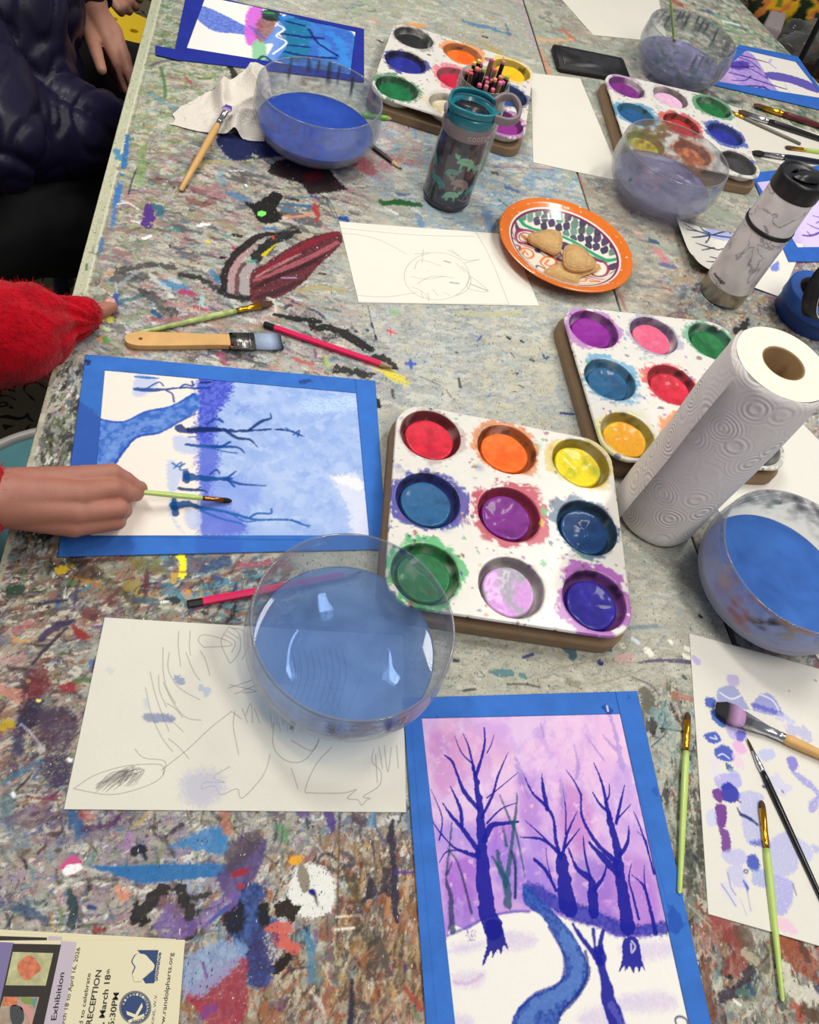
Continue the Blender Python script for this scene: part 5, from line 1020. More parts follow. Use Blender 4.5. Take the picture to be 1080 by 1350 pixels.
def draw_scrap(cv):
    cv.frame(860, 820, .20735)
    B1, B2, V1, V2 = '#2c4cb4', '#8c94dc', '#6c2c8c', '#b4b0e4'
    for q, c, a in (([(475, 340), (540, 345), (550, 400), (490, 405)], '#b4a4d4', .8), ([(420, 430), (520, 410), (600, 530), (600, 560), (430, 520)], '#9098c8', .85), ([(640, 520), (690, 460), (760, 470), (825, 580), (800, 600), (650, 570)], '#8c90d0', .85), ([(340, 480), (400, 490), (400, 540), (345, 540)], B1, .9), ([(375, 560), (440, 560), (475, 650), (440, 670), (385, 620)], '#2c64c4', .9),
        ([(470, 650), (580, 660), (590, 750), (500, 740)], '#b4a8e0', .8), ([(530, 700), (590, 700), (575, 760), (540, 755)], '#5c5cc4', .85), ([(330, 715), (400, 700), (440, 750), (390, 775), (345, 750)], B1, .92), ([(400, 810), (450, 780), (510, 820), (515, 885), (440, 880), (400, 850)], B1, .92), ([(465, 895), (510, 920), (510, 950), (475, 940)], '#1c5c8c', .9), ([(490, 930), (550, 960), (540, 990), (490, 980)], '#a8b4dc', .7),
        ([(510, 770), (560, 760), (600, 820), (560, 840), (520, 810)], '#e0a8d8', .85), ([(400, 980), (540, 965), (560, 1050), (430, 1060)], '#a8a4e0', .8), ([(440, 1040), (500, 1025), (560, 1100), (520, 1150), (450, 1130)], '#2430a4', .95), ([(380, 1070), (430, 1060), (450, 1120), (440, 1150), (400, 1130)], V1, .95), ([(405, 1160), (470, 1170), (465, 1300), (420, 1300), (400, 1240)], V1, .95), ([(425, 1310), (480, 1330), (500, 1400), (490, 1470), (440, 1450), (440, 1380)], V1, .92),
        ([(680, 820), (760, 810), (775, 860), (720, 890), (680, 860)], '#b4bce4', .8), ([(850, 870), (900, 860), (925, 920), (880, 950)], '#6c64cc', .8), ([(880, 950), (960, 980), (1060, 1080), (1040, 1200), (1000, 1210), (990, 1150), (1040, 1100), (940, 1020)], '#8c8cd8', .75), ([(560, 1080), (700, 1100), (690, 1200), (720, 1400), (600, 1400), (560, 1200)], '#a4a8e0', .65), ([(350, 1200), (400, 1200), (410, 1290), (350, 1290)], '#bcc4e8', .7)):
        cv.B(q, c, a, 10, 4, 3, spot=.5 if a < .8 else 0)
    cv.S([(430, 450), (500, 490), (560, 470)], 9, '#e6e8f0', .85); cv.S([(690, 465), (760, 500), (800, 560)], 10, '#e4e6f2', .85); cv.S([(370, 735), (410, 745), (400, 725)], 7, '#dfe4f4', .9); cv.S([(420, 850), (450, 840), (490, 870)], 7, '#dfe4f4', .9)
    cv.S([(540, 1180), (560, 1220), (620, 1250), (680, 1295)], [6, 20, 14, 4], '#243c74', .9, .4); cv.S([(640, 530), (720, 555), (820, 590)], 26, '#4c50b8', .7, .8, .3); cv.S([(272, 235), (285, 250)], 44, '#b8acdc', .9, .4); cv.S([(705, 1048), (712, 1052)], 18, '#26304c', .95); cv.S([(535, 1130), (560, 1148)], 9, V1, .9)
    cv.S([(810, 600), (860, 630)], 60, '#b8bce4', .7, .9, .5); cv.S([(880, 690), (980, 720)], 70, '#a4a8dc', .6, .9, .5); cv.S([(760, 1010), (850, 1060)], 90, '#c0c0e8', .6, .9, .5); cv.S([(390, 900), (400, 960)], 60, '#dcd0e4', .6, .9, .4); cv.S([(540, 860), (550, 900)], 50, '#e4c0dc', .6, .9, .3)
    cv.S([(1030, 370), (1040, 375)], 9, '#5c5c5c', .8); cv.S([(865, 440), (870, 442)], 7, '#3c3c3c', .8); cv.S([(820, 1075), (830, 1085)], 12, '#3c48a0', .7)
    cv.frame(860, 1070, .20735)
    for q, c, a in (([(600, 290), (650, 275), (680, 330), (670, 380), (610, 360)], B1, .92), ([(440, 260), (560, 240), (600, 300), (560, 340), (480, 330)], '#b0b0e4', .7), ([(470, 370), (560, 340), (590, 420), (600, 480), (520, 470)], '#b4b4e4', .65), ([(760, 170), (900, 140), (920, 360), (780, 420), (740, 300)], '#a4a8e0', .65), ([(730, 420), (880, 440), (890, 560), (830, 660), (750, 620)], '#9c9ce0', .75), ([(900, 160), (1010, 230), (1010, 310), (930, 290)], '#b4b8e8', .7),
        ([(640, 380), (730, 380), (720, 480), (640, 460)], '#98a4dc', .75), ([(780, 680), (860, 690), (920, 780), (800, 750)], '#e4b4d4', .7), ([(430, 460), (500, 460), (540, 600), (480, 560)], '#ccccec', .6), ([(620, 190), (720, 180), (700, 220), (640, 215)], '#3c50b8', .75), ([(1010, 210), (1060, 230), (1040, 270)], '#9ca4e0', .7)):
        cv.B(q, c, a, 12, 6, 6, spot=.45 if a < .8 else 0)
    for p, w_, c in (([(585, 370), (605, 375), (600, 392), (583, 385), (585, 372)], 8, '#1c2c88'), ([(580, 440), (600, 480), (605, 510)], [10, 22, 5], '#3c48b8'), ([(440, 460), (480, 520), (530, 600)], 7, '#7c7c9c'), ([(480, 390), (500, 480), (530, 530)], 8, '#8c8cac'), ([(600, 500), (625, 630)], 8, '#a4a4c8'), ([(560, 560), (600, 660)], 6, '#b4b4cc'), ([(890, 460), (912, 530)], 7, '#4c5070'), ([(560, 20), (620, 50), (675, 95)], [10, 20, 5], '#243c74'), ([(720, 150), (740, 220)], 20, '#3c50b8')): cv.S(p, w_, c, .85, .4, .1)
loose('scrap_paper', 'white test sheet daubed with blue and purple paint at the right', [(909, 835), (1120, 893), (1130, 1262), (934, 1205)], '#dcd9cf', .0008, paint=draw_scrap, cat='paper', zf=lambda u, v: .0012*np.sin(u*3)**2)
loose('paper_sheet', 'blank white sheet with rounded corners beside the phone, under the water tumbler bowl', [(700, 96), (765, 103), (822, 240), (703, 214)], '#dedace', .002)
loose('paper_sheet', 'blank white sheet at the top edge between the phone and farthest bowl', [(736, -6), (868, -6), (880, 56), (782, 46)], '#dcd8cc', .003)
loose('paper_sheet', 'white sheet lying under the dark brushes by the farthest paint palette', [(930, 128), (1110, 186), (1110, 238), (955, 196)], '#d6d2c6', .003)
loose('paper_sheet', 'white sheet under the right-hand bowl of blue water and the nearer palette', [(935, 655), (1040, 540), (1200, 700), (1100, 900)], '#dedbd2', .0025, h=.0011)
def draw_curl(cv):
    cv.frame(780, 180, .27778)
    cv.B([(540, 440), (600, 425), (660, 440), (670, 490), (600, 490), (530, 470)], '#8c9ce0', .75, 10, 6, 3, spot=.4)
    for p in ([(430, 430), (500, 455), (580, 470), (660, 480)], [(470, 490), (520, 480), (560, 470)], [(440, 455), (500, 455)], [(500, 420), (530, 450), (560, 460)], [(550, 500), (560, 475)], [(490, 515), (540, 525), (600, 540)], [(520, 545), (580, 530)], [(570, 470), (640, 450), (660, 460)], [(540, 510), (545, 500)], [(560, 575), (590, 580)], [(540, 600), (590, 598)], [(600, 540), (640, 530)]): cv.S(p, [5, 9, 8], '#2c3454', .95, .2)
    cv.B([(850, 620), (885, 590), (890, 630), (860, 640)], '#5c6cd4', .85, 6, 3, 5)
loose('sketch_paper', 'small curling sheet with thin blue branches, standing half under the marble tumbler', [(887, 295), (1060, 322), (1030, 392), (905, 352)], '#e2dfd4', .0009, h=.0012, paint=draw_curl, cat='drawing', zf=lambda u, v: .016*np.exp(-u*9)*(1-.2*v)+.008*np.exp(-v*8)*(1-u))
# ---------------------------------------------------------------- paint palettes
PAL_M = vcmat('white_palette_plastic', .32, .5, .06, 60., .02, 300., .15)
CAKE_M = vcmat('wet_tempera_cake', .48, .3, .10, 90., .10, 260., .22)
CARD_M = mat('brown_cardboard', '#8a7258', .85, bump=.2, bscale=80, noise=.08, nscale=60)
PITCH = .0945; RIM = .0375; MARG = .0415; DEEP = .0165
def palette(name, label, cx, cy, ang, ztop, spec, cardboard_label, seed=0, cake_r=.0292):
    """spec: 9 x (cake colour, rim stain colour, stain strength, cake second colour, word)"""
    rn = random.Random(seed)
    N = 160; V = []; F = []; COL = []
    for i in range(3):
        for j in range(3):
            cc, st, amt, c2, word = spec[i*3+j]
            ox, oy = (j-1)*PITCH, -(i-1)*PITCH
            xm = MARG if j == 0 else PITCH/2; xp = MARG if j == 2 else PITCH/2
            yp = MARG if i == 0 else PITCH/2; ym = MARG if i == 2 else PITCH/2
            cr = .036
            rings = []
            for k in range(N):
                t = 2*math.pi*k/N; c, s = math.cos(t), math.sin(t)
                rx = (xp if c > 0 else xm)/max(abs(c), 1e-6); ry = (yp if s > 0 else ym)/max(abs(s), 1e-6); R = min(rx, ry)
                corner = (c > 0 and j == 2 or c < 0 and j == 0) and (s > 0 and i == 0 or s < 0 and i == 2)
                if corner:   # rounded outer corner
                    hx = MARG-cr
                    px, py = abs(c)*R, abs(s)*R
                    if px > hx and py > hx:
                        # ray meets the circle of radius cr centred on (hx, hx)
                        b = hx*(abs(c)+abs(s)); disc = b*b-(2*hx*hx-cr*cr); R = b+math.sqrt(max(disc, 0))
                prof = [(R, 0)]
                edge = RIM*1.012
                for q in np.linspace(0, 1, 12)[1:]: prof.append((R+(edge-R)*q, 0.0))
                prof += [(RIM*.995, -.0003), (RIM*.975, -.0014), (RIM*.955, -.004), (RIM*.935, -.008), (RIM*.90, -.012), (RIM*.84, -.0150), (RIM*.74, -.0162), (RIM*.4, -DEEP)]
                rings.append([(ox+c*r, oy+s*r, z, r) for r, z in prof])
            m = len(rings[0]); b0 = len(V)
            for k in range(N):
                for (x, y, z, r) in rings[k]:
                    V.append((x, y, z))
            V.append((ox, oy, -DEEP)); cen = len(V)-1
            for k in range(N):
                k2 = (k+1) % N
                for a in range(m-1): F.append((b0+k*m+a, b0+k2*m+a, b0+k2*m+a+1, b0+k*m+a+1))
                F.append((b0+k*m+m-1, b0+k2*m+m-1, cen))
            A = np.array(V[b0:]); dx, dy = A[:, 0]-ox, A[:, 1]-oy; r = np.hypot(dx, dy); th = np.arctan2(dy, dx)
            col = np.ones((len(A), 3))*lin('#dedbd2')
            wl = A[:, 2] < -.0006; arc = r-A[:, 2]*1.6
            U_ = np.where(wl, ox+arc*np.cos(th), A[:, 0]); W_ = np.where(wl, oy+arc*np.sin(th), A[:, 1])
            n1 = fbm(U_*60+seed*3, W_*60, 5, seed+i*3+j); n2 = fbm(U_*260+seed, W_*260, 3, seed+7)
            col = col*(1+.10*(n1-.5))[:, None]
            # stain round and inside the well: heavier on some sides, darkened inside as painted-in shade
            lob = fbm(th*1.1+seed+i*5+j*9, r*0, 2, 3)
            reach = RIM+amt*.014*(lob*2.0-.3)
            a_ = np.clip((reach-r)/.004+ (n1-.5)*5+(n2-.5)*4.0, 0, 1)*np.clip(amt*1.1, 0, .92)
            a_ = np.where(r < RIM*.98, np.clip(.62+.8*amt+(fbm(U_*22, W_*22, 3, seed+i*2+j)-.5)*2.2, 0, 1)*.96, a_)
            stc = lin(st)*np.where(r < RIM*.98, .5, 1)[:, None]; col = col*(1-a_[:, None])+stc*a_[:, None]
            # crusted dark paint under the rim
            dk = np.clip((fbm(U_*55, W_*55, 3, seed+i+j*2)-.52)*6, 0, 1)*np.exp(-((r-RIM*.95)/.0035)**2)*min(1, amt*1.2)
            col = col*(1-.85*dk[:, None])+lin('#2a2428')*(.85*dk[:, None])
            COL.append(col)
    # splatter all over the top
    COL = np.concatenate(COL); A = np.array(V)
    sp = [s_[1] for s_ in spec]
    for k in range(260):
        x, y = rn.uniform(-.14, .14), rn.uniform(-.14, .14); rr = rn.uniform(.0008, .0026)*(2 if rn.random() < .08 else 1)
        c = rn.choice(sp+['#3c3440', '#6c4a4a', '#2c4080', '#e8e4dc']); e = rn.uniform(.5, 2)
        d = np.hypot((A[:, 0]-x), (A[:, 1]-y)*e); q = (d < rr) & (A[:, 2] > -.002)
        COL[q] = COL[q]*.25+lin(c)*.75
    for k in range(26):
        x, y = rn.uniform(-.13, .13), rn.uniform(-.13, .13); rr = rn.uniform(.006, .016)
        d = np.hypot((A[:, 0]-x), (A[:, 1]-y)); nn = fbm(A[:, 0]*150, A[:, 1]*150, 4, k)
        q = np.clip((rr-d)/rr, 0, 1)*np.clip((nn-.45)*8, 0, 1)*.55*(A[:, 2] > -.002)
        COL = COL*(1-q[:, None])+lin(rn.choice(sp))*q[:, None]
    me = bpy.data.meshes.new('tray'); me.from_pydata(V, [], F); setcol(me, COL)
    bm = bmesh.new(); bm.from_mesh(me); bmesh.ops.remove_doubles(bm, verts=bm.verts[:], dist=.0004)
    bmesh.ops.recalc_face_normals(bm, faces=bm.faces[:])
    # turned-down outer lip
    be = [e for e in bm.edges if e.is_boundary and all(max(abs(v.co.x), abs(v.co.y)) > PITCH+MARG*.5 for v in e.verts)]
    r = bmesh.ops.extrude_edge_only(bm, edges=be)
    for g in r['geom']:
        if isinstance(g, bmesh.types.BMVert): g.co.z -= .0035; g.co.x *= 1.006; g.co.y *= 1.006
    bmesh.ops.recalc_face_normals(bm, faces=bm.faces[:])
    bm.to_mesh(me); bm.free()
    if sum(p.normal.z for p in me.polygons) < 0: me.flip_normals()
    t = thing(name, label, 'paint palette', (cx, cy, TZ+ztop), None, (0, 0, math.radians(ang)))
    obj('tray', me, PAL_M, t)
    # the cups seen from outside
    for i in range(3):
        for j in range(3):
            cc, st, amt, c2, word = spec[i*3+j]
            ox, oy = (j-1)*PITCH, -(i-1)*PITCH
            if i == 2 or j == 0 or j == 2:
                v, f = lathe([(RIM*1.03, -.0012), (RIM*1.0, -.006), (RIM*.97, -.011), (RIM*.9, -.0160), (RIM*.78, -.0185), (0, -.0185)], 40)
                o = obj('cup', (v, f), PAL_WHITE, t); o.location = (ox, oy, 0)
            if cc is None: continue
            # the paint cake: a slightly dished round block
            Nk = 64; rr = np.array([0, .12, .25, .4, .55, .7, .82, .92, .97, 1.0, 1.02, 1.02]); zz = []
            v = []; 
            for q, u in enumerate(rr):
                for k in range(Nk):
                    th = 2*math.pi*k/Nk; w = 1+.02*math.sin(th*2+seed+i)+.012*math.sin(th*5+j)
                    z = -.0082-.0022*(1-u*u) if q < 8 else (-.0086, -.0094, -.0108, -.0160)[q-8]
                    if q < 9: z += .0007*(mnoise.noise(Vector((u*math.cos(th)*3+i, u*math.sin(th)*3+j, seed))))
                    v.append((u*cake_r*w*math.cos(th), u*cake_r*w*math.sin(th), z))
            f = []
            for q in range(len(rr)-1):
                for k in range(Nk):
                    k2 = (k+1) % Nk; f.append((q*Nk+k, (q+1)*Nk+k, (q+1)*Nk+k2, q*Nk+k2))
            me = bpy.data.meshes.new('paint_cake'); me.from_pydata(v, [], f)
            A = np.array(v); r = np.hypot(A[:, 0], A[:, 1])/cake_r
            n = fbm(A[:, 0]*70+i*3+seed, A[:, 1]*70+j*3, 5, seed+i*3+j)
            k_ = np.clip((n-.5)*5+.35-.25*r, 0, 1)[:, None]
            col = lin(cc)*(1-k_)+lin(c2)*k_
            col = col*(1+.25*(fbm(A[:, 0]*300, A[:, 1]*300, 3, j)-.5))[:, None]
            col = col*np.where(A[:, 2] < -.0085, .45, 1)[:, None] if False else col
            setcol(me, col)
            o = obj('paint_cake', me, CAKE_M, t, True, word+' paint cake'); o.location = (ox+rn.uniform(-.001, .001), oy+rn.uniform(-.001, .001), 0)
    # the cardboard it stands on
    if cardboard_label:
        th_ = ztop-.0185
        s_ = 2*(PITCH+MARG)
        cb = flat(rrect(s_*1.015, s_*1.01, .03, 5), 0, th_-.0006, .001)
        o = obj('cardboard_pad', cb, CARD_M, None, False); o.location = (cx-.002, cy-.002, TZ+.0003); o.rotation_euler = (0, 0, math.radians(ang))
        tag(o, cardboard_label, 'cardboard')
    return t
PAL_WHITE = mat('white_cup_plastic', '#e4e0d6', .35, noise=.04, nscale=80)
palette('paint_palette', 'nine-well paint palette in the middle, one corner seen through the front bowl', .281, .506, -2.6, .036, [
    ('#d81f3a', '#7c1c2c', .35, '#b81530', 'red'), ('#f06c14', '#d8803c', .75, '#e85c0c', 'orange'), ('#ecd010', '#d0b838', .65, '#b4b820', 'yellow'),
    ('#1c5c8c', '#3838a0', .95, '#174a78', 'teal blue'), ('#7a1c84', '#b8284c', .95, '#5c1468', 'purple'), ('#124478', '#205c80', .75, '#0e3464', 'dark blue'),
    ('#12713c', '#48b068', .85, '#0c5c30', 'green'), ('#d49cdc', '#b0a8a4', .35, '#a8a4b0', 'pink and grey'), ('#281c98', '#a04cac', .85, '#1c1480', 'ultramarine')],
    'brown cardboard pad under the palette in the middle', 3)
palette('paint_palette', 'nine-well palette behind the paper towel roll, with yellow and black in its front corners', .536, .760, 6.2, .034, [
    ('#8c1c94', '#a84cb4', .65, '#7c1484', 'purple'), ('#dc5c80', '#8c8cb4', .55, '#e0708c', 'pink'), ('#0f7038', '#58a884', .75, '#0c5c30', 'green'),
    ('#1c5c88', '#58a0c8', .75, '#184c74', 'blue'), ('#d0203c', '#d84858', .85, '#b8182e', 'red'), ('#282c98', '#4c58b0', .7, '#1c1c80', 'dark blue'),
    ('#f4a810', '#dcd468', .6, '#f0bc18', 'yellow'), ('#ec6418', '#e08438', .8, '#e05010', 'orange'), ('#4a4848', '#8c8c88', .5, '#3c3c3c', 'black')],
    'brown cardboard pad sticking out beneath the palette behind the roll', 11)
palette('paint_palette', 'nine-well palette behind the pencil jar, with black and orange wells at its far side', .252, 1.436, -9.0, .034, [
    ('#1c1a1c', '#5c5858', .5, '#2a282a', 'black'), ('#f0701c', '#e89850', .9, '#e86010', 'orange'), ('#f0c010', '#e8c850', .8, '#ecb008', 'yellow'),
    ('#1c2488', '#2c3488', .95, '#28309c', 'ultramarine'), ('#c8183c', '#e07888', .9, '#b01030', 'red'), ('#24488c', '#2c4c8c', .7, '#1c3c7c', 'blue'),
    ('#0f7040', '#2c7c50', .75, '#0c6034', 'green'), ('#ded4b4', '#c4b8a4', .5, '#c8b890', 'cream'), ('#8c2888', '#9c3c98', .7, '#7c1c7c', 'purple')],
    'brown cardboard pad under the palette behind the pencil jar', 19)
palette('paint_palette', 'nine-well palette by the phone, largely hidden by a glass bowl', .697, 1.466, 2.0, .034, [
    ('#7c2484', '#9c4ca0', .55, '#6c1c74', 'purple'), ('#e4b8d4', '#a89ca0', .4, '#dca8cc', 'pale pink'), ('#0f7038', '#3c8c5c', .8, '#0c5c30', 'green'),
    ('#1c5890', '#4898c0', .8, '#184c7c', 'blue'), ('#c42424', '#c84040', .8, '#b01c1c', 'red'), ('#24309c', '#2c50a8', .95, '#1c2484', 'ultramarine'),
    ('#c8c030', '#c8c860', .6, '#d0a820', 'yellow green'), ('#d87840', '#d89870', .7, '#c86830', 'orange'), ('#3c3c3c', '#5c5c5c', .5, '#302e2e', 'black')],
    'brown cardboard pad under the palette by the phone', 27)
# ---------------------------------------------------------------- glass
def glass_mat(name, tint='#eef3f2', haze=.05, haze_col='#b9bcc0', fr=1.5, gl=1.0):
    """thin clear glass: see-through with mirror glints, plus dried paint and a painted rim highlight (vertex colour and its alpha)"""
    m = bpy.data.materials.new(name); m.use_nodes = True; nt = m.node_tree; L = nt.links.new
    for n in list(nt.nodes): nt.nodes.remove(n)
    out = nt.nodes.new('ShaderNodeOutputMaterial'); tr = nt.nodes.new('ShaderNodeBsdfTransparent'); tr.inputs[0].default_value = rgba(tint)
    gls = nt.nodes.new('ShaderNodeBsdfGlossy'); gls.inputs['Roughness'].default_value = .04; gls.inputs[0].default_value = (gl, gl, gl, 1)
    lf_ = nt.nodes.new('ShaderNodeLayerWeight'); lf_.inputs[0].default_value = .5
    pw_ = nt.nodes.new('ShaderNodeMath'); pw_.operation = 'POWER'; pw_.inputs[1].default_value = 4.; L(lf_.outputs['Facing'], pw_.inputs[0])
    f = nt.nodes.new('ShaderNodeMath'); f.operation = 'MULTIPLY_ADD'; f.inputs[1].default_value = .55; f.inputs[2].default_value = .045; L(pw_.outputs[0], f.inputs[0])
    mx = nt.nodes.new('ShaderNodeMixShader'); L(f.outputs[0], mx.inputs[0]); L(tr.outputs[0], mx.inputs[1]); L(gls.outputs[0], mx.inputs[2])
    at = nt.nodes.new('ShaderNodeAttribute'); at.attribute_name = 'Col'
    df = nt.nodes.new('ShaderNodeBsdfDiffuse'); L(at.outputs['Color'], df.inputs[0])
    tl = nt.nodes.new('ShaderNodeBsdfTranslucent'); L(at.outputs['Color'], tl.inputs[0])
    dm = nt.nodes.new('ShaderNodeMixShader'); dm.inputs[0].default_value = .4; L(df.outputs[0], dm.inputs[1]); L(tl.outputs[0], dm.inputs[2])
    m2 = nt.nodes.new('ShaderNodeMixShader'); L(at.outputs['Alpha'], m2.inputs[0]); L(mx.outputs[0], m2.inputs[1]); L(dm.outputs[0], m2.inputs[2])
    # glass looks denser where it is seen edge-on
    hz = nt.nodes.new('ShaderNodeBsdfDiffuse'); hz.inputs[0].default_value = rgba(haze_col)
    lw = nt.nodes.new('ShaderNodeLayerWeight'); lw.inputs[0].default_value = .35
    mr = nt.nodes.new('ShaderNodeMapRange'); mr.inputs[1].default_value = 0; mr.inputs[2].default_value = 1; mr.inputs[3].default_value = haze; mr.inputs[4].default_value = min(.5, haze*5.5)
    L(lw.outputs['Facing'], mr.inputs[0])
    m3 = nt.nodes.new('ShaderNodeMixShader'); L(mr.outputs[0], m3.inputs[0]); L(m2.outputs[0], m3.inputs[1]); L(hz.outputs[0], m3.inputs[2])
    L(m3.outputs[0], out.inputs[0])
    return m
def water_mat(name, body, tint, murk, mottle=.3):
    m = bpy.data.materials.new(name); m.use_nodes = True; nt = m.node_tree; L = nt.links.new
    for n in list(nt.nodes): nt.nodes.remove(n)
    out = nt.nodes.new('ShaderNodeOutputMaterial'); tr = nt.nodes.new('ShaderNodeBsdfTransparent'); tr.inputs[0].default_value = rgba(tint)
    tc = nt.nodes.new('ShaderNodeTexCoord'); n = nt.nodes.new('ShaderNodeTexNoise'); n.inputs['Scale'].default_value = 22; n.inputs['Detail'].default_value = 4; n.inputs['Distortion'].default_value = .6
    L(tc.outputs['Object'], n.inputs['Vector'])
    mr = nt.nodes.new('ShaderNodeMapRange'); mr.inputs[1].default_value = .3; mr.inputs[2].default_value = .7; mr.inputs[3].default_value = max(0, murk-mottle*.5); mr.inputs[4].default_value = min(1, murk+mottle*.5)
    L(n.outputs[0], mr.inputs[0])
    df = nt.nodes.new('ShaderNodeBsdfDiffuse'); df.inputs[0].default_value = rgba(body)
    tl = nt.nodes.new('ShaderNodeBsdfTranslucent'); tl.inputs[0].default_value = rgba(body)
    dm = nt.nodes.new('ShaderNodeMixShader'); dm.inputs[0].default_value = .25; L(df.outputs[0], dm.inputs[1]); L(tl.outputs[0], dm.inputs[2])
    m1 = nt.nodes.new('ShaderNodeMixShader'); L(mr.outputs[0], m1.inputs[0]); L(tr.outputs[0], m1.inputs[1]); L(dm.outputs[0], m1.inputs[2])
    gl = nt.nodes.new('ShaderNodeBsdfGlossy'); gl.inputs['Roughness'].default_value = .03
    lf_ = nt.nodes.new('ShaderNodeLayerWeight'); lf_.inputs[0].default_value = .5
    pw_ = nt.nodes.new('ShaderNodeMath'); pw_.operation = 'POWER'; pw_.inputs[1].default_value = 4.; L(lf_.outputs['Facing'], pw_.inputs[0])
    f = nt.nodes.new('ShaderNodeMath'); f.operation = 'MULTIPLY_ADD'; f.inputs[1].default_value = .5; f.inputs[2].default_value = .025; L(pw_.outputs[0], f.inputs[0])
    m2 = nt.nodes.new('ShaderNodeMixShader'); L(f.outputs[0], m2.inputs[0]); L(m1.outputs[0], m2.inputs[1]); L(gl.outputs[0], m2.inputs[2])
    L(m2.outputs[0], out.inputs[0]); return m
OUT = [(0, 0), (.040, 0), (.047, .0006), (.060, .0045), (.072, .0105), (.0825, .0190), (.0905, .0295), (.0955, .0420), (.0975, .0540), (.0970, .0660), (.0955, .0780), (.0945, .0870), (.0940, .0895)]
INN = [(.0932, .0905), (.0918, .0900), (.0913, .0880), (.0922, .0780), (.0938, .0660), (.0942, .0540), (.0922, .0425), (.0872, .0310), (.0795, .0215), (.0690, .0135), (.0560, .0080), (.0420, .0058), (0, .0055)]
def resample(pr, n):
    q = spline(pr, False, 4); return q
def bowl_mesh(stains, n=144):
    prof = [tuple(p) for p in resample(OUT, 0)]+[tuple(p) for p in resample(INN, 0)]
    v, f = lathe(prof, n)
    me = bpy.data.meshes.new('bowl'); me.from_pydata(v, [], f)
    A = np.array(v); th = np.degrees(np.arctan2(A[:, 1], A[:, 0])) % 360; r = np.hypot(A[:, 0], A[:, 1])
    col = np.zeros((len(A), 4)); col[:, :3] = .5
    inner = np.arange(len(A)) > len(A)*len(resample(OUT, 0))/(len(prof))
    for (t0, w, z0, z1, c, a, kind) in stains:     # angle, half width in degrees, from/to height, colour, strength, 's'moky or 'd'rip
        d = np.abs((th-t0+180) % 360-180)/w; zz = (A[:, 2]-(z0+z1)/2)/((z1-z0)/2)
        nn = fbm(th/(9 if kind == 's' else 4), A[:, 2]*(140 if kind == 's' else 30), 4, int(t0)); 
        k = np.clip(1.25-np.maximum(d, np.abs(zz))-(nn-.5)*(2.2 if kind == 's' else 1.4), 0, 1)*a
        if kind == 's': k = k*np.clip((fbm(th/5+3, A[:, 2]*220, 4, 5)-.42)*7+.2, 0, 1)
        if kind == 'f': k = np.clip((1.1-np.maximum(d, np.abs(zz)))/.4, 0, 1)*a
        ao = col[:, 3]*(1-k); an = k+ao
        col[:, :3] = np.where(an[:, None] > 1e-4, (lin(c)*k[:, None]+col[:, :3]*ao[:, None])/np.maximum(an, 1e-4)[:, None], col[:, :3]); col[:, 3] = an
    rimk = np.clip((A[:, 2]-.0882)/.0008, 0, 1)*.42; col[:, :3] = np.where((rimk > col[:, 3])[:, None], lin('#8a8e92'), col[:, :3]); col[:, 3] = np.maximum(col[:, 3], rimk)  # rim highlight painted into the colour: a greyer, more opaque line
    setcol(me, col); return me
GLASS = glass_mat('clear_bowl_glass', '#f7f9fa', .05, '#b4b8be')
def bowl(label, x, y, zw, water, stains, rot=0., contents='water'):
    t = thing('glass_bowl', label, 'glass bowl', (x, y, TZ+.0012), 'glass bowls of rinse water')
    del t['group']
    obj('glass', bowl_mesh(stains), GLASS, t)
    q = [p for p in resample(INN, 0)[::-1] if p[1] < zw-.0008]; rw = np.interp(zw, [p[1] for p in resample(INN, 0)[::-1]], [p[0] for p in resample(INN, 0)[::-1]])-.0006
    prof = [(0, q[0][1]+.0006)]+[(max(p[0]-.0006, 0), p[1]+.0006) for p in q if p[0] > .002]+[(rw, zw), (rw-.0012, zw-.0006), (rw*.6, zw-.0007), (0, zw-.0007)]
    obj(contents, lathe(prof, 96), water, t)
    return t
DR = lambda ths, c, a=.85, z0=.045, z1=.092, w=1.4: [(t_, w, z0+(i*7 % 5)*.006, z1, c, a, 'd') for i, t_ in enumerate(ths)]
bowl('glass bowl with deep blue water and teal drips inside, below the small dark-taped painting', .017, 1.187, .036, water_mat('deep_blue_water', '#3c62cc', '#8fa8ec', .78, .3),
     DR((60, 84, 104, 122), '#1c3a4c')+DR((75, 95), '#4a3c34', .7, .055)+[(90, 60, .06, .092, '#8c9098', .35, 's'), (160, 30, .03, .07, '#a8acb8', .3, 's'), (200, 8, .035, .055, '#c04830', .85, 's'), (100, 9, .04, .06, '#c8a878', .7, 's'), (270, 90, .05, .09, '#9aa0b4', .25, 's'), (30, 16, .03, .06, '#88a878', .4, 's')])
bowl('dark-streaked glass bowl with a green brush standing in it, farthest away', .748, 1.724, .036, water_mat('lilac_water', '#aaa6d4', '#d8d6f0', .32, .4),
     DR((40, 55, 70, 82, 95, 108, 120, 135, 150), '#3c4048', .75, .05)+DR((62, 90, 128), '#2c5c70', .8, .06)+DR((300, 308, 316, 324, 332, 340), '#6a4038', .75, .03, .088, 1.6)+DR((262, 270, 278, 286), '#3c4238', .6, .055)+[(90, 80, .05, .092, '#8c8e90', .5, 's'), (240, 40, .03, .08, '#5c8474', .45, 's'), (280, 60, .01, .07, '#84888c', .4, 's'), (0, 20, .02, .09, '#7c5c54', .5, 's')])
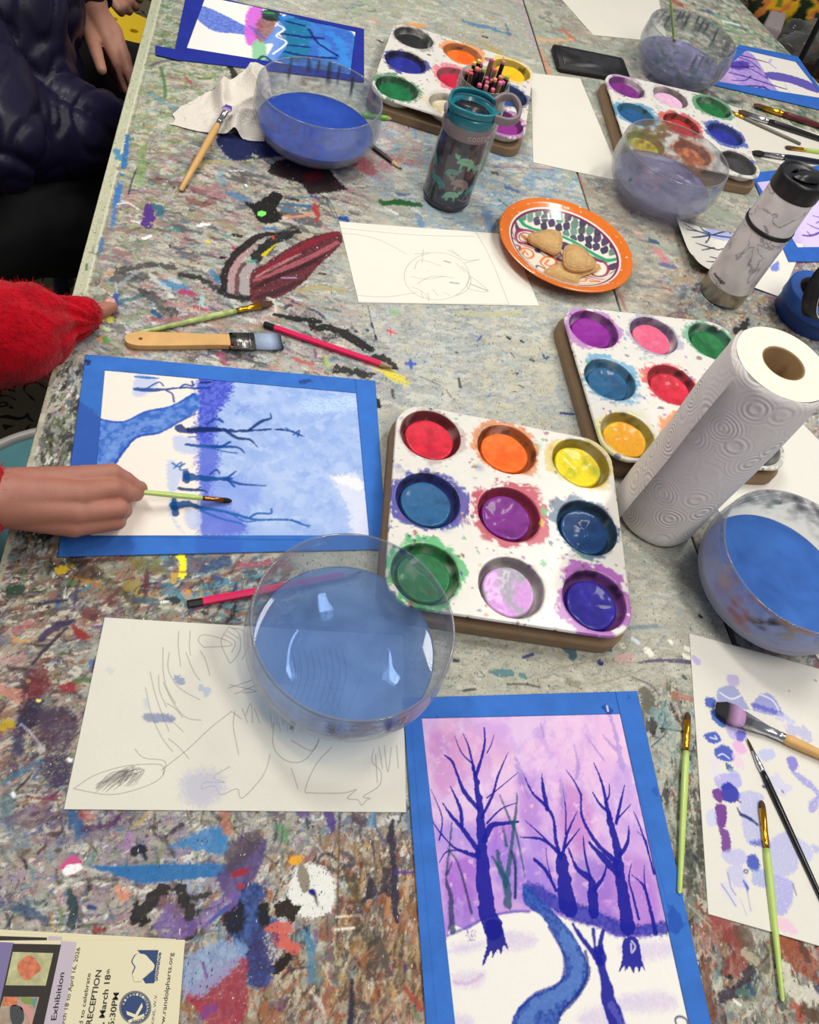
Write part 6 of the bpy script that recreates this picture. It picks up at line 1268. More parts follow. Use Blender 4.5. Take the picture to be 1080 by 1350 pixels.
bowl('glass bowl of pale violet water with yellow and orange film on its far wall', .614, 1.252, .034, water_mat('violet_grey_water', '#aaa8c6', '#d8d6ea', .36, .35),
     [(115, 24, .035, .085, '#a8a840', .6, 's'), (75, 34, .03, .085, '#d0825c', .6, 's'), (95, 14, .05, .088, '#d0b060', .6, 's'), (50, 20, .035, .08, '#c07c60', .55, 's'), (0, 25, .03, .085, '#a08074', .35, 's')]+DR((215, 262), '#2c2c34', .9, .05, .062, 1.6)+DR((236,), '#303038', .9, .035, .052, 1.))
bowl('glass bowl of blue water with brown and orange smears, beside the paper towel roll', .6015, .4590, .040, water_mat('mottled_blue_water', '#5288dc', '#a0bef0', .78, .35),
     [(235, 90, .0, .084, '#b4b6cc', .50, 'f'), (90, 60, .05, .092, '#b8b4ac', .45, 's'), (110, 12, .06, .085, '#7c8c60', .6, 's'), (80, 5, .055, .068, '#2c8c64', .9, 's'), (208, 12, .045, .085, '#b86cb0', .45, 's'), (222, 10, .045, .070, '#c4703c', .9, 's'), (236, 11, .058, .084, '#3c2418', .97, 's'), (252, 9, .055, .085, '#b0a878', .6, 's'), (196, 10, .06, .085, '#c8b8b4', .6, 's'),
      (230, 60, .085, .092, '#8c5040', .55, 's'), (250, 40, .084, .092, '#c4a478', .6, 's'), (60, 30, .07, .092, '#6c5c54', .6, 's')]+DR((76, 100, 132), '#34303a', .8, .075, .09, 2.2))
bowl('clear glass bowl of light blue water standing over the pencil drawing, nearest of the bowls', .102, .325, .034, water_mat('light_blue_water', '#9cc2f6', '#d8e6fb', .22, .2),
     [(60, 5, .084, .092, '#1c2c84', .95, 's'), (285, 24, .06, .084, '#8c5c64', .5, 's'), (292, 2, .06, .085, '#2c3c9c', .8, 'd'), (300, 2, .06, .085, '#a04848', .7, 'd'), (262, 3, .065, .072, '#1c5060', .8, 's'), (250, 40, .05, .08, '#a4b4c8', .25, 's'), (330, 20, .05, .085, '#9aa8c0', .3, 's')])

# ---------------------------------------------------------------- the jar of pencils
JB = P(606, 214); JZ = .142
jar = thing('glass_jar', 'clear glass jar crammed with upturned coloured pencils behind the drinking bottle', 'jar', (JB.x, JB.y, TZ+.0003)); jar.scale = (1.06, 1.06, 1.0)
jp = [(0, 0), (.034, 0), (.0385, .003), (.040, .010), (.040, .104), (.0385, .112), (.0365, .118), (.0365, .122), (.0385, .1235), (.0385, .127), (.0368, .128), (.0385, .1305), (.0385, .1335), (.0370, JZ-.002), (.0362, JZ), (.0350, JZ-.001), (.0348, .122), (.0355, .113), (.0375, .104), (.0375, .012), (.034, .007), (0, .006)]
me = bpy.data.meshes.new('glass'); v, f = lathe(jp, 64); me.from_pydata(v, [], f); setcol(me, np.zeros((len(v), 4))); obj('glass', me, glass_mat('jar_glass', '#f0f4ee', .10, '#b4b6b0'), jar)
rn = random.Random(5)
PM = {}
def pmat(c, rough=.35):
    if c not in PM: PM[c] = mat('pencil_lacquer_'+str(len(PM)), c, rough)
    return PM[c]
def pencil_parts(t, L, barrel, end, endlen, wood='#d9b486', lead='#3a3638', sharp=True, r=.0036, endr=None):
    """along local x from the blunt end to the point"""
    obj('barrel', rod([(endlen, r, r), (L-.022 if sharp else L, r, r)], 6), pmat(barrel), t, False)
    obj('end_cap', rod([(0, r*.85, r*.85), (.0008, r, r), (endlen, r, r)], 6), pmat(end), t, False)
    if sharp:
        obj('sharpened_wood', rod([(L-.022, r, r), (L-.006, r*.38, r*.38)], 18), pmat(wood, .7), t)
        obj('lead', rod([(L-.006, r*.38, r*.38), (L-.0004, r*.1, r*.1), (L, 0, 0)], 12), pmat(lead, .4), t)
COLS = ['#e8806c', '#e06890', '#c8788c', '#e89078', '#d05c9c', '#b88474', '#e8d068', '#d4605c', '#9c8078', '#c86c6c', '#e07c98', '#a4a850', '#cc5c8c']
BARS = ['#17161a', '#201a1c', '#141418', '#2c1c20', '#1a1c16', '#1c1418', '#8c6a54']
pts = []
for k in range(400):
    a = rn.uniform(0, 6.283); q = .0305*math.sqrt(rn.random())
    c = (q*math.cos(a), q*math.sin(a))
    if all(math.hypot(c[0]-p[0], c[1]-p[1]) > .0084 for p in pts): pts.append(c)
    if len(pts) >= 27: break
for i, (x, y) in enumerate(pts):
    L = rn.choice([.138, .141, .146, .142, .149, .139]) if i % 6 else .158
    bar = rn.choice(BARS); ec = COLS[i % len(COLS)]
    nm = {'#e8d068': 'yellow', '#a4a850': 'olive'}.get(ec, 'pink')
    t = thing('coloured_pencil', 'dark coloured pencil with a pinkish end, standing among the others in the glass jar', 'pencil', (JB.x+x*.78, JB.y+y*.78, TZ+.0075), 'coloured pencils in the jar')
    d = Vector((x*.34, y*.34, L)).normalized(); t.rotation_euler = (-d).to_track_quat('X', 'Y').to_euler(); t.location = Vector(t.location)+d*L
    pencil_parts(t, L, bar, ec, .004, r=.0037, sharp=True, lead=ec)

# ---------------------------------------------------------------- drinking bottle
BB = P(587, 262)
bt = thing('drinking_bottle', 'dark see-through child\'s drinking bottle with a teal lid and grey loop, printed with green animals', 'bottle', (BB.x, BB.y, TZ+.0003)); bt.scale = (1.08, 1.08, 1.03)
R_ = .0355
th = np.linspace(-math.pi, math.pi, 201); zz = np.linspace(.010, .118, 160)
Xg, Zg = np.meshgrid(th*R_, zz); cv = Canvas(Xg, Zg, '#3a3844')
cv.col[:] = cv.col*(1+.5*(fbm(Xg*60, Zg*60, 4, 2)-.5))[..., None]
cv.raw(.001); c0 = -75*math.pi/180*R_*1000     # the side facing us
cr = random.Random(8)
for k in range(30):
    x = c0+cr.uniform(-60, 60); z = cr.uniform(22, 104); cv.B([(x+6*cr.uniform(.5, 1.1)*math.cos(a), z+6*cr.uniform(.4, 1)*math.sin(a)) for a in np.linspace(0, 6.28, 7)[:-1]], cr.choice(['#5a4f58', '#4c3c3c', '#2c2c34', '#40545c', '#6b6068']), .8, 2.5, .6, k, spot=.5, nscale=2)
GN = '#6fae90'
def beast(x, z, s, c, f=1):
    s = s*1.35
    cv.B([(x+f*s*p, z+s*q) for p, q in ((-9, 3), (-5, 6), (1, 6), (6, 4), (9, -1), (10, -6), (7, -5), (5, -8), (3, -7), (2, -3), (-3, -2), (-4, -7), (-6, -6), (-6, -1), (-10, -1))], c, .95, .5, .3, 2, nscale=2)
    cv.B([(x+f*s*p, z+s*q) for p, q in ((-9, 3), (-13, 5), (-14, 9), (-11, 8), (-8, 8))], c, .95, .4, .3, 2, nscale=2)
    for k in range(3): cv.S([(x+f*s*(-4+k*3), z+s*3.5), (x+f*s*(-1+k*3), z+s*2)], 1.0, '#4c5a58', .6)
beast(c0-2, 84, 1.0, GN); beast(c0-1, 50, 1.05, '#8a7678'); beast(c0-18, 66, .7, '#4c8c84', -1); beast(c0-10, 30, .85, GN, -1); beast(c0+22, 74, .8, '#6fa090'); beast(c0+20, 40, .8, '#3f8c80', -1); beast(c0-34, 44, .9, '#2f7c7c'); beast(c0+48, 60, 1, GN); beast(c0-58, 70, 1, '#4c8c84'); beast(c0+75, 40, 1, '#8a7678'); beast(c0+80, 88, 1, GN)
cv.S([(c0+2, 26), (c0+16, 20), (c0+30, 24)], 1.2, '#9a8c8c', .8); cv.S([(c0+10, 24), (c0+14, 32), (c0+20, 24), (c0+16, 22)], 1.2, '#9a8c8c', .8)
rr = np.interp(Zg, [.010, .04, .09, .105, .118], [R_*.985, R_, R_*.985, R_*.965, R_*.93])
A = Xg/R_
me = grid_mesh('body', rr*np.cos(A), rr*np.sin(A), Zg); setcol(me, cv.col.reshape(-1, 3))
obj('body', me, vcmat('smoky_printed_plastic', .16, .5, 0, 100, .05, 300, .6), bt)
M_BD = mat('dark_bottle_base', '#35303c', .3, coat=.3)
obj('base', lathe([(0, 0), (.029, 0), (.033, .0015), (.0350, .006), (.0352, .0105), (.030, .0110)], 64), M_BD, bt)
M_TAUPE = mat('taupe_plastic', '#7f7377', .45); M_TEAL = mat('teal_plastic', '#12707f', .32, coat=.2); M_DRK = mat('dark_spout_plastic', '#26262c', .3)
obj('collar', lathe([(.030, .114), (.0345, .114), (.0352, .116), (.0352, .131), (.0345, .133), (.030, .133)], 64), M_TAUPE, bt)
tx = bpy.data.curves.new('lettering', 'FONT'); tx.body = 'contigo'; tx.size = .0115; tx.extrude = .0006; tx.align_x = 'CENTER'; tx.align_y = 'CENTER'; tx.space_character = 1.1
o_ = bpy.data.objects.new('tmp', tx); C.objects.link(o_); dg = bpy.context.evaluated_depsgraph_get(); tm = bpy.data.meshes.new_from_object(o_.evaluated_get(dg)); bpy.data.objects.remove(o_)
for v_ in tm.vertices:
    a = -62*math.pi/180+v_.co.x/.0352; r = .0354+v_.co.z; zc = .1235+v_.co.y; v_.co = (r*math.cos(a), r*math.sin(a), zc)
obj('lettering', tm, mat('raised_grey_letters', '#b3a5a5', .4), bt, False)
lid = obj('lid', lathe([(.0345, .1325), (.0350, .134), (.0352, .143), (.0345, .147), (.0300, .1475), (.0265, .1465), (.0262, .138), (0, .137)], 64), M_TEAL, bt)
obj('spout_recess', lathe([(0, .1385), (.0262, .1388), (.0264, .1412), (.0235, .1400), (0, .1398)], 48), M_DRK, bt)
# the teal guard bar across, and the dark spout under it
def bar(pts, w, h, m, name, parent):
    q = spline(pts, False, 8); v = []; f = []
    for i, p in enumerate(q):
        d = Vector(q[min(i+1, len(q)-1)])-Vector(q[max(i-1, 0)]); d.normalize(); s = d.cross(Vector((0, 0, 1))).normalized(); u = s.cross(d).normalized(); p = Vector(p)
        for k in range(12):
            a = 2*math.pi*k/12; cx, sx = math.cos(a), math.sin(a); e = .6
            v.append(p+s*(w/2*abs(cx)**e*(1 if cx > 0 else -1))+u*(h/2*abs(sx)**e*(1 if sx > 0 else -1)))
        if i:
            b = (i-1)*12; f += [(b+k, b+(k+1) % 12, b+12+(k+1) % 12, b+12+k) for k in range(12)]
    f.append(tuple(range(12))[::-1]); f.append(tuple(range(len(v)-12, len(v))))
    return obj(name, (v, f), m, parent, True)
dirx = Vector((math.cos(math.radians(-8)), math.sin(math.radians(-8)), 0)); diry = Vector((-dirx.y, dirx.x, 0))
def lp(a, b, z): return tuple(dirx*a+diry*b+Vector((0, 0, z)))
bar([lp(-.033, -.006, .146), lp(-.024, -.026, .152), lp(0, -.032, .153), lp(.022, -.024, .152), lp(.035, -.008, .152)], .005, .010, M_TEAL, 'guard_bar', bt)
bar([lp(-.033, -.004, .147), lp(-.030, .016, .152), lp(-.012, .027, .154), lp(.012, .026, .155), lp(.026, .018, .154)], .004, .008, M_TEAL, 'guard_bar', bt)
bar([lp(.026, .020, .153), lp(.036, .030, .158), lp(.050, .030, .160), lp(.060, .014, .158), lp(.060, -.006, .154), lp(.048, -.018, .152), lp(.030, -.018, .151)], .0055, .012, M_TAUPE, 'carry_loop', bt)
sp_ = obj('spout', flat([lp(-.022, -.010, 0)[:2], lp(.018, -.010, 0)[:2], lp(.020, .010, 0)[:2], lp(-.022, .012, 0)[:2]], .137, .149, .003), M_DRK, bt)
for a0, a1 in (((-.018, -.026), (-.006, -.012)), ((-.006, -.012), (.004, -.027)), ((.010, -.014), (.016, -.026))): bar([lp(a0[0], a0[1], .149), lp(a1[0], a1[1], .1495)], .0016, .002, M_TEAL, 'strut', bt)
v, f = lathe([(0, .003), (.006, .0025), (.008, 0)], 24); pb = obj('push_button', (v, f), mat('pale_button', '#a8a2ac', .35), bt); pb.location = lp(-.034, -.010, .142); pb.rotation_euler = (0, -math.pi/2, math.radians(-8+14))

# ---------------------------------------------------------------- marble tumbler
TB = P(950, 388)
tb = thing('travel_tumbler', 'white marble-patterned tumbler with a black lid, black band and steel foot', 'tumbler', (TB.x, TB.y, TZ+.0003))
def marble_mat():
    m = bpy.data.materials.new('marble_print'); m.use_nodes = True; nt = m.node_tree; b = nt.nodes['Principled BSDF']; L = nt.links.new
    b.inputs['Roughness'].default_value = .3; b.inputs['Coat Weight'].default_value = .3
    tc = nt.nodes.new('ShaderNodeTexCoord'); n = nt.nodes.new('ShaderNodeTexNoise'); n.inputs['Scale'].default_value = 14; n.inputs['Detail'].default_value = 5; n.inputs['Distortion'].default_value = 1.2
    L(tc.outputs['Object'], n.inputs['Vector'])
    s = nt.nodes.new('ShaderNodeMath'); s.operation = 'SUBTRACT'; s.inputs[1].default_value = .5; L(n.outputs[0], s.inputs[0])
    a = nt.nodes.new('ShaderNodeMath'); a.operation = 'ABSOLUTE'; L(s.outputs[0], a.inputs[0])
    cr = nt.nodes.new('ShaderNodeValToRGB'); e = cr.color_ramp.elements; e[0].position = 0; e[0].color = rgba('#9c989e'); e[1].position = .018; e[1].color = rgba('#e6e1e0'); L(a.outputs[0], cr.inputs[0])
    n2 = nt.nodes.new('ShaderNodeTexNoise'); n2.inputs['Scale'].default_value = 30; L(tc.outputs['Object'], n2.inputs['Vector'])
    c2 = nt.nodes.new('ShaderNodeValToRGB'); e = c2.color_ramp.elements; e[0].position = .35; e[0].color = rgba('#c2bcc0'); e[1].position = .6; e[1].color = rgba('#ffffff'); L(n2.outputs[0], c2.inputs[0])
    mx = nt.nodes.new('ShaderNodeMix'); mx.data_type = 'RGBA'; mx.blend_type = 'MULTIPLY'; mx.inputs[0].default_value = .45; L(cr.outputs[0], mx.inputs[6]); L(c2.outputs[0], mx.inputs[7]); L(mx.outputs[2], b.inputs['Base Color'])
    return m
M_MAR = marble_mat(); M_STEEL = mat('brushed_steel', '#a8a294', .28, 1.0, bump=.05, bscale=400); M_BLK = mat('black_plastic', '#17171a', .35)
r0 = .0375
obj('foot', lathe([(0, 0), (.0335, 0), (.0362, .002), (r0, .006), (r0, .0295)], 72), M_STEEL, tb)
obj('body', lathe([(r0, .0295), (r0+.0002, .031), (r0*.995, .08), (r0*.985, .1325)], 72), M_MAR, tb)
obj('band', lathe([(r0*.95, .1325), (r0*1.012, .133), (r0*1.015, .139), (r0*.95, .1395)], 72), M_BLK, tb)
obj('body', lathe([(r0*.975, .1395), (r0*.955, .16), (r0*.94, .192)], 72), M_MAR, tb)
obj('lid', lathe([(r0*.90, .1915), (r0*.955, .192), (r0*.97, .194), (r0*.965, .213), (r0*.93, .2185), (r0*.86, .2195), (r0*.82, .2165), (r0*.78, .2155), (0, .2150)], 72), M_BLK, tb)
bm = flat([(-.024, -.012), (-.006, -.019), (.016, -.015), (.026, -.002), (.024, .013), (.004, .012), (-.012, .002)], .2150, .2215, .0025); obj('flip_tab', bm, M_BLK, tb)
bm = flat([(-.020, .004), (-.004, .018), (.014, .020), (.0, .010)], .2150, .2180, .0015); obj('sip_cover', bm, mat('glossy_black', '#0c0c0e', .2), tb)
tx = bpy.data.curves.new('lettering', 'FONT'); tx.body = 'contigo'; tx.size = .0085; tx.extrude = .0002; tx.align_x = 'LEFT'; tx.align_y = 'CENTER'
o_ = bpy.data.objects.new('tmp', tx); C.objects.link(o_); dg = bpy.context.evaluated_depsgraph_get(); tm = bpy.data.meshes.new_from_object(o_.evaluated_get(dg)); bpy.data.objects.remove(o_)
for v_ in tm.vertices:
    a = math.radians(208)-.30+v_.co.x/r0; v_.co = ((r0+.0006+v_.co.z)*math.cos(a), (r0+.0006+v_.co.z)*math.sin(a), .0415+v_.co.y)
obj('lettering', tm, M_BLK, tb, False)

# ---------------------------------------------------------------- paper towel roll
def towel_mat():
    m = bpy.data.materials.new('embossed_paper_towel'); m.use_nodes = True; nt = m.node_tree; b = nt.nodes['Principled BSDF']; L = nt.links.new
    b.inputs['Roughness'].default_value = .95; b.inputs['Specular IOR Level'].default_value = .1; b.inputs['Base Color'].default_value = rgba('#ebe6e2')
    at = nt.nodes.new('ShaderNodeAttribute'); at.attribute_name = 'Col'
    vo = nt.nodes.new('ShaderNodeTexVoronoi'); vo.inputs['Scale'].default_value = 2.6; vo.inputs['Randomness'].default_value = .75; L(at.outputs['Vector'], vo.inputs['Vector'])
    ml = nt.nodes.new('ShaderNodeMath'); ml.operation = 'MULTIPLY'; ml.inputs[1].default_value = 62; L(vo.outputs['Distance'], ml.inputs[0])
    sn = nt.nodes.new('ShaderNodeMath'); sn.operation = 'SINE'; L(ml.outputs[0], sn.inputs[0])
    fd = nt.nodes.new('ShaderNodeMapRange'); fd.inputs[1].default_value = .34; fd.inputs[2].default_value = .55; fd.inputs[3].default_value = 1; fd.inputs[4].default_value = .15; L(vo.outputs['Distance'], fd.inputs[0])
    m2 = nt.nodes.new('ShaderNodeMath'); m2.operation = 'MULTIPLY'; L(sn.outputs[0], m2.inputs[0]); L(fd.outputs[0], m2.inputs[1])
    n = nt.nodes.new('ShaderNodeTexNoise'); n.inputs['Scale'].default_value = 90; L(at.outputs['Vector'], n.inputs['Vector'])
    ad = nt.nodes.new('ShaderNodeMath'); ad.operation = 'MULTIPLY_ADD'; ad.inputs[1].default_value = .5; L(n.outputs[0], ad.inputs[0]); L(m2.outputs[0], ad.inputs[2])
    bp = nt.nodes.new('ShaderNodeBump'); bp.inputs['Strength'].default_value = .42; bp.inputs['Distance'].default_value = .0016; L(ad.outputs[0], bp.inputs['Height']); L(bp.outputs[0], b.inputs['Normal'])
    return m
RB = P(862, 676); RR = .0535; RH = .268
rl = thing('paper_towel_roll', 'upright roll of white paper towels with a curled spiral emboss', 'paper towel roll', (RB.x, RB.y, TZ+.0014))
TOW = towel_mat()
def cyl_grid(name, r, a0, a1, z0, z1, m, parent, rf=None, n=120):
    th, zz = np.meshgrid(np.linspace(a0, a1, n), np.linspace(z0, z1, 90)); R = np.full(th.shape, r)
    if rf: R = R+rf(th, zz)
    me = grid_mesh(name, R*np.cos(th), R*np.sin(th), zz)
    setcol(me, np.stack([th*r*10, zz*10, th*0], -1).reshape(-1, 3)); return obj(name, me, m, parent)
cyl_grid('towels', RR, -math.pi, math.pi, .0, RH, TOW, rl, lambda t, z: -.004*np.clip((.012-z)/.012, 0, 1)**2-.0035*np.clip((z-RH+.008)/.008, 0, 1)**2+.0006*np.sin(t*3+z*20)+.0004*np.sin(t*7-z*33))
cyl_grid('loose_sheet', RR+.0006, math.radians(128), math.radians(205), .001, RH-.002, TOW, rl, lambda t, z: .010*np.clip((t-math.radians(150))/1.0, 0, 1)**1.6+.001*np.sin(z*40))
M_TE = mat('towel_roll_end', '#e9dfcc', .95, bump=.4, bscale=160, noise=.06, nscale=120)
rings = [(RR-.0035, RH)]+[(RR-.004-(RR-.026)*k/14, RH+(.0008 if k % 2 else -.0002)) for k in range(15)]+[(.0225, RH-.0002)]
obj('roll_end', lathe(rings, 96), M_TE, rl)
obj('roll_end', lathe([(RR-.005, .0002), (.0225, .0002)], 48), M_TE, rl)
obj('cardboard_core', lathe([(.0208, .0005), (.0208, RH-.0005), (.0224, RH), (.0226, RH-.001), (.0226, .0005)], 64), mat('core_cardboard', '#7c5f3c', .8, bump=.1), rl)

# ---------------------------------------------------------------- tape rolls
M_TB = mat('blue_tape_roll', '#1c4f9e', .55, bump=.3, bscale=160, noise=.06); M_TBD = mat('deep_blue_tape_roll', '#163c7c', .5, bump=.2, bscale=160)
M_CORE = mat('tape_core', '#20222c', .6)
def tape_roll(label, x, y, z, ro, ri, h, m, core=M_CORE):
    t = thing('tape_roll', label, 'roll of tape', (x, y, z))
    obj('tape', lathe([(ri+.002, 0), (ro-.001, 0), (ro, .001), (ro, h-.001), (ro-.001, h), (ro-.004, h+.0004), (ri+.004, h+.0003), (ri+.002, h)], 72), m, t)
    obj('core', lathe([(ri+.0019, 0), (ri, 0), (ri, h), (ri+.0019, h)], 64), core, t); return t
g = P(1062, 418)
tape_roll('dark blue tape roll flat on the table, lower of two stacked by the tumbler', g.x, g.y, TZ+.0004, .056, .038, .030, M_TBD)
g2 = P(1070, 402, .031)
tape_roll('blue roll of painter\'s tape lying on top of the darker roll beside the tumbler', g2.x+.004, g2.y, TZ+.0310, .056, .038, .024, M_TB)
g3 = P(1088, 384, .080)
t = thing('tape_roll', 'thin black roll with a white core, standing on edge inside the blue tape rolls', 'roll of tape', (g3.x, g3.y, g3.z))
obj('tape', lathe([(.0405, -.012), (.0425, -.012), (.0425, .012), (.0405, .012)], 72), M_BLK, t); obj('core', lathe([(.0386, -.012), (.0404, -.012), (.0404, .012), (.0386, .012), (.0386, -.012)], 72), mat('white_core', '#d9d5d6', .6), t)
t.rotation_euler = Vector((.55, -.75, .42)).to_track_quat('Z', 'Y').to_euler()

# ---------------------------------------------------------------- plate of cookies
pl = thing('ceramic_plate', 'round orange-rimmed ceramic plate with checks, a green band and orange swirls', 'plate', (.4198, 1.0446, TZ+.0012))
NR, NT = 120, 300
rr = np.concatenate([np.linspace(.0005, .088, 90), np.linspace(.089, .1098, 30)]); tt = np.linspace(0, 2*math.pi, NT)
T_, R2 = np.meshgrid(tt, rr); Zp = np.interp(R2, [0, .055, .075, .088, .100, .108, .1098], [.003, .0035, .007, .0135, .0195, .0215, .0205])
Xp, Yp = R2*np.cos(T_), R2*np.sin(T_)
class Polar(Canvas): 
    def sub(s, *a): return (slice(None), slice(None))
cv = Polar(Xp+.4198, Yp+1.0446, '#e8e2d4', .012)
WH = '#ece6da'; PU = '#3a2458'; MG = '#9c2458'; GR = '#28a070'; OR = '#e47820'
cv.frame(650, 255, .17593)
cv.B([(170, 150), (260, 250), (400, 270), (540, 300), (700, 400), (850, 500), (970, 520), (960, 620), (860, 660), (760, 690), (600, 690), (400, 620), (200, 480), (120, 300), (130, 200)], '#e4dccc', 1, 2, 1, 1)
# the checks
ck = random.Random(3)
for a_ in range(14):
    x = 225+a_*56
    gy = np.interp(x, [160, 250, 400, 540, 700, 850, 970], [170, 222, 250, 290, 385, 480, 500]); ty = np.interp(x, [200, 260, 330, 500, 650, 780, 900, 960], [125, 92, 80, 92, 140, 215, 330, 430])
    for b_ in range(6):
        y = ty+22+b_*46+(23 if a_ % 2 else 0)+ck.uniform(-3, 3)
        if y > gy-24 or x > 962: continue
        c = ck.choice([PU, PU, '#241c48', '#241c48', '#5c8478', '#6c9484', '#3c4c50'])
        cv.B([(x-26, y-18), (x+14, y-24), (x+27, y+14), (x-13, y+22)], c, .95, 3, 1.5, b_, nscale=8)
cv.S([(165, 165), (200, 205), (290, 245), (400, 262), (520, 290), (640, 345), (760, 420), (870, 490), (975, 505)], [46, 50, 42, 40, 42, 44, 44, 42, 36], WH, 1, .1)
cv.S([(175, 165), (210, 205), (290, 237), (400, 258), (520, 290), (640, 345), (760, 420), (870, 488), (975, 505)], [30, 38, 28, 28, 30, 32, 32, 34, 28], GR, 1, .15)
cv.B([(160, 210), (200, 245), (240, 250), (180, 280)], PU, .95, 4, 2); cv.B([(520, 330), (640, 370), (760, 440), (870, 505), (780, 480), (700, 440), (600, 400), (530, 390)], PU, .95, 6, 2); cv.B([(870, 525), (970, 530), (930, 570), (880, 570)], PU, .95, 5, 2)
for p, w_, c in (([(330, 265), (260, 255), (195, 270), (175, 310), (200, 350), (300, 350)], 22, MG), ([(300, 280), (240, 275), (205, 300), (215, 335), (260, 340)], 10, MG), ([(150, 340), (250, 355), (330, 370), (420, 420), (500, 470), (560, 480)], 16, MG), ([(130, 330), (220, 365), (320, 385), (400, 440)], 8, '#5c2848'),
    ([(120, 250), (150, 310), (180, 345)], 12, '#9c7484'), ([(140, 220), (160, 270)], 10, WH), ([(250, 410), (225, 445), (270, 470), (315, 440), (300, 400), (240, 390), (190, 430)], 17, OR), ([(262, 425), (270, 440)], 16, OR), ([(430, 470), (405, 500), (450, 515), (490, 490), (460, 450), (400, 450), (370, 490), (400, 530)], 17, OR), ([(330, 540), (350, 520), (410, 550)], 14, PU), ([(345, 400), (350, 402)], 44, PU),
    ([(520, 340), (510, 400), (540, 450)], 14, MG), ([(500, 460), (540, 480)], 26, MG), ([(740, 470), (820, 480), (870, 540), (850, 600), (780, 600), (740, 560)], 18, MG), ([(760, 490), (820, 510), (840, 560), (800, 590)], 12, '#f0e8dc'), ([(800, 510), (810, 540)], 24, '#d8862c'), ([(240, 305), (245, 310)], 44, '#c87c28'),
    ([(700, 580), (760, 610), (830, 640)], 10, MG), ([(720, 610), (780, 640), (800, 650)], 10, '#c83c58'), ([(660, 600), (710, 610), (700, 640), (650, 640)], 12, OR), ([(740, 640), (800, 660)], 20, OR), ([(880, 600), (950, 560), (975, 500)], 10, '#8c8c7c'), ([(860, 640), (920, 600), (960, 560)], 12, WH), ([(170, 390), (210, 380), (200, 410)], 16, MG), ([(620, 650), (700, 670)], 26, WH)):
    cv.S(p, w_, c, .95, .15)
th2 = fbm(Xp*80, Yp*80, 3, 4)
def ring(r0, r1, c, a=1.0):
    k = (np.clip((R2-r0)/.0006+.5, 0, 1)*np.clip((r1-R2)/.0006+.5, 0, 1)*a)[..., None]; cv.col[:] = cv.col*(1-k)+lin(c)*k
ring(.0865, .0905, '#7c1c50'); ring(.0898, .0925, '#f0e6dc'); ring(.0925, .12, '#e0700f'); 
chip = np.clip((fbm(Xp*230, Yp*230, 3, 9)-.78)/.02, 0, 1)*(R2 > .093); cv.col[:] = cv.col*(1-chip[..., None])+lin('#efe6da')*chip[..., None]
me = grid_mesh('glazed_face', Xp, Yp, Zp); setcol(me, cv.col.reshape(-1, 3)); obj('glazed_face', me, vcmat('painted_glaze', .22, .5, .1, 60, .04, 300, .5), pl)
obj('underside', lathe([(.1098, .0205), (.1100, .0190), (.1060, .0165), (.088, .0095), (.060, .0012), (.055, 0), (.050, 0), (.049, .001), (0, .001)], 96), mat('orange_glaze', '#c8620f', .3, coat=.4), pl)
M_CK = mat('shortbread', '#c9a26c', .9, bump=.9, bscale=170, noise=.12, nscale=90)
def cookie(label, poly, h, th_=.009, tilt=(0, 0, 0)):
    w = [P(650+x*.17593, 255+y*.17593, h+th_) for x, y in poly]; c = sum(w, Vector())/len(w)
    q = spline([(p.x-c.x, p.y-c.y) for p in w], True, 5)
    bm = flat([tuple(p) for p in q], -th_, 0, .003, 3)
    bmesh.ops.subdivide_edges(bm, edges=bm.edges[:], cuts=1)
    for v_ in bm.verts: v_.co = v_.co+Vector((0, 0, .0009*mnoise.noise(v_.co*150)+.0012*mnoise.noise(v_.co*50)))
    o = obj('cookie', bm, M_CK, None, True); o.location = c; o.rotation_euler = tilt; return tag(o, label, 'cookie')
cookie('tan bell-shaped cookie, uppermost of those on the orange plate', [(268, 305), (330, 280), (420, 268), (505, 280), (525, 330), (515, 410), (480, 438), (420, 415), (350, 375), (285, 340)], .0075)
cookie('broken tan cookie edge poking out under the rounded one on the plate', [(560, 560), (680, 560), (790, 535), (790, 565), (690, 605), (640, 625), (560, 600)], .0065, .006)
cookie('rounded tan cookie lying on top of two others on the orange plate', [(540, 400), (610, 378), (680, 410), (760, 480), (778, 530), (700, 560), (610, 560), (545, 520)], .0150, .009, (.03, 0, 0))
cookie('tan cookie at the front of the orange plate, half hidden by another', [(385, 575), (470, 530), (545, 515), (610, 560), (650, 610), (640, 660), (540, 645), (450, 610)], .0085, .006)
# ---------------------------------------------------------------- phone
def slab(name, q, z0, z1, m, parent, bev=.002, r=.006):
    w = [P(x, y, z1) for x, y in q]; c = sum(w, Vector())/4
    pts = []
    for i in range(4):
        a, b, d = w[i-1], w[i], w[(i+1) % 4]
        for k in range(5):
            t = k/4; p = b+(a-b).normalized()*r*(1-t)**2+(d-b).normalized()*r*t**2; pts.append((p.x, p.y))
    area_ = sum(pts[i][0]*pts[(i+1) % len(pts)][1]-pts[(i+1) % len(pts)][0]*pts[i][1] for i in range(len(pts)))
    if area_ < 0: pts = pts[::-1]
    return obj(name, flat(pts, TZ+z0, TZ+z1, bev), m, parent, True, world_co=True)
c = P(779, 82)
ph = thing('smartphone', 'black smartphone lying face up between two blank white sheets', 'phone', (c.x, c.y, TZ))
slab('case', [(728, 57), (822, 76), (833, 104), (737, 88)], .0005, .0115, mat('rubber_phone_case', '#141416', .55), ph, .0025, .010)
slab('screen', [(737, 62), (816, 78), (824, 99), (744, 85)], .0114, .0120, mat('dark_screen', '#2a2a2c', .32, spec=.3, noise=.5, nscale=60), ph, .0002, .006)
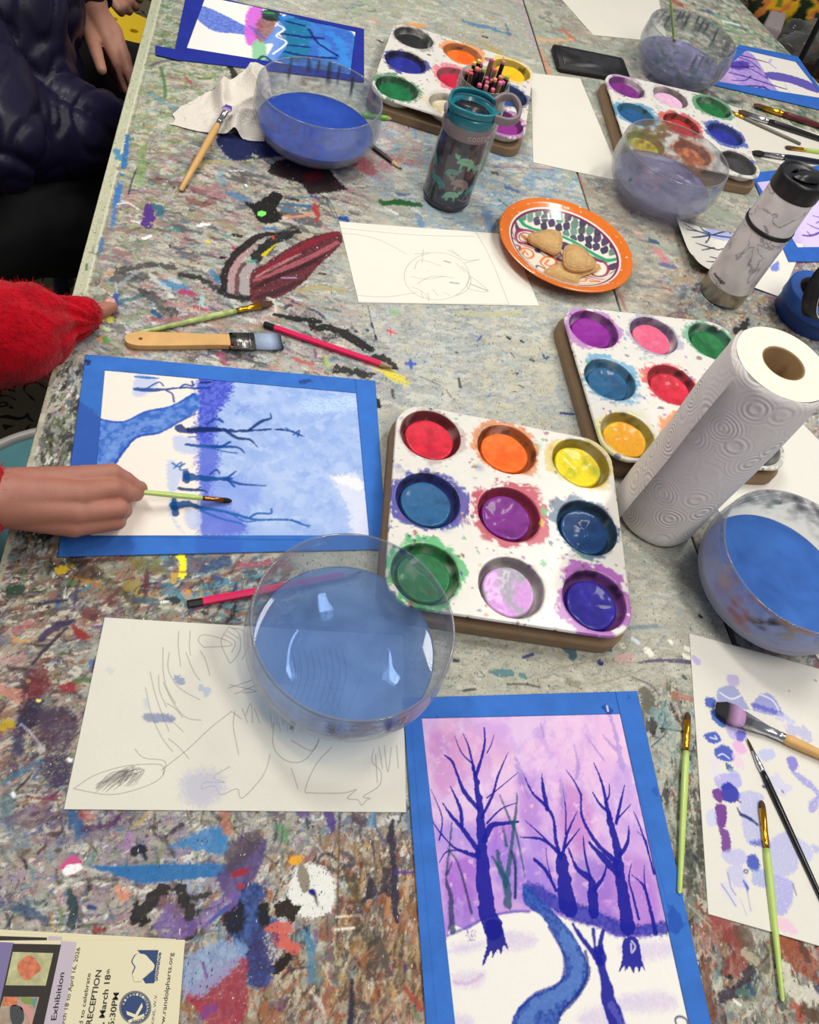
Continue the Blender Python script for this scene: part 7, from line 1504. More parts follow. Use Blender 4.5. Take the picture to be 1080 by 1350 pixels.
# ---------------------------------------------------------------- brushes and pencils
def oriented(name, label, cat_, a, b, group=None, roll=0.):
    t = thing(name, label, cat_, a, group); d = (Vector(b)-Vector(a)); t.rotation_euler = (d.normalized().to_track_quat('X', 'Z')).to_euler(); return t, d.length
M_NAT = mat('raw_wood_handle', '#d3a666', .45, noise=.08, nscale=50); M_LIME = mat('lime_handle', '#b8d070', .35, noise=.05, nscale=60, coat=.2)
M_GOLD = mat('brass_ferrule', '#d8a030', .25, 1.0); M_SIL = mat('silver_ferrule', '#c8c8cc', .22, 1.0)
M_BR = mat('brown_bristle', '#4a3220', .8, bump=.6, bscale=600); M_BKB = mat('black_bristle', '#0d0c0f', .75, bump=.6, bscale=600)
M_BH = mat('black_handle', '#101013', .25, coat=.4); M_RH = mat('dark_red_handle', '#5c1c20', .25, coat=.4); M_GH = mat('grey_handle', '#6c6862', .35); M_NH = mat('navy_handle', '#14162c', .25, coat=.4)
def brush(label, a, b, handle, ferrule, bristle, rmax=.0035, lf=.022, lb=.012, wf=None, tf=None, wt=None, tail=.0022, group=None, tiptip=.15):
    """a: blunt end of the handle, b: tip of the bristles"""
    t, L = oriented('paint_brush', label, 'paint brush', a, b, group)
    wf = wf or rmax*.85; tf = tf or wf; wt = wt or wf; x1 = L-lb-lf; x2 = L-lb; bristle = bristle(L) if callable(bristle) else bristle; rf = rmax*.85
    obj('handle', rod([(0, tail*.5, tail*.5), (.002, tail, tail), (x1*.35, (tail+rmax)/2, (tail+rmax)/2), (x1*.75, rmax, rmax), (x1*.93, rmax*.98, rmax*.98), (x1+.001, rf*.92, rf*.92)], 20), handle, t)
    obj('ferrule', rod([(x1, rf, rf), (x1+lf*.18, rf*1.02, rf*1.02), (x1+lf*.2, rf*1.1, rf*1.1), (x1+lf*.24, rf*1.02, rf*1.02), (x1+lf*.30, rf*1.1, rf*1.1), (x1+lf*.34, rf, rf), (x2, wf, tf)], 24), ferrule, t)
    obj('bristles', rod([(x2-.001, wf*.92, tf*.92), (x2+lb*.3, wt*1.03, tf*.95), (x2+lb*.65, wt*.95, tf*.7), (x2+lb*.9, wt*.6, tf*.35), (L, wt*tiptip, tf*.1)], 24), bristle, t)
    return t
def two_tone(name, c1, c2, x0, x1):
    """bristles whose colour changes along their length"""
    m = mat(name, c1, .7, bump=.5, bscale=500); nt = m.node_tree; b = nt.nodes['Principled BSDF']; tc = nt.nodes.new('ShaderNodeTexCoord'); sp = nt.nodes.new('ShaderNodeSeparateXYZ')
    nt.links.new(tc.outputs['Object'], sp.inputs[0]); mr = nt.nodes.new('ShaderNodeMapRange'); mr.inputs[1].default_value = x0; mr.inputs[2].default_value = x1; nt.links.new(sp.outputs[0], mr.inputs[0])
    mx = nt.nodes.new('ShaderNodeMix'); mx.data_type = 'RGBA'; nt.links.new(mr.outputs[0], mx.inputs[0]); mx.inputs[6].default_value = rgba(c1); mx.inputs[7].default_value = rgba(c2); nt.links.new(mx.outputs[2], b.inputs['Base Color']); return m
b1 = brush('raw wood brush with a purple tip resting on the crumpled paper towel', P(238, 251, .0035), P(302, 139, .026), M_NAT, M_SIL, (lambda L: two_tone('purple_tipped_bristle', '#a89cb8', '#5a2c9c', L-.013, L-.006)), .0055, .034, .016, .0045, .0025, .0075, .0035, tiptip=.9)
b2 = brush('paint-smeared lime green brush with a wide brass ferrule above the flat brush', P(178, 440, .004), P(359, 399, .004), mat('smeared_lime_handle', '#a9bc74', .5, noise=.35, nscale=120), M_GOLD, M_BR, .0038, .033, .018, .0062, .0030, .0062, .0022, tiptip=.8)
# wide flat brush
t, L = oriented('flat_wash_brush', 'wide flat wash brush with a holed wooden handle and blue-grey bristles', 'paint brush', P(166, 449, .0045), P(373, 451, .0045))
def outline(xs, ws): return [(x, w/2) for x, w in zip(xs, ws)]+[(x, -w/2) for x, w in zip(xs[::-1], ws[::-1])]
hp = outline([.0, .003, .009, .02, .06, .10, .125, L-.066], [.006, .014, .019, .0215, .0200, .0170, .0180, .0235])
cu = bpy.data.curves.new('handle', 'CURVE'); cu.dimensions = '2D'; cu.fill_mode = 'BOTH'; cu.extrude = .0030; cu.bevel_depth = .0010
for pts_, cyc in ((spline(hp, True, 4), 1), ([(.0165+.0032*math.cos(a), .0032*math.sin(a)) for a in np.linspace(0, 6.28, 17)[:-1]], 1)):
    s = cu.splines.new('POLY'); s.points.add(len(pts_)-1); s.use_cyclic_u = True
    for k, p in enumerate(pts_): s.points[k].co = (float(p[0]), float(p[1]), 0, 1)
o_ = bpy.data.objects.new('tmp', cu); C.objects.link(o_); dg = bpy.context.evaluated_depsgraph_get(); tm = bpy.data.meshes.new_from_object(o_.evaluated_get(dg)); bpy.data.objects.remove(o_)
obj('handle', tm, M_NAT, t, False)
bm = flat([(L-.067, -.0128), (L-.035, -.0133), (L-.035, .0133), (L-.067, .0128)][::1], -.0040, .0040, .0012); obj('ferrule', bm, mat('nickel_ferrule', '#9a978c', .3, 1.0), t)
for k in range(4): obj('crimp', flat([(L-.058+k*.0052, -.0120), (L-.0560+k*.0052, -.0120), (L-.0560+k*.0052, .0120), (L-.058+k*.0052, .0120)], .0036, .0047, .0004), M_SIL, [c_ for c_ in bpy.data.objects if c_.parent == t and c_.name.startswith('ferrule')][0])
obj('bristles', flat([(L-.036, -.0128), (L-.012, -.0128), (L+.000, -.0120), (L-.002, 0), (L-.001, .0118), (L-.012, .0128), (L-.036, .0128)], -.0032, .0032, .0012), two_tone('blue_grey_bristle', '#a9bcd8', '#16233c', L-.016, L-.002), t)

brush('slim lime green brush with a brown tip beside the violet painting', P(896, 1178, .004), P(907, 939, .004), M_LIME, M_GOLD, M_BR, .0037, .034, .010, .0036, .0036, .0034, .0024)
brush('oval mop brush with black and mauve bristles on the daubed test sheet', P(1120, 1012, .009), P(944, 932, .007), M_NAT, M_SIL, (lambda L: two_tone('mauve_mop_bristle', '#b48cb8', '#0d0b10', L-.024, L-.012)), .0060, .046, .032, .0105, .0060, .0125, .0035, tiptip=.5)
brush('thin black-handled liner brush lying on the daubed test sheet', P(1090, 1200, .0035), P(985, 973, .0040), M_BH, M_SIL, M_BR, .0036, .022, .014, .0016, .0016, .0013, .0024)
brush('slim lime green brush hanging over the front edge of the test sheet', P(1032, 1320, .0035), P(1004, 1055, .0045), M_LIME, M_GOLD, M_BR, .0036, .038, .009, .0036, .0036, .0032, .0022)
brush('green brush standing upright in the farthest glass bowl', P(880, -52, .200), P(890, 66, .016), M_LIME, M_GOLD, M_BR, .0030, .026, .010, .0030, .0030, .0028, .0020)
brush('wide brown-bristled brush with a bright silver ferrule, right of the farthest palette', P(1120, 196, .006), P(974, 147, .006), M_BH, M_SIL, M_BR, .0065, .046, .020, .0105, .0045, .0110, .003, tiptip=.9)
brush('dark red brush with a brass ferrule lying behind the silver one', P(1120, 178, .0075), P(994, 138, .006), M_RH, M_GOLD, M_BR, .0065, .048, .018, .0070, .0045, .0075, .003, tiptip=.8)
brush('thin grey-handled brush with a brown tip lying across the white sheet', P(1056, 190, .004), P(954, 143, .004), M_GH, M_GOLD, M_BR, .0036, .034, .012, .0034, .0034, .0032, .0030)
brush('navy brush with an oval black head beside the tumbler lid', P(1120, 219, .006), P(992, 201, .006), M_NH, M_SIL, M_BKB, .0058, .046, .026, .0045, .0045, .0085, .003, tiptip=.45)
brush('lime brush with a short flat brass end above the navy brush', P(1120, 206, .004), P(1036, 194, .004), M_LIME, M_GOLD, M_BR, .0045, .036, .010, .0056, .0030, .0056, .003, tiptip=.9)
def pencil(label, a, b, barrel, end, endlen, **k):
    t, L = oriented('pencil', label, 'pencil', a, b); pencil_parts(t, L, barrel, end, endlen, **k); return t
pencil('hot pink pencil with a black end, lying over black paint above the blue painting', P(348, 427, .0045), P(523, 487, .0042), '#e8185c', '#121014', .014, wood='#a88a70', lead='#241c1c', r=.0041)
pencil('hot pink pencil with its point hidden beneath the front glass bowl', P(247, 797, .0045), P(478, 754, .0042), '#e8185c', '#121014', .015, wood='#b89878', lead='#241c1c', r=.0041)
pencil('short black pencil with a sharp point, right of the deep blue bowl', P(486, 189, .004), P(531, 224, .003), '#1a181a', '#1a181a', .004, r=.0038)
pencil('green coloured pencil poking out behind the deep blue bowl', P(478, 152, .004), P(526, 157, .0035), '#6cc43c', '#5cb030', .004, lead='#3c8c30', r=.0040)

# ---------------------------------------------------------------- crumpled paper towel
q = [(232, 134), (352, 96), (356, 188), (224, 168)]
w = [P(x, y, .001) for x, y in q]; n_ = 90; u, v = np.meshgrid(np.linspace(0, 1, n_), np.linspace(1, 0, n_))
f = lambda k: (w[0][k]*(1-u)*(1-v)+w[1][k]*u*(1-v)+w[2][k]*u*v+w[3][k]*(1-u)*v)
X, Y = f(0), f(1)
r1 = np.abs(fbm(u*3.2+1, v*2.4, 2, 3)-.5)*2; r2 = np.abs(fbm(u*7, v*5+2, 2, 8)-.5)*2
hump = np.exp(-((u-.80)/.22)**2)*(1-.4*np.abs(v-.5)); Z = .0018+hump*(.030-.055*r1)+.012*np.exp(-((u-.50)/.05)**2-((v-.25)/.3)**2)*2+.004*r2*(u > .1)
Z = np.maximum(Z, .0015)
X = X+.010*(fbm(u*3, v*3, 2, 5)-.5)*2+.01*hump*np.sin(v*5); Y = Y+.014*(fbm(u*3+4, v*3, 2, 6)-.5)*2
corner = np.clip(1-np.hypot(u/.35, (v-.0)/.5), 0, 1); X = X+corner*.012; Y = Y-corner*.004
me = grid_mesh('paper_towel', X, Y, TZ+Z); md_m = mat('soft_paper_towel', '#dfd8cc', .95, bump=.9, bscale=380)
o = obj('crumpled_paper_towel', me, md_m); tag(o, 'crumpled sheet of white paper towel beneath the raw wood brush', 'paper towel')

# ---------------------------------------------------------------- white bowl at the top edge
g = P(541, -26)
t = thing('white_dish', 'white round dish cut off by the top edge of the photo', 'dish', (g.x, g.y, TZ+.0003))
obj('dish', lathe([(0, 0), (.040, 0), (.046, .002), (.062, .020), (.068, .034), (.0665, .035), (.060, .021), (.043, .005), (0, .004)], 64), mat('white_plastic', '#d8d6d0', .35), t)
t['label'] = 'white round dish at the far end of the left table'

# ---------------------------------------------------------------- the printed cards, bottom left
M_CARD = mat('cream_card', '#ded6b4', .6); M_INK = mat('black_ink', '#211d1c', .7); M_NAVY = mat('navy_ink', '#27406f', .6); M_LAV = mat('lavender_print', '#bfb3bd', .65); M_VIO = mat('violet_print', '#7a6f9c', .6); M_BLKP = mat('black_print', '#2a241c', .5); M_CRM = mat('cream_print', '#e0d8b8', .6)
def card(label, q, z, printed):
    w = [P(x, y, z) for x, y in q]; c = sum(w, Vector())/4
    t = thing('gallery_card', label, 'card', (c.x, c.y, TZ+z))
    obj('card', flat([(p.x, p.y) for p in w][::-1], TZ+z-.0006, TZ+z), M_CARD, t, False, world_co=True)
    if printed: printed(t, z)
    return t
def patch(name, q, z, m, t, dz=.0002, smooth=False):
    w = [P(x, y, z+dz) for x, y in (spline(q, True, 5) if smooth else q)]
    ar = sum(w[i].x*w[(i+1) % len(w)].y-w[(i+1) % len(w)].x*w[i].y for i in range(len(w)))
    if ar < 0: w = w[::-1]
    bm = bmesh.new(); bm.faces.new([bm.verts.new((p.x, p.y, TZ+z+dz)) for p in w]); return obj(name, bm, m, t, False, world_co=True)
def words(s, a, b, hpx, z, m, t, bold=0., dz=.00035, align='LEFT'):
    """lettering running from pixel a towards pixel b on the card, hpx high"""
    A_, B_ = P(*a, z+dz), P(*b, z+dz); tx = bpy.data.curves.new('lettering', 'FONT'); tx.body = s; tx.size = 1.0; tx.offset = bold; tx.align_x = align
    o_ = bpy.data.objects.new('tmp', tx); C.objects.link(o_); dg = bpy.context.evaluated_depsgraph_get(); tm = bpy.data.meshes.new_from_object(o_.evaluated_get(dg)); bpy.data.objects.remove(o_)
    xs = [v_.co.x for v_ in tm.vertices]; wd = max(xs)-min(xs); d = (B_-A_); k = d.length/wd; hh = hpx*k_px(a, z)/.72
    ex = d.normalized(); ey = Vector((-ex.y, ex.x, 0)); x0 = min(xs)
    for v_ in tm.vertices: v_.co = A_+ex*((v_.co.x-x0)*k)+ey*(v_.co.y*hh)
    return obj('lettering', tm, m, t, False, world_co=True)
def k_px(a, z): return (P(a[0]+1, a[1], z)-P(*a, z)).length
def print_top(t, z):
    F = lambda x, y: (x*.24074, 1220+y*.24074)       # 0..1080 frame over 260 px
    patch('violet_panel', [F(15, 92), F(75, 95), F(5, 400), F(-80, 700), F(-200, 700), F(-60, 92)], z, M_VIO, t)
    patch('lavender_band', [F(335, 85), F(420, 92), F(330, 640), F(220, 700), F(240, 540)], z, M_LAV, t, .00015)
    bp = patch('black_panel', [F(72, 100), F(335, 105), F(250, 495), F(228, 600), F(-40, 600), F(5, 400)], z, M_BLKP, t, .00025)
    for q, m_ in (([F(70, 145), F(292, 152), F(250, 330), F(30, 328)], mat('flower_print', '#b4b284', .6, noise=.25, nscale=160)), ([F(20, 390), F(215, 392), F(150, 640), F(-60, 640)], mat('face_print', '#a89480', .6, noise=.35, nscale=120))): patch('art_print', q, z, m_, t, .0004)
    fm = mat('coral_print', '#cc7450', .6, noise=.3, nscale=300)
    patch('flower_motif', [F(115, 190), F(165, 165), F(205, 200), F(225, 240), F(190, 270), F(150, 300), F(110, 270), F(95, 225)], z, fm, t, .0006, True)
    patch('coral_corner', [F(22, 392), F(95, 392), F(90, 440), F(12, 440)], z, fm, t, .0006)
    patch('grey_motif', [F(60, 440), F(120, 450), F(130, 520), F(90, 560), F(60, 520)], z, mat('grey_print', '#3e4444', .6), t, .0006, True); patch('pink_motif', [F(130, 430), F(180, 470), F(170, 560), F(150, 500), F(110, 450)], z, mat('pink_print', '#c89088', .6), t, .0006, True)
    patch('green_motif', [F(120, 395), F(170, 398), F(180, 430), F(130, 425)], z, mat('green_print', '#7c9448', .6), t, .0006, True); patch('teal_motif', [F(170, 398), F(205, 400), F(190, 450), F(180, 430)], z, mat('teal_print', '#5c8c8c', .6), t, .0007)
    words('Art Exhibition', F(286, 640), F(353, 258), 7.2, z, M_INK, t, .01)
    words('March 18 to April 16, 2026', F(345, 590), F(440, 122), 5.4, z, M_INK, t)
    words('d to celebrate', F(452, 545), F(498, 262), 5.4, z, M_INK, t)
    words('RECEPTION', F(500, 545), F(557, 245), 7.6, z, M_INK, t, .012)
    words(', March 18', F(568, 540), F(607, 270), 7.6, z, M_INK, t, .012); words('th', F(598, 266), F(602, 240), 4.2, z, M_INK, t, .01)
    words('5:30PM', F(622, 550), F(652, 368), 7.6, z, M_INK, t, .012)
    words('www.randolpharts.org', F(893, 610), F(950, 150), 6.0, z, M_INK, t)
    words('ELKINS, W.V.', F(838, 580), F(862, 375), 3.6, z, mat('grey_ink', '#6c6a60', .7), t)
    words('Snowshoe', F(862, 305), F(884, 148), 4.8, z, M_NAVY, t, .02)
    patch('heart_emblem_ground', [F(752, 135), F(868, 135), F(845, 316), F(797, 318), F(782, 294), F(845, 240)], z, M_NAVY, t)
    h = [(738, 170), (752, 157), (790, 158), (815, 180), (847, 226), (800, 272), (770, 300), (745, 290), (730, 260), (742, 228), (726, 200)]
    patch('heart', [F(x-6, y) for x, y in h], z, M_NAVY, t, .0003, True); patch('heart', [F(*p) for p in h], z, M_CRM, t, .0005, True)
    patch('heart_gap', [F(725, 262), F(760, 262), F(775, 306), F(735, 306)], z, M_CRM, t, .0007)
    cx, cy = 741, 450
    for r_, m_, dz in ((1.0, mat('grey_ring', '#6f7274', .6), .0002), (.88, M_NAVY, .0004)): patch('round_emblem', [F(cx+88*r_*math.cos(a), cy+92*r_*math.sin(a)) for a in np.linspace(0, 6.283, 41)[:-1]], z, m_, t, dz)
    words('K', F(790, 500), F(775, 424), 21, z, M_CRM, t, .02, .0007)
    for s, a0, da in (('KIWANIS', 200, 16), ('INTERNATIONAL', 310, 13)):
        for i, ch in enumerate(s):
            a = math.radians(a0+i*da); e = (cx+62*math.cos(a), cy+66*math.sin(a)); tn = (-math.sin(a)*8, math.cos(a)*8)
            words(ch, F(e[0]-tn[0], e[1]-tn[1]), F(e[0]+tn[0]*.5, e[1]+tn[1]*.5), 2.8, z, M_CRM, t, .01, .0007)
def print_low(t, z):
    patch('black_panel', [(-30, 1233), (62, 1236), (60, 1300), (-30, 1300)], z, M_BLKP, t); patch('lavender_band', [(64, 1234), (82, 1235), (70, 1300), (60, 1300)], z, M_LAV, t)
card('cream gallery card at the bottom of the stack, its edge showing at the far side', [(-60, 1222), (232, 1238), (214, 1460), (-90, 1460)], .0030, None)
card('middle gallery card in the stack, showing a black strip above the top card', [(-40, 1228), (237, 1240), (222, 1440), (-60, 1440)], .0042, print_low)
card('top gallery card printed with exhibition dates, a heart and a round emblem', [(-20, 1240), (244, 1239), (228, 1440), (-50, 1440)], .0056, print_top)
# ---------------------------------------------------------------- people
M_SKIN = mat('skin', '#a8705e', .55, noise=.06, nscale=60, bump=.15, bscale=500, sss=.12); M_SKIN2 = mat('skin_pale', '#b07e6a', .55, noise=.06, nscale=60, sss=.1)
M_NAIL = mat('fingernail', '#d09c90', .35)
def J(px, py, h, r): v = P(px, py, h); return ((v.x, v.y, v.z), r)
def chain(*js): return [(a, b) for a, b in zip(js[:-1], js[1:])]
def Wd(x, y, z, r): return ((x, y, z), r)
# --- the person in the red sweater
base = thing('person', 'person in a fuzzy red sweater painting the blue picture, one hand on the table edge', 'person', (-.62, .60, 0))
rw = J(12, 657, .050, .0235)
right = (chain(J(-70, 662, .055, .031), J(-20, 659, .052, .027), rw)
    + [(J(8, 645, .050, .021), J(112, 630, .050, .0125)), (J(8, 655, .052, .023), J(104, 652, .054, .0135)), (J(8, 665, .048, .022), J(101, 675, .046, .0125)), (J(8, 672, .040, .018), J(98, 693, .034, .0115)),
       (J(60, 650, .045, .021), J(90, 655, .044, .020)), (J(60, 668, .038, .018), J(90, 678, .036, .016))]
    + chain(J(112, 630, .050, .0125), J(148, 624, .048, .0100), J(166, 633, .038, .0086), J(180, 642, .028, .0076))
    + chain(J(104, 652, .054, .0130), J(150, 644, .046, .0098), J(168, 651, .033, .0086), J(180, 652, .022, .0074))
    + chain(J(101, 675, .046, .0122), J(157, 671, .036, .0094), J(163, 673, .022, .0084), J(150, 668, .012, .0078))
    + chain(J(98, 693, .034, .0112), J(152, 688, .024, .0084), J(156, 688, .014, .0076), J(142, 683, .009, .0070))
    + chain(J(30, 652, .038, .017), J(92, 642, .030, .0125), J(145, 640, .024, .0100), J(184, 644, .021, .0084)))
left = (chain(J(20, 440, .02, .024), J(95, 421, .016, .0165), J(118, 414, .013, .0108), J(134, 409, .0105, .0092), J(146, 404, .0100, .0086))
    + sum([chain(J(96, 424+k*3, .010, .012), Wd(-.262+.004*k, .722-.017*k, TZ-.010, .0095), Wd(-.258, .722-.017*k, TZ-.040, .0085), Wd(-.248, .722-.017*k, TZ-.052, .0078)) for k in range(4)], []))
head = [(Wd(-.60, .62, 1.13, .055), Wd(-.59, .62, 1.22, .055)), (Wd(-.585, .62, 1.29, .092), Wd(-.565, .62, 1.33, .095)), (Wd(-.53, .62, 1.24, .060), Wd(-.50, .62, 1.235, .035)), (Wd(-.465, .62, 1.285, .012), Wd(-.455, .62, 1.262, .014)),
    (Wd(-.58, .525, 1.28, .016), Wd(-.58, .525, 1.25, .013)), (Wd(-.58, .715, 1.28, .016), Wd(-.58, .715, 1.25, .013))]
fine = capsules(right+left, .0016, 5); coarse = capsules(head+[(Wd(-.64, .62, .60, .11), Wd(-.62, .62, 1.0, .10))], .006, 4)
bm = bmesh.new(); bm.from_mesh(fine); bm.from_mesh(coarse); body = obj('body', bm, M_SKIN, base, True, world_co=True)
hair = capsules([(Wd(-.60, .62, 1.31, .098), Wd(-.585, .62, 1.355, .092)), (Wd(-.645, .62, 1.30, .085), Wd(-.66, .62, 1.14, .06))], .006, 3, lambda c: .004*mnoise.noise(c*60)); obj('hair', hair, mat('dark_brown_hair', '#2a1c14', .6), base, world_co=True)
def nail(p, d, up, s):
    v, f = lathe([(0, .0010), (.5, .0008), (.85, .0003), (1, -.0004)], 18); p = Vector(p); d = Vector(d).normalized(); u = Vector(up); u = (u-d*u.dot(d)).normalized(); w_ = d.cross(u)
    obj('fingernail', ([tuple(p+d*(a*s*1.25)+w_*(b*s)+u*c) for a, b, c in v], f), M_NAIL, body, world_co=False) if False else obj('fingernail', ([tuple(Vector(p)+d*(a*s*1.25)+w_*(b*s)+u*c-Vector(base.location)) for a, b, c in v], f), M_NAIL, body)
a_, b_ = P(134, 409, .0105), P(147, 403.5, .0100); nail(b_+Vector((-.001, 0, .0078)), b_-a_, (.1, -.2, 1), .0052)
a_, b_ = P(166, 633, .038), P(180, 642, .028); nail(b_+(b_-a_).normalized()*.001+Vector((.001, .002, .0070)), b_-a_, (.1, .3, 1), .0044)
# sweater: torso and two sleeves in one knitted surface
def rib(c):
    n = .0022*mnoise.noise(c*38)+.0010*mnoise.noise(c*160)
    ax = P(108, 418, .022); d = (c-ax)
    if -.062 < d.x < .02 and abs(d.y) < .06:      # ribbed cuff at the thumb
        a = math.atan2(c.z-ax.z, d.y-d.x*-.18); k = min(1, max(0, (d.x+.062)/.012)); n = n*(1-k)+k*.0026*math.sin(a*13)
    return n
sw = [*chain(J(111, 416, .022, .0200), J(95, 420, .024, .0235), J(62, 428, .026, .0275)), *chain(J(40, 432, .028, .047), J(18, 440, .030, .055), J(-50, 452, .02, .056), Wd(-.50, .76, .86, .060), Wd(-.60, .78, .98, .070), Wd(-.62, .62, 1.02, .080)),
    (J(34, 400, .040, .024), J(8, 408, .045, .034)),
    *chain(J(-36, 657, .050, .038), J(-62, 655, .050, .050), J(-110, 650, .02, .058), Wd(-.52, .44, .84, .060), Wd(-.60, .46, .98, .070), Wd(-.62, .62, 1.02, .080)),
    (Wd(-.66, .62, .52, .135), Wd(-.63, .62, .95, .13)), (Wd(-.64, .54, .60, .12), Wd(-.62, .53, .94, .11)), (Wd(-.64, .70, .60, .12), Wd(-.62, .71, .94, .11)), (Wd(-.61, .62, 1.04, .07), Wd(-.60, .62, 1.10, .062))]
sme = capsules(sw, .0034, 4, rib)
# stray wool fibres over the knit
vs = np.empty(len(sme.vertices)*3); sme.vertices.foreach_get('co', vs); vs = vs.reshape(-1, 3); nr = np.empty(len(sme.vertices)*3); sme.vertices.foreach_get('normal', nr); nr = nr.reshape(-1, 3)
near = np.where((vs[:, 0] > -.42) & (vs[:, 2] > TZ-.09))[0]; rs = np.random.RandomState(3); pick = rs.choice(near, min(9000, len(near)), replace=False)
fv = []; ff = []
for i in pick:
    p = Vector(vs[i]); n = Vector(nr[i]); tdir = (n*rs.uniform(.4, 1)+Vector(rs.normal(size=3))*.8).normalized(); L = rs.uniform(.003, .009); s = tdir.cross(n).normalized()*.00022
    q = p+tdir*L*.55+n*.0004; e = p+tdir*L*.8+Vector(rs.normal(size=3))*.0016
    b = len(fv); fv += [p-s, p+s, q+s*.8, q-s*.8, e]; ff += [(b, b+1, b+2, b+3), (b+3, b+2, b+4)]
bm = bmesh.new(); bm.from_mesh(sme); vv = [bm.verts.new(p) for p in fv]
for q in ff: bm.faces.new([vv[k] for k in q])
M_RED = mat('fuzzy_red_wool', '#ad0418', .95, bump=1.0, bscale=260, noise=.22, nscale=45, sheen=.12, spec=.1)
obj('sweater', bm, M_RED, base, True, world_co=True)
tr = capsules([(Wd(-.66, .52, .50, .10), Wd(-.545, .50, .50, .075)), (Wd(-.66, .70, .50, .10), Wd(-.555, .72, .50, .075)), (Wd(-.545, .50, .50, .07), Wd(-.54, .50, .08, .045)), (Wd(-.555, .72, .50, .07), Wd(-.55, .73, .08, .045)), (Wd(-.68, .61, .52, .13), Wd(-.70, .61, .52, .13))], .008, 3, lambda c: .003*mnoise.noise(c*30)); obj('trousers', tr, mat('dark_trousers', '#1a1618', .8), base, world_co=True)
for y_ in (.50, .73): obj('shoe', capsules([(Wd(-.56, y_, .036, .035), Wd(-.49, y_, .031, .030))], .006, 3), mat('dark_shoe', '#1c1c20', .5), base, world_co=True)
# seat under that person
st = thing('stool', 'dark stool under the person in the red sweater', 'stool', (-.70, .61, 0)); obj('seat', lathe([(0, .345), (.15, .345), (.16, .355), (.16, .38), (.15, .388), (0, .388)], 40), M_BLK, st)
for k in range(4): a = .785+k*1.5708; obj('leg', capsules([(Wd(.12*math.cos(a), .12*math.sin(a), .345, .011), Wd(.16*math.cos(a), .16*math.sin(a), .012, .011))], .005, 1), M_BLK, st)
# the brush in the hand
brush('fine lime green brush held by the painting hand, its dark tip on the paper', P(70, 637, .040), P(306, 660.5, .0035), M_LIME, mat('copper_ferrule', '#a8703c', .3, 1.0), M_BKB, .0030, .022, .010, .0028, .0028, .0030, .0018)

# --- the person in the navy puffer jacket
nb = thing('person', 'person in a navy quilted puffer jacket, one hand hanging beside the table', 'person', (-.55, 1.45, 0))
hand = (chain(J(105, -60, .03, .032), J(118, -14, -.02, .027), J(123, 8, -.04, .025))
    + [(J(118, 5, -.04, .022), J(150, 42, -.060, .0150)), (J(122, 8, -.04, .022), J(140, 50, -.062, .0150)), (J(118, 10, -.05, .020), J(130, 52, -.072, .0140)), (J(114, 10, -.05, .018), J(122, 50, -.082, .0125))]
    + chain(J(150, 42, -.060, .0145), J(164, 76, -.080, .0115), J(170, 96, -.095, .0102), J(176, 112, -.108, .0090))
    + chain(J(140, 50, -.062, .0145), J(156, 84, -.090, .0115), J(163, 104, -.110, .0100), J(168, 120, -.125, .0090))
    + chain(J(130, 52, -.072, .0135), J(150, 88, -.115, .0105), J(158, 104, -.135, .0095), J(160, 116, -.150, .0085))
    + chain(J(122, 50, -.082, .0120), J(144, 84, -.130, .0095), J(152, 98, -.150, .0085), J(154, 108, -.165, .0078))
    + chain(J(112, 12, -.05, .019), J(118, 42, -.062, .0145), J(127, 70, -.070, .0112), J(134, 92, -.078, .0092)))
other = (chain(J(120, -40, -.12, .026), J(148, -14, -.12, .022), J(158, -4, -.125, .018))+chain(J(158, -4, -.125, .016), J(170, 2, -.13, .011), J(178, 9, -.14, .009))+chain(J(154, 0, -.125, .014), J(164, 8, -.13, .010), J(170, 15, -.14, .0085))
    +chain(J(162, -8, -.125, .014), J(176, -6, -.13, .010), J(184, -1, -.14, .0085))+chain(J(150, 2, -.125, .012), J(156, 11, -.13, .009), J(160, 17, -.14, .008))+chain(J(160, -12, -.12, .014), J(172, -18, -.12, .010), J(180, -20, -.12, .0085)))
f1 = capsules(hand+other, .0028, 4)
c1 = capsules([(Wd(-.60, 1.62, 1.14, .06), Wd(-.58, 1.60, 1.30, .06)), (Wd(-.57, 1.60, 1.42, .10), Wd(-.55, 1.59, 1.47, .10)), (Wd(-.48, 1.57, 1.36, .05), Wd(-.47, 1.57, 1.37, .05)), (Wd(-.62, 1.60, .70, .10), Wd(-.60, 1.62, 1.1, .10))], .008, 3)
bm = bmesh.new(); bm.from_mesh(f1); bm.from_mesh(c1); obj('body', bm, M_SKIN2, nb, True, world_co=True)
obj('hair', capsules([(Wd(-.58, 1.61, 1.46, .105), Wd(-.57, 1.60, 1.50, .10)), (Wd(-.64, 1.62, 1.42, .09), Wd(-.65, 1.63, 1.25, .07))], .008, 3), mat('brown_hair', '#3a281c', .6), nb, world_co=True)
def puff(c):
    q = c*1.0; w_ = q.x*9+q.y*17+q.z*15+1.6*mnoise.noise(c*7)
    return .015*abs(math.sin(w_))**.5-.009+.003*mnoise.noise(c*22)-.005*max(0, 1-abs(mnoise.noise(Vector((c.x*34, c.y*11, c.z*16))))*5)
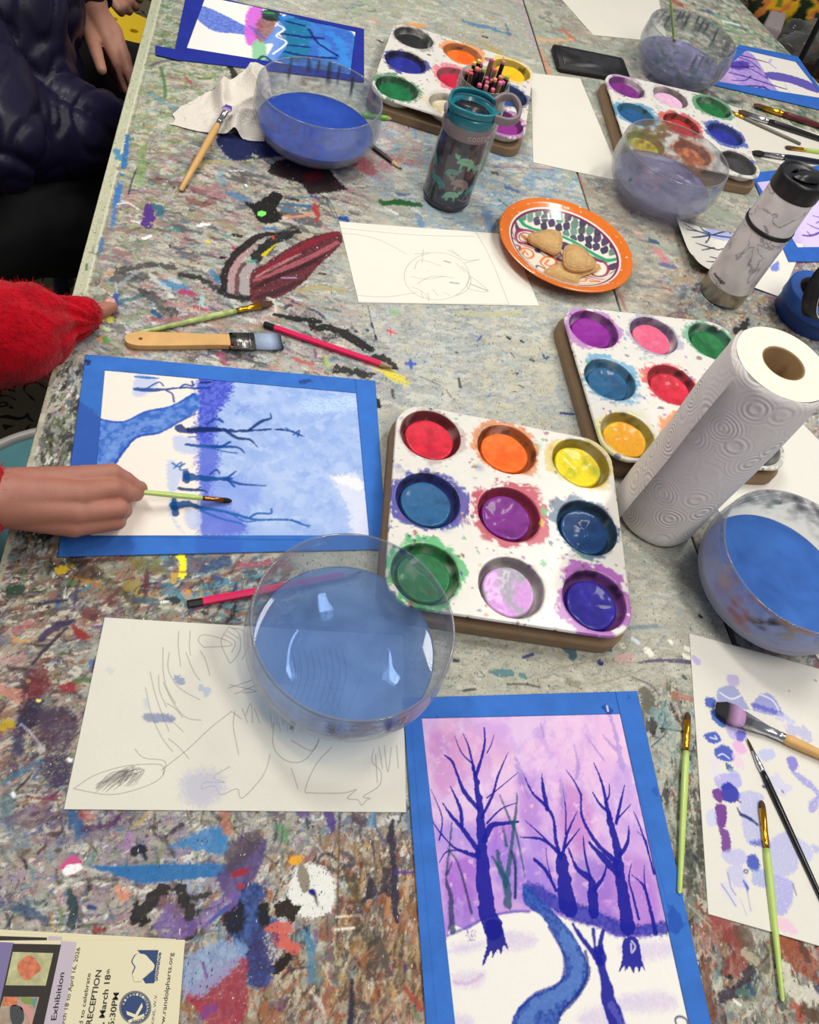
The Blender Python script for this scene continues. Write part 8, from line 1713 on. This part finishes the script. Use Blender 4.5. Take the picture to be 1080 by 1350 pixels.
jk = [*chain(J(-70, 182, -.10, .085), J(10, 172, -.10, .086), J(80, 168, -.11, .076), J(132, 168, -.13, .058), J(152, 178, -.15, .046)),
    *chain(J(-30, -120, .10, .14), J(-5, 10, .0, .125), J(5, 75, -.05, .105), J(20, 120, -.10, .10)), *chain(J(36, 0, -.02, .085), J(42, 90, -.10, .080)),
    *chain(J(30, -170, .12, .10), J(85, -80, .06, .070), J(114, -34, .0, .046), J(120, -14, -.03, .038)), *chain(J(-110, 0, .05, .09), J(-30, 100, .0, .075), J(0, 190, -.03, .062)),
    (Wd(-.62, 1.60, .80, .15), Wd(-.60, 1.62, 1.10, .13)), (Wd(-.60, 1.62, 1.12, .09), Wd(-.59, 1.61, 1.22, .075))]
M_NAVYJ = mat('navy_quilted_nylon', '#120e28', .42, spec=.3, bump=.5, bscale=38, noise=.2, nscale=12, sheen=.0)
obj('jacket', capsules(jk, .0060, 3, puff), M_NAVYJ, nb, True, world_co=True)
tr = [*chain(J(-60, 300, -.24, .11), J(60, 285, -.25, .095), J(140, 262, -.27, .080)), *chain(J(20, 120, -.22, .11), J(110, 105, -.23, .085), J(190, 110, -.27, .075)), (J(-60, 300, -.24, .11), J(20, 120, -.22, .11)), (J(60, 190, -.23, .10), J(130, 180, -.25, .08)),
    (J(140, 262, -.27, .07), Wd(-.23, 1.30, .06, .045)), (J(190, 110, -.27, .07), Wd(-.20, 1.66, .06, .045))]
obj('trousers', capsules(tr, .008, 3, lambda c: .004*mnoise.noise(c*25)), mat('black_trousers', '#08080a', .85), nb, True, world_co=True)
for y_ in (1.28, 1.64): obj('shoe', capsules([(Wd(-.22, y_, .035, .035), Wd(-.10, y_, .028, .030))], .006, 3), mat('black_shoe', '#101012', .5), nb, world_co=True)
# black chair under them, blue steel legs
cs_ = [P(-60, 352, -.37), P(108, 354, -.37), P(170, 165, -.37), P(10, 140, -.37)]; cc = sum(cs_, Vector())/4
ch = thing('chair', 'black chair with dark blue legs under the person in the puffer jacket', 'chair', (cc.x, cc.y, 0)); M_LEG = mat('dark_blue_steel', '#26344c', .35, .4)
obj('seat', flat([(p.x, p.y) for p in cs_], TZ-.40, TZ-.372, .008), mat('black_seat', '#0a0a0c', .6), ch, False, world_co=True)
for p in (P(78, 345, -.40), cs_[0]*.9+cc*.1, cs_[2]*.9+cc*.1, cs_[3]*.9+cc*.1): obj('leg', capsules([(Wd(p.x, p.y, TZ-.402, .016), Wd(p.x-.01, p.y-.01, .017, .016))], .006, 1), M_LEG, ch, world_co=True)

# ---------------------------------------------------------------- seats beside the table
g = P(86, 684, -.29)
ts = thing('round_stool', 'round stool with a pale teal seat and white rim, glimpsed below the red sleeve', 'stool', (g.x, g.y, 0))
obj('seat', lathe([(0, .452), (.150, .452), (.1535, .450)], 72), mat('pale_teal_vinyl', '#5d9ca4', .4, noise=.05), ts); obj('rim', lathe([(.152, .449), (.154, .456), (.160, .459), (.167, .455), (.169, .44), (.166, .425), (.150, .422), (0, .424)], 72), mat('white_plastic_rim', '#c4c4bc', .4), ts)
for k in range(4): a = .5+k*1.5708; obj('leg', capsules([(Wd(.13*math.cos(a), .13*math.sin(a), .424, .011), Wd(.17*math.cos(a), .17*math.sin(a), .012, .011))], .005, 1), M_SIL, ts)
yq = [(84, 14), (146, 6), (170, 14), (194, 25), (179, 78), (140, 75), (100, 66)]
w = [P(x, y, -.29) for x, y in yq]; yc = sum(w, Vector())/len(w)
ys = thing('yellow_stool', 'bright yellow plastic seat with round holes behind the hanging hand', 'stool', (yc.x, yc.y, 0))
cu = bpy.data.curves.new('seat', 'CURVE'); cu.dimensions = '2D'; cu.fill_mode = 'BOTH'; cu.extrude = .010; cu.bevel_depth = .003
outl = [(p.x-yc.x, p.y-yc.y) for p in w]; sp_l = [(outl, 1)]
for hx, hy in ((150, 24), (177, 40), (178, 60), (125, 20), (120, 46), (148, 50), (102, 30)):
    h_ = P(hx, hy, -.29); sp_l.append(([(h_.x-yc.x+.0115*math.cos(a), h_.y-yc.y+.0115*math.sin(a)) for a in np.linspace(0, 6.283, 19)[:-1]], 1))
for pts_, _c in sp_l:
    s = cu.splines.new('POLY'); s.points.add(len(pts_)-1); s.use_cyclic_u = True
    for k, p in enumerate(pts_): s.points[k].co = (float(p[0]), float(p[1]), 0, 1)
o_ = bpy.data.objects.new('tmp', cu); C.objects.link(o_); dg = bpy.context.evaluated_depsgraph_get(); tm = bpy.data.meshes.new_from_object(o_.evaluated_get(dg)); bpy.data.objects.remove(o_)
M_YEL = mat('yellow_plastic', '#f4cc00', .4); so = obj('seat', tm, M_YEL, ys, False); so.location = (0, 0, TZ-.303)
for p in (w[0], w[3], w[4], w[6]): q = (p-yc)*.85; obj('leg', capsules([(Wd(q.x, q.y, TZ-.32, .014), Wd(q.x*1.05, q.y*1.05, .015, .014))], .006, 1), M_YEL, ys)

# ---------------------------------------------------------------- things beyond the far right corner
def boxm(x0, x1, y0, y1, z0, z1, b=.002): return flat([(x0, y0), (x1, y0), (x1, y1), (x0, y1)], z0, z1, b)
g = P(1075, 78, -.36); wc = thing('wooden_crate', 'brown wooden crate beyond the far right corner of the table', 'crate', (g.x, g.y, 0), None, (0, 0, -.25)); M_WD = mat('brown_crate_wood', '#5c4030', .7, noise=.2, nscale=14, bump=.2)
obj('bottom', boxm(-.19, .19, -.12, .12, .002, .02), M_WD, wc, False)
for q in ((-.19, .19, -.12, -.105), (-.19, .19, .105, .12), (-.19, -.175, -.1045, .1045), (.175, .19, -.1045, .1045)): obj('side_board', boxm(q[0], q[1], q[2], q[3], .0205, TZ-.38), M_WD, wc, False)
cl = capsules([(Wd(g.x+x, g.y+y, TZ-.33, .05), Wd(g.x+x+.08, g.y+y+.03, TZ-.32, .05)) for x, y in ((-.14, -.05), (-.02, .02), (.05, -.06), (-.10, .05))], .010, 1, lambda c: .016*mnoise.noise(c*30)+.008*mnoise.noise(c*70))
setcol(cl, np.zeros((len(cl.vertices), 4))); pbg = obj('plastic_bag', cl, glass_mat('clear_plastic', '#d8d4cc', .05)); tag(pbg, 'crinkled clear plastic bag heaped in the brown crate', 'plastic bag')
g = P(1058, 14, -.30)
fb = capsules([(Wd(g.x+x, g.y+y, z, r), Wd(g.x+x+.12, g.y+y+.02, z+.02, r)) for x, y, z, r in ((-.10, .02, .40, .09), (.02, .08, .42, .10), (.10, -.02, .38, .09), (-.02, .04, .28, .12))]+[(Wd(g.x, g.y+.04, .10, .10), Wd(g.x+.1, g.y+.06, .10, .10))], .010, 3, lambda c: .012*mnoise.noise(c*22))
vs = np.array([v_.co for v_ in fb.vertices]); n = fbm(vs[:, 0]*16, vs[:, 1]*16+vs[:, 2]*8, 3, 5); pal = np.array([lin('#1c2410'), lin('#6c7420'), lin('#d8a018'), lin('#c87838'), lin('#24301c')]); setcol(fb, pal[np.clip(((n-.28)*11).astype(int), 0, 4)])
o = obj('fabric_bundle', fb, vcmat('patterned_cloth', .8, .2, .2, 60)); tag(o, 'bundle of yellow, green and orange patterned cloth beyond the table corner', 'cloth')
q = [P(1017, 13, -.18), P(1038, 18, -.18), P(1030, 42, -.18), P(1008, 34, -.18)]
o = obj('grey_box', flat([(p.x, p.y) for p in q][::-1], .001, TZ-.18, .003), mat('pinkish_grey_board', '#9c9090', .8), None, False); tag(o, 'tall pinkish grey box just past the far right table edge', 'box')
g = P(1000, -14, -.25); o = obj('terracotta_pot', lathe([(0, 0), (.06, 0), (.085, .14), (.095, .142), (.095, .17), (.082, .17), (.055, .02), (0, .02)], 40), mat('terracotta', '#8c5444', .8)); o.location = (g.x-.06, g.y+.20, .0005); tag(o, 'reddish pot on the floor beyond the far table corner', 'pot')
g = P(1075, 92, -.20); ez = thing('metal_stand', 'black metal stand leaning beyond the right end of the second table', 'stand', (g.x, g.y, 0))
for a_, b_ in (((.0, -.02), (.10, .20)), ((.10, .20), (.2, 0)), ((.12, .22), (.05, .36))): obj('leg', capsules([(Wd(a_[0], a_[1], .012, .010), Wd((a_[0]+b_[0])/2, (a_[1]+b_[1])/2, TZ-.12, .010))], .005, 1), M_BLK, ez)
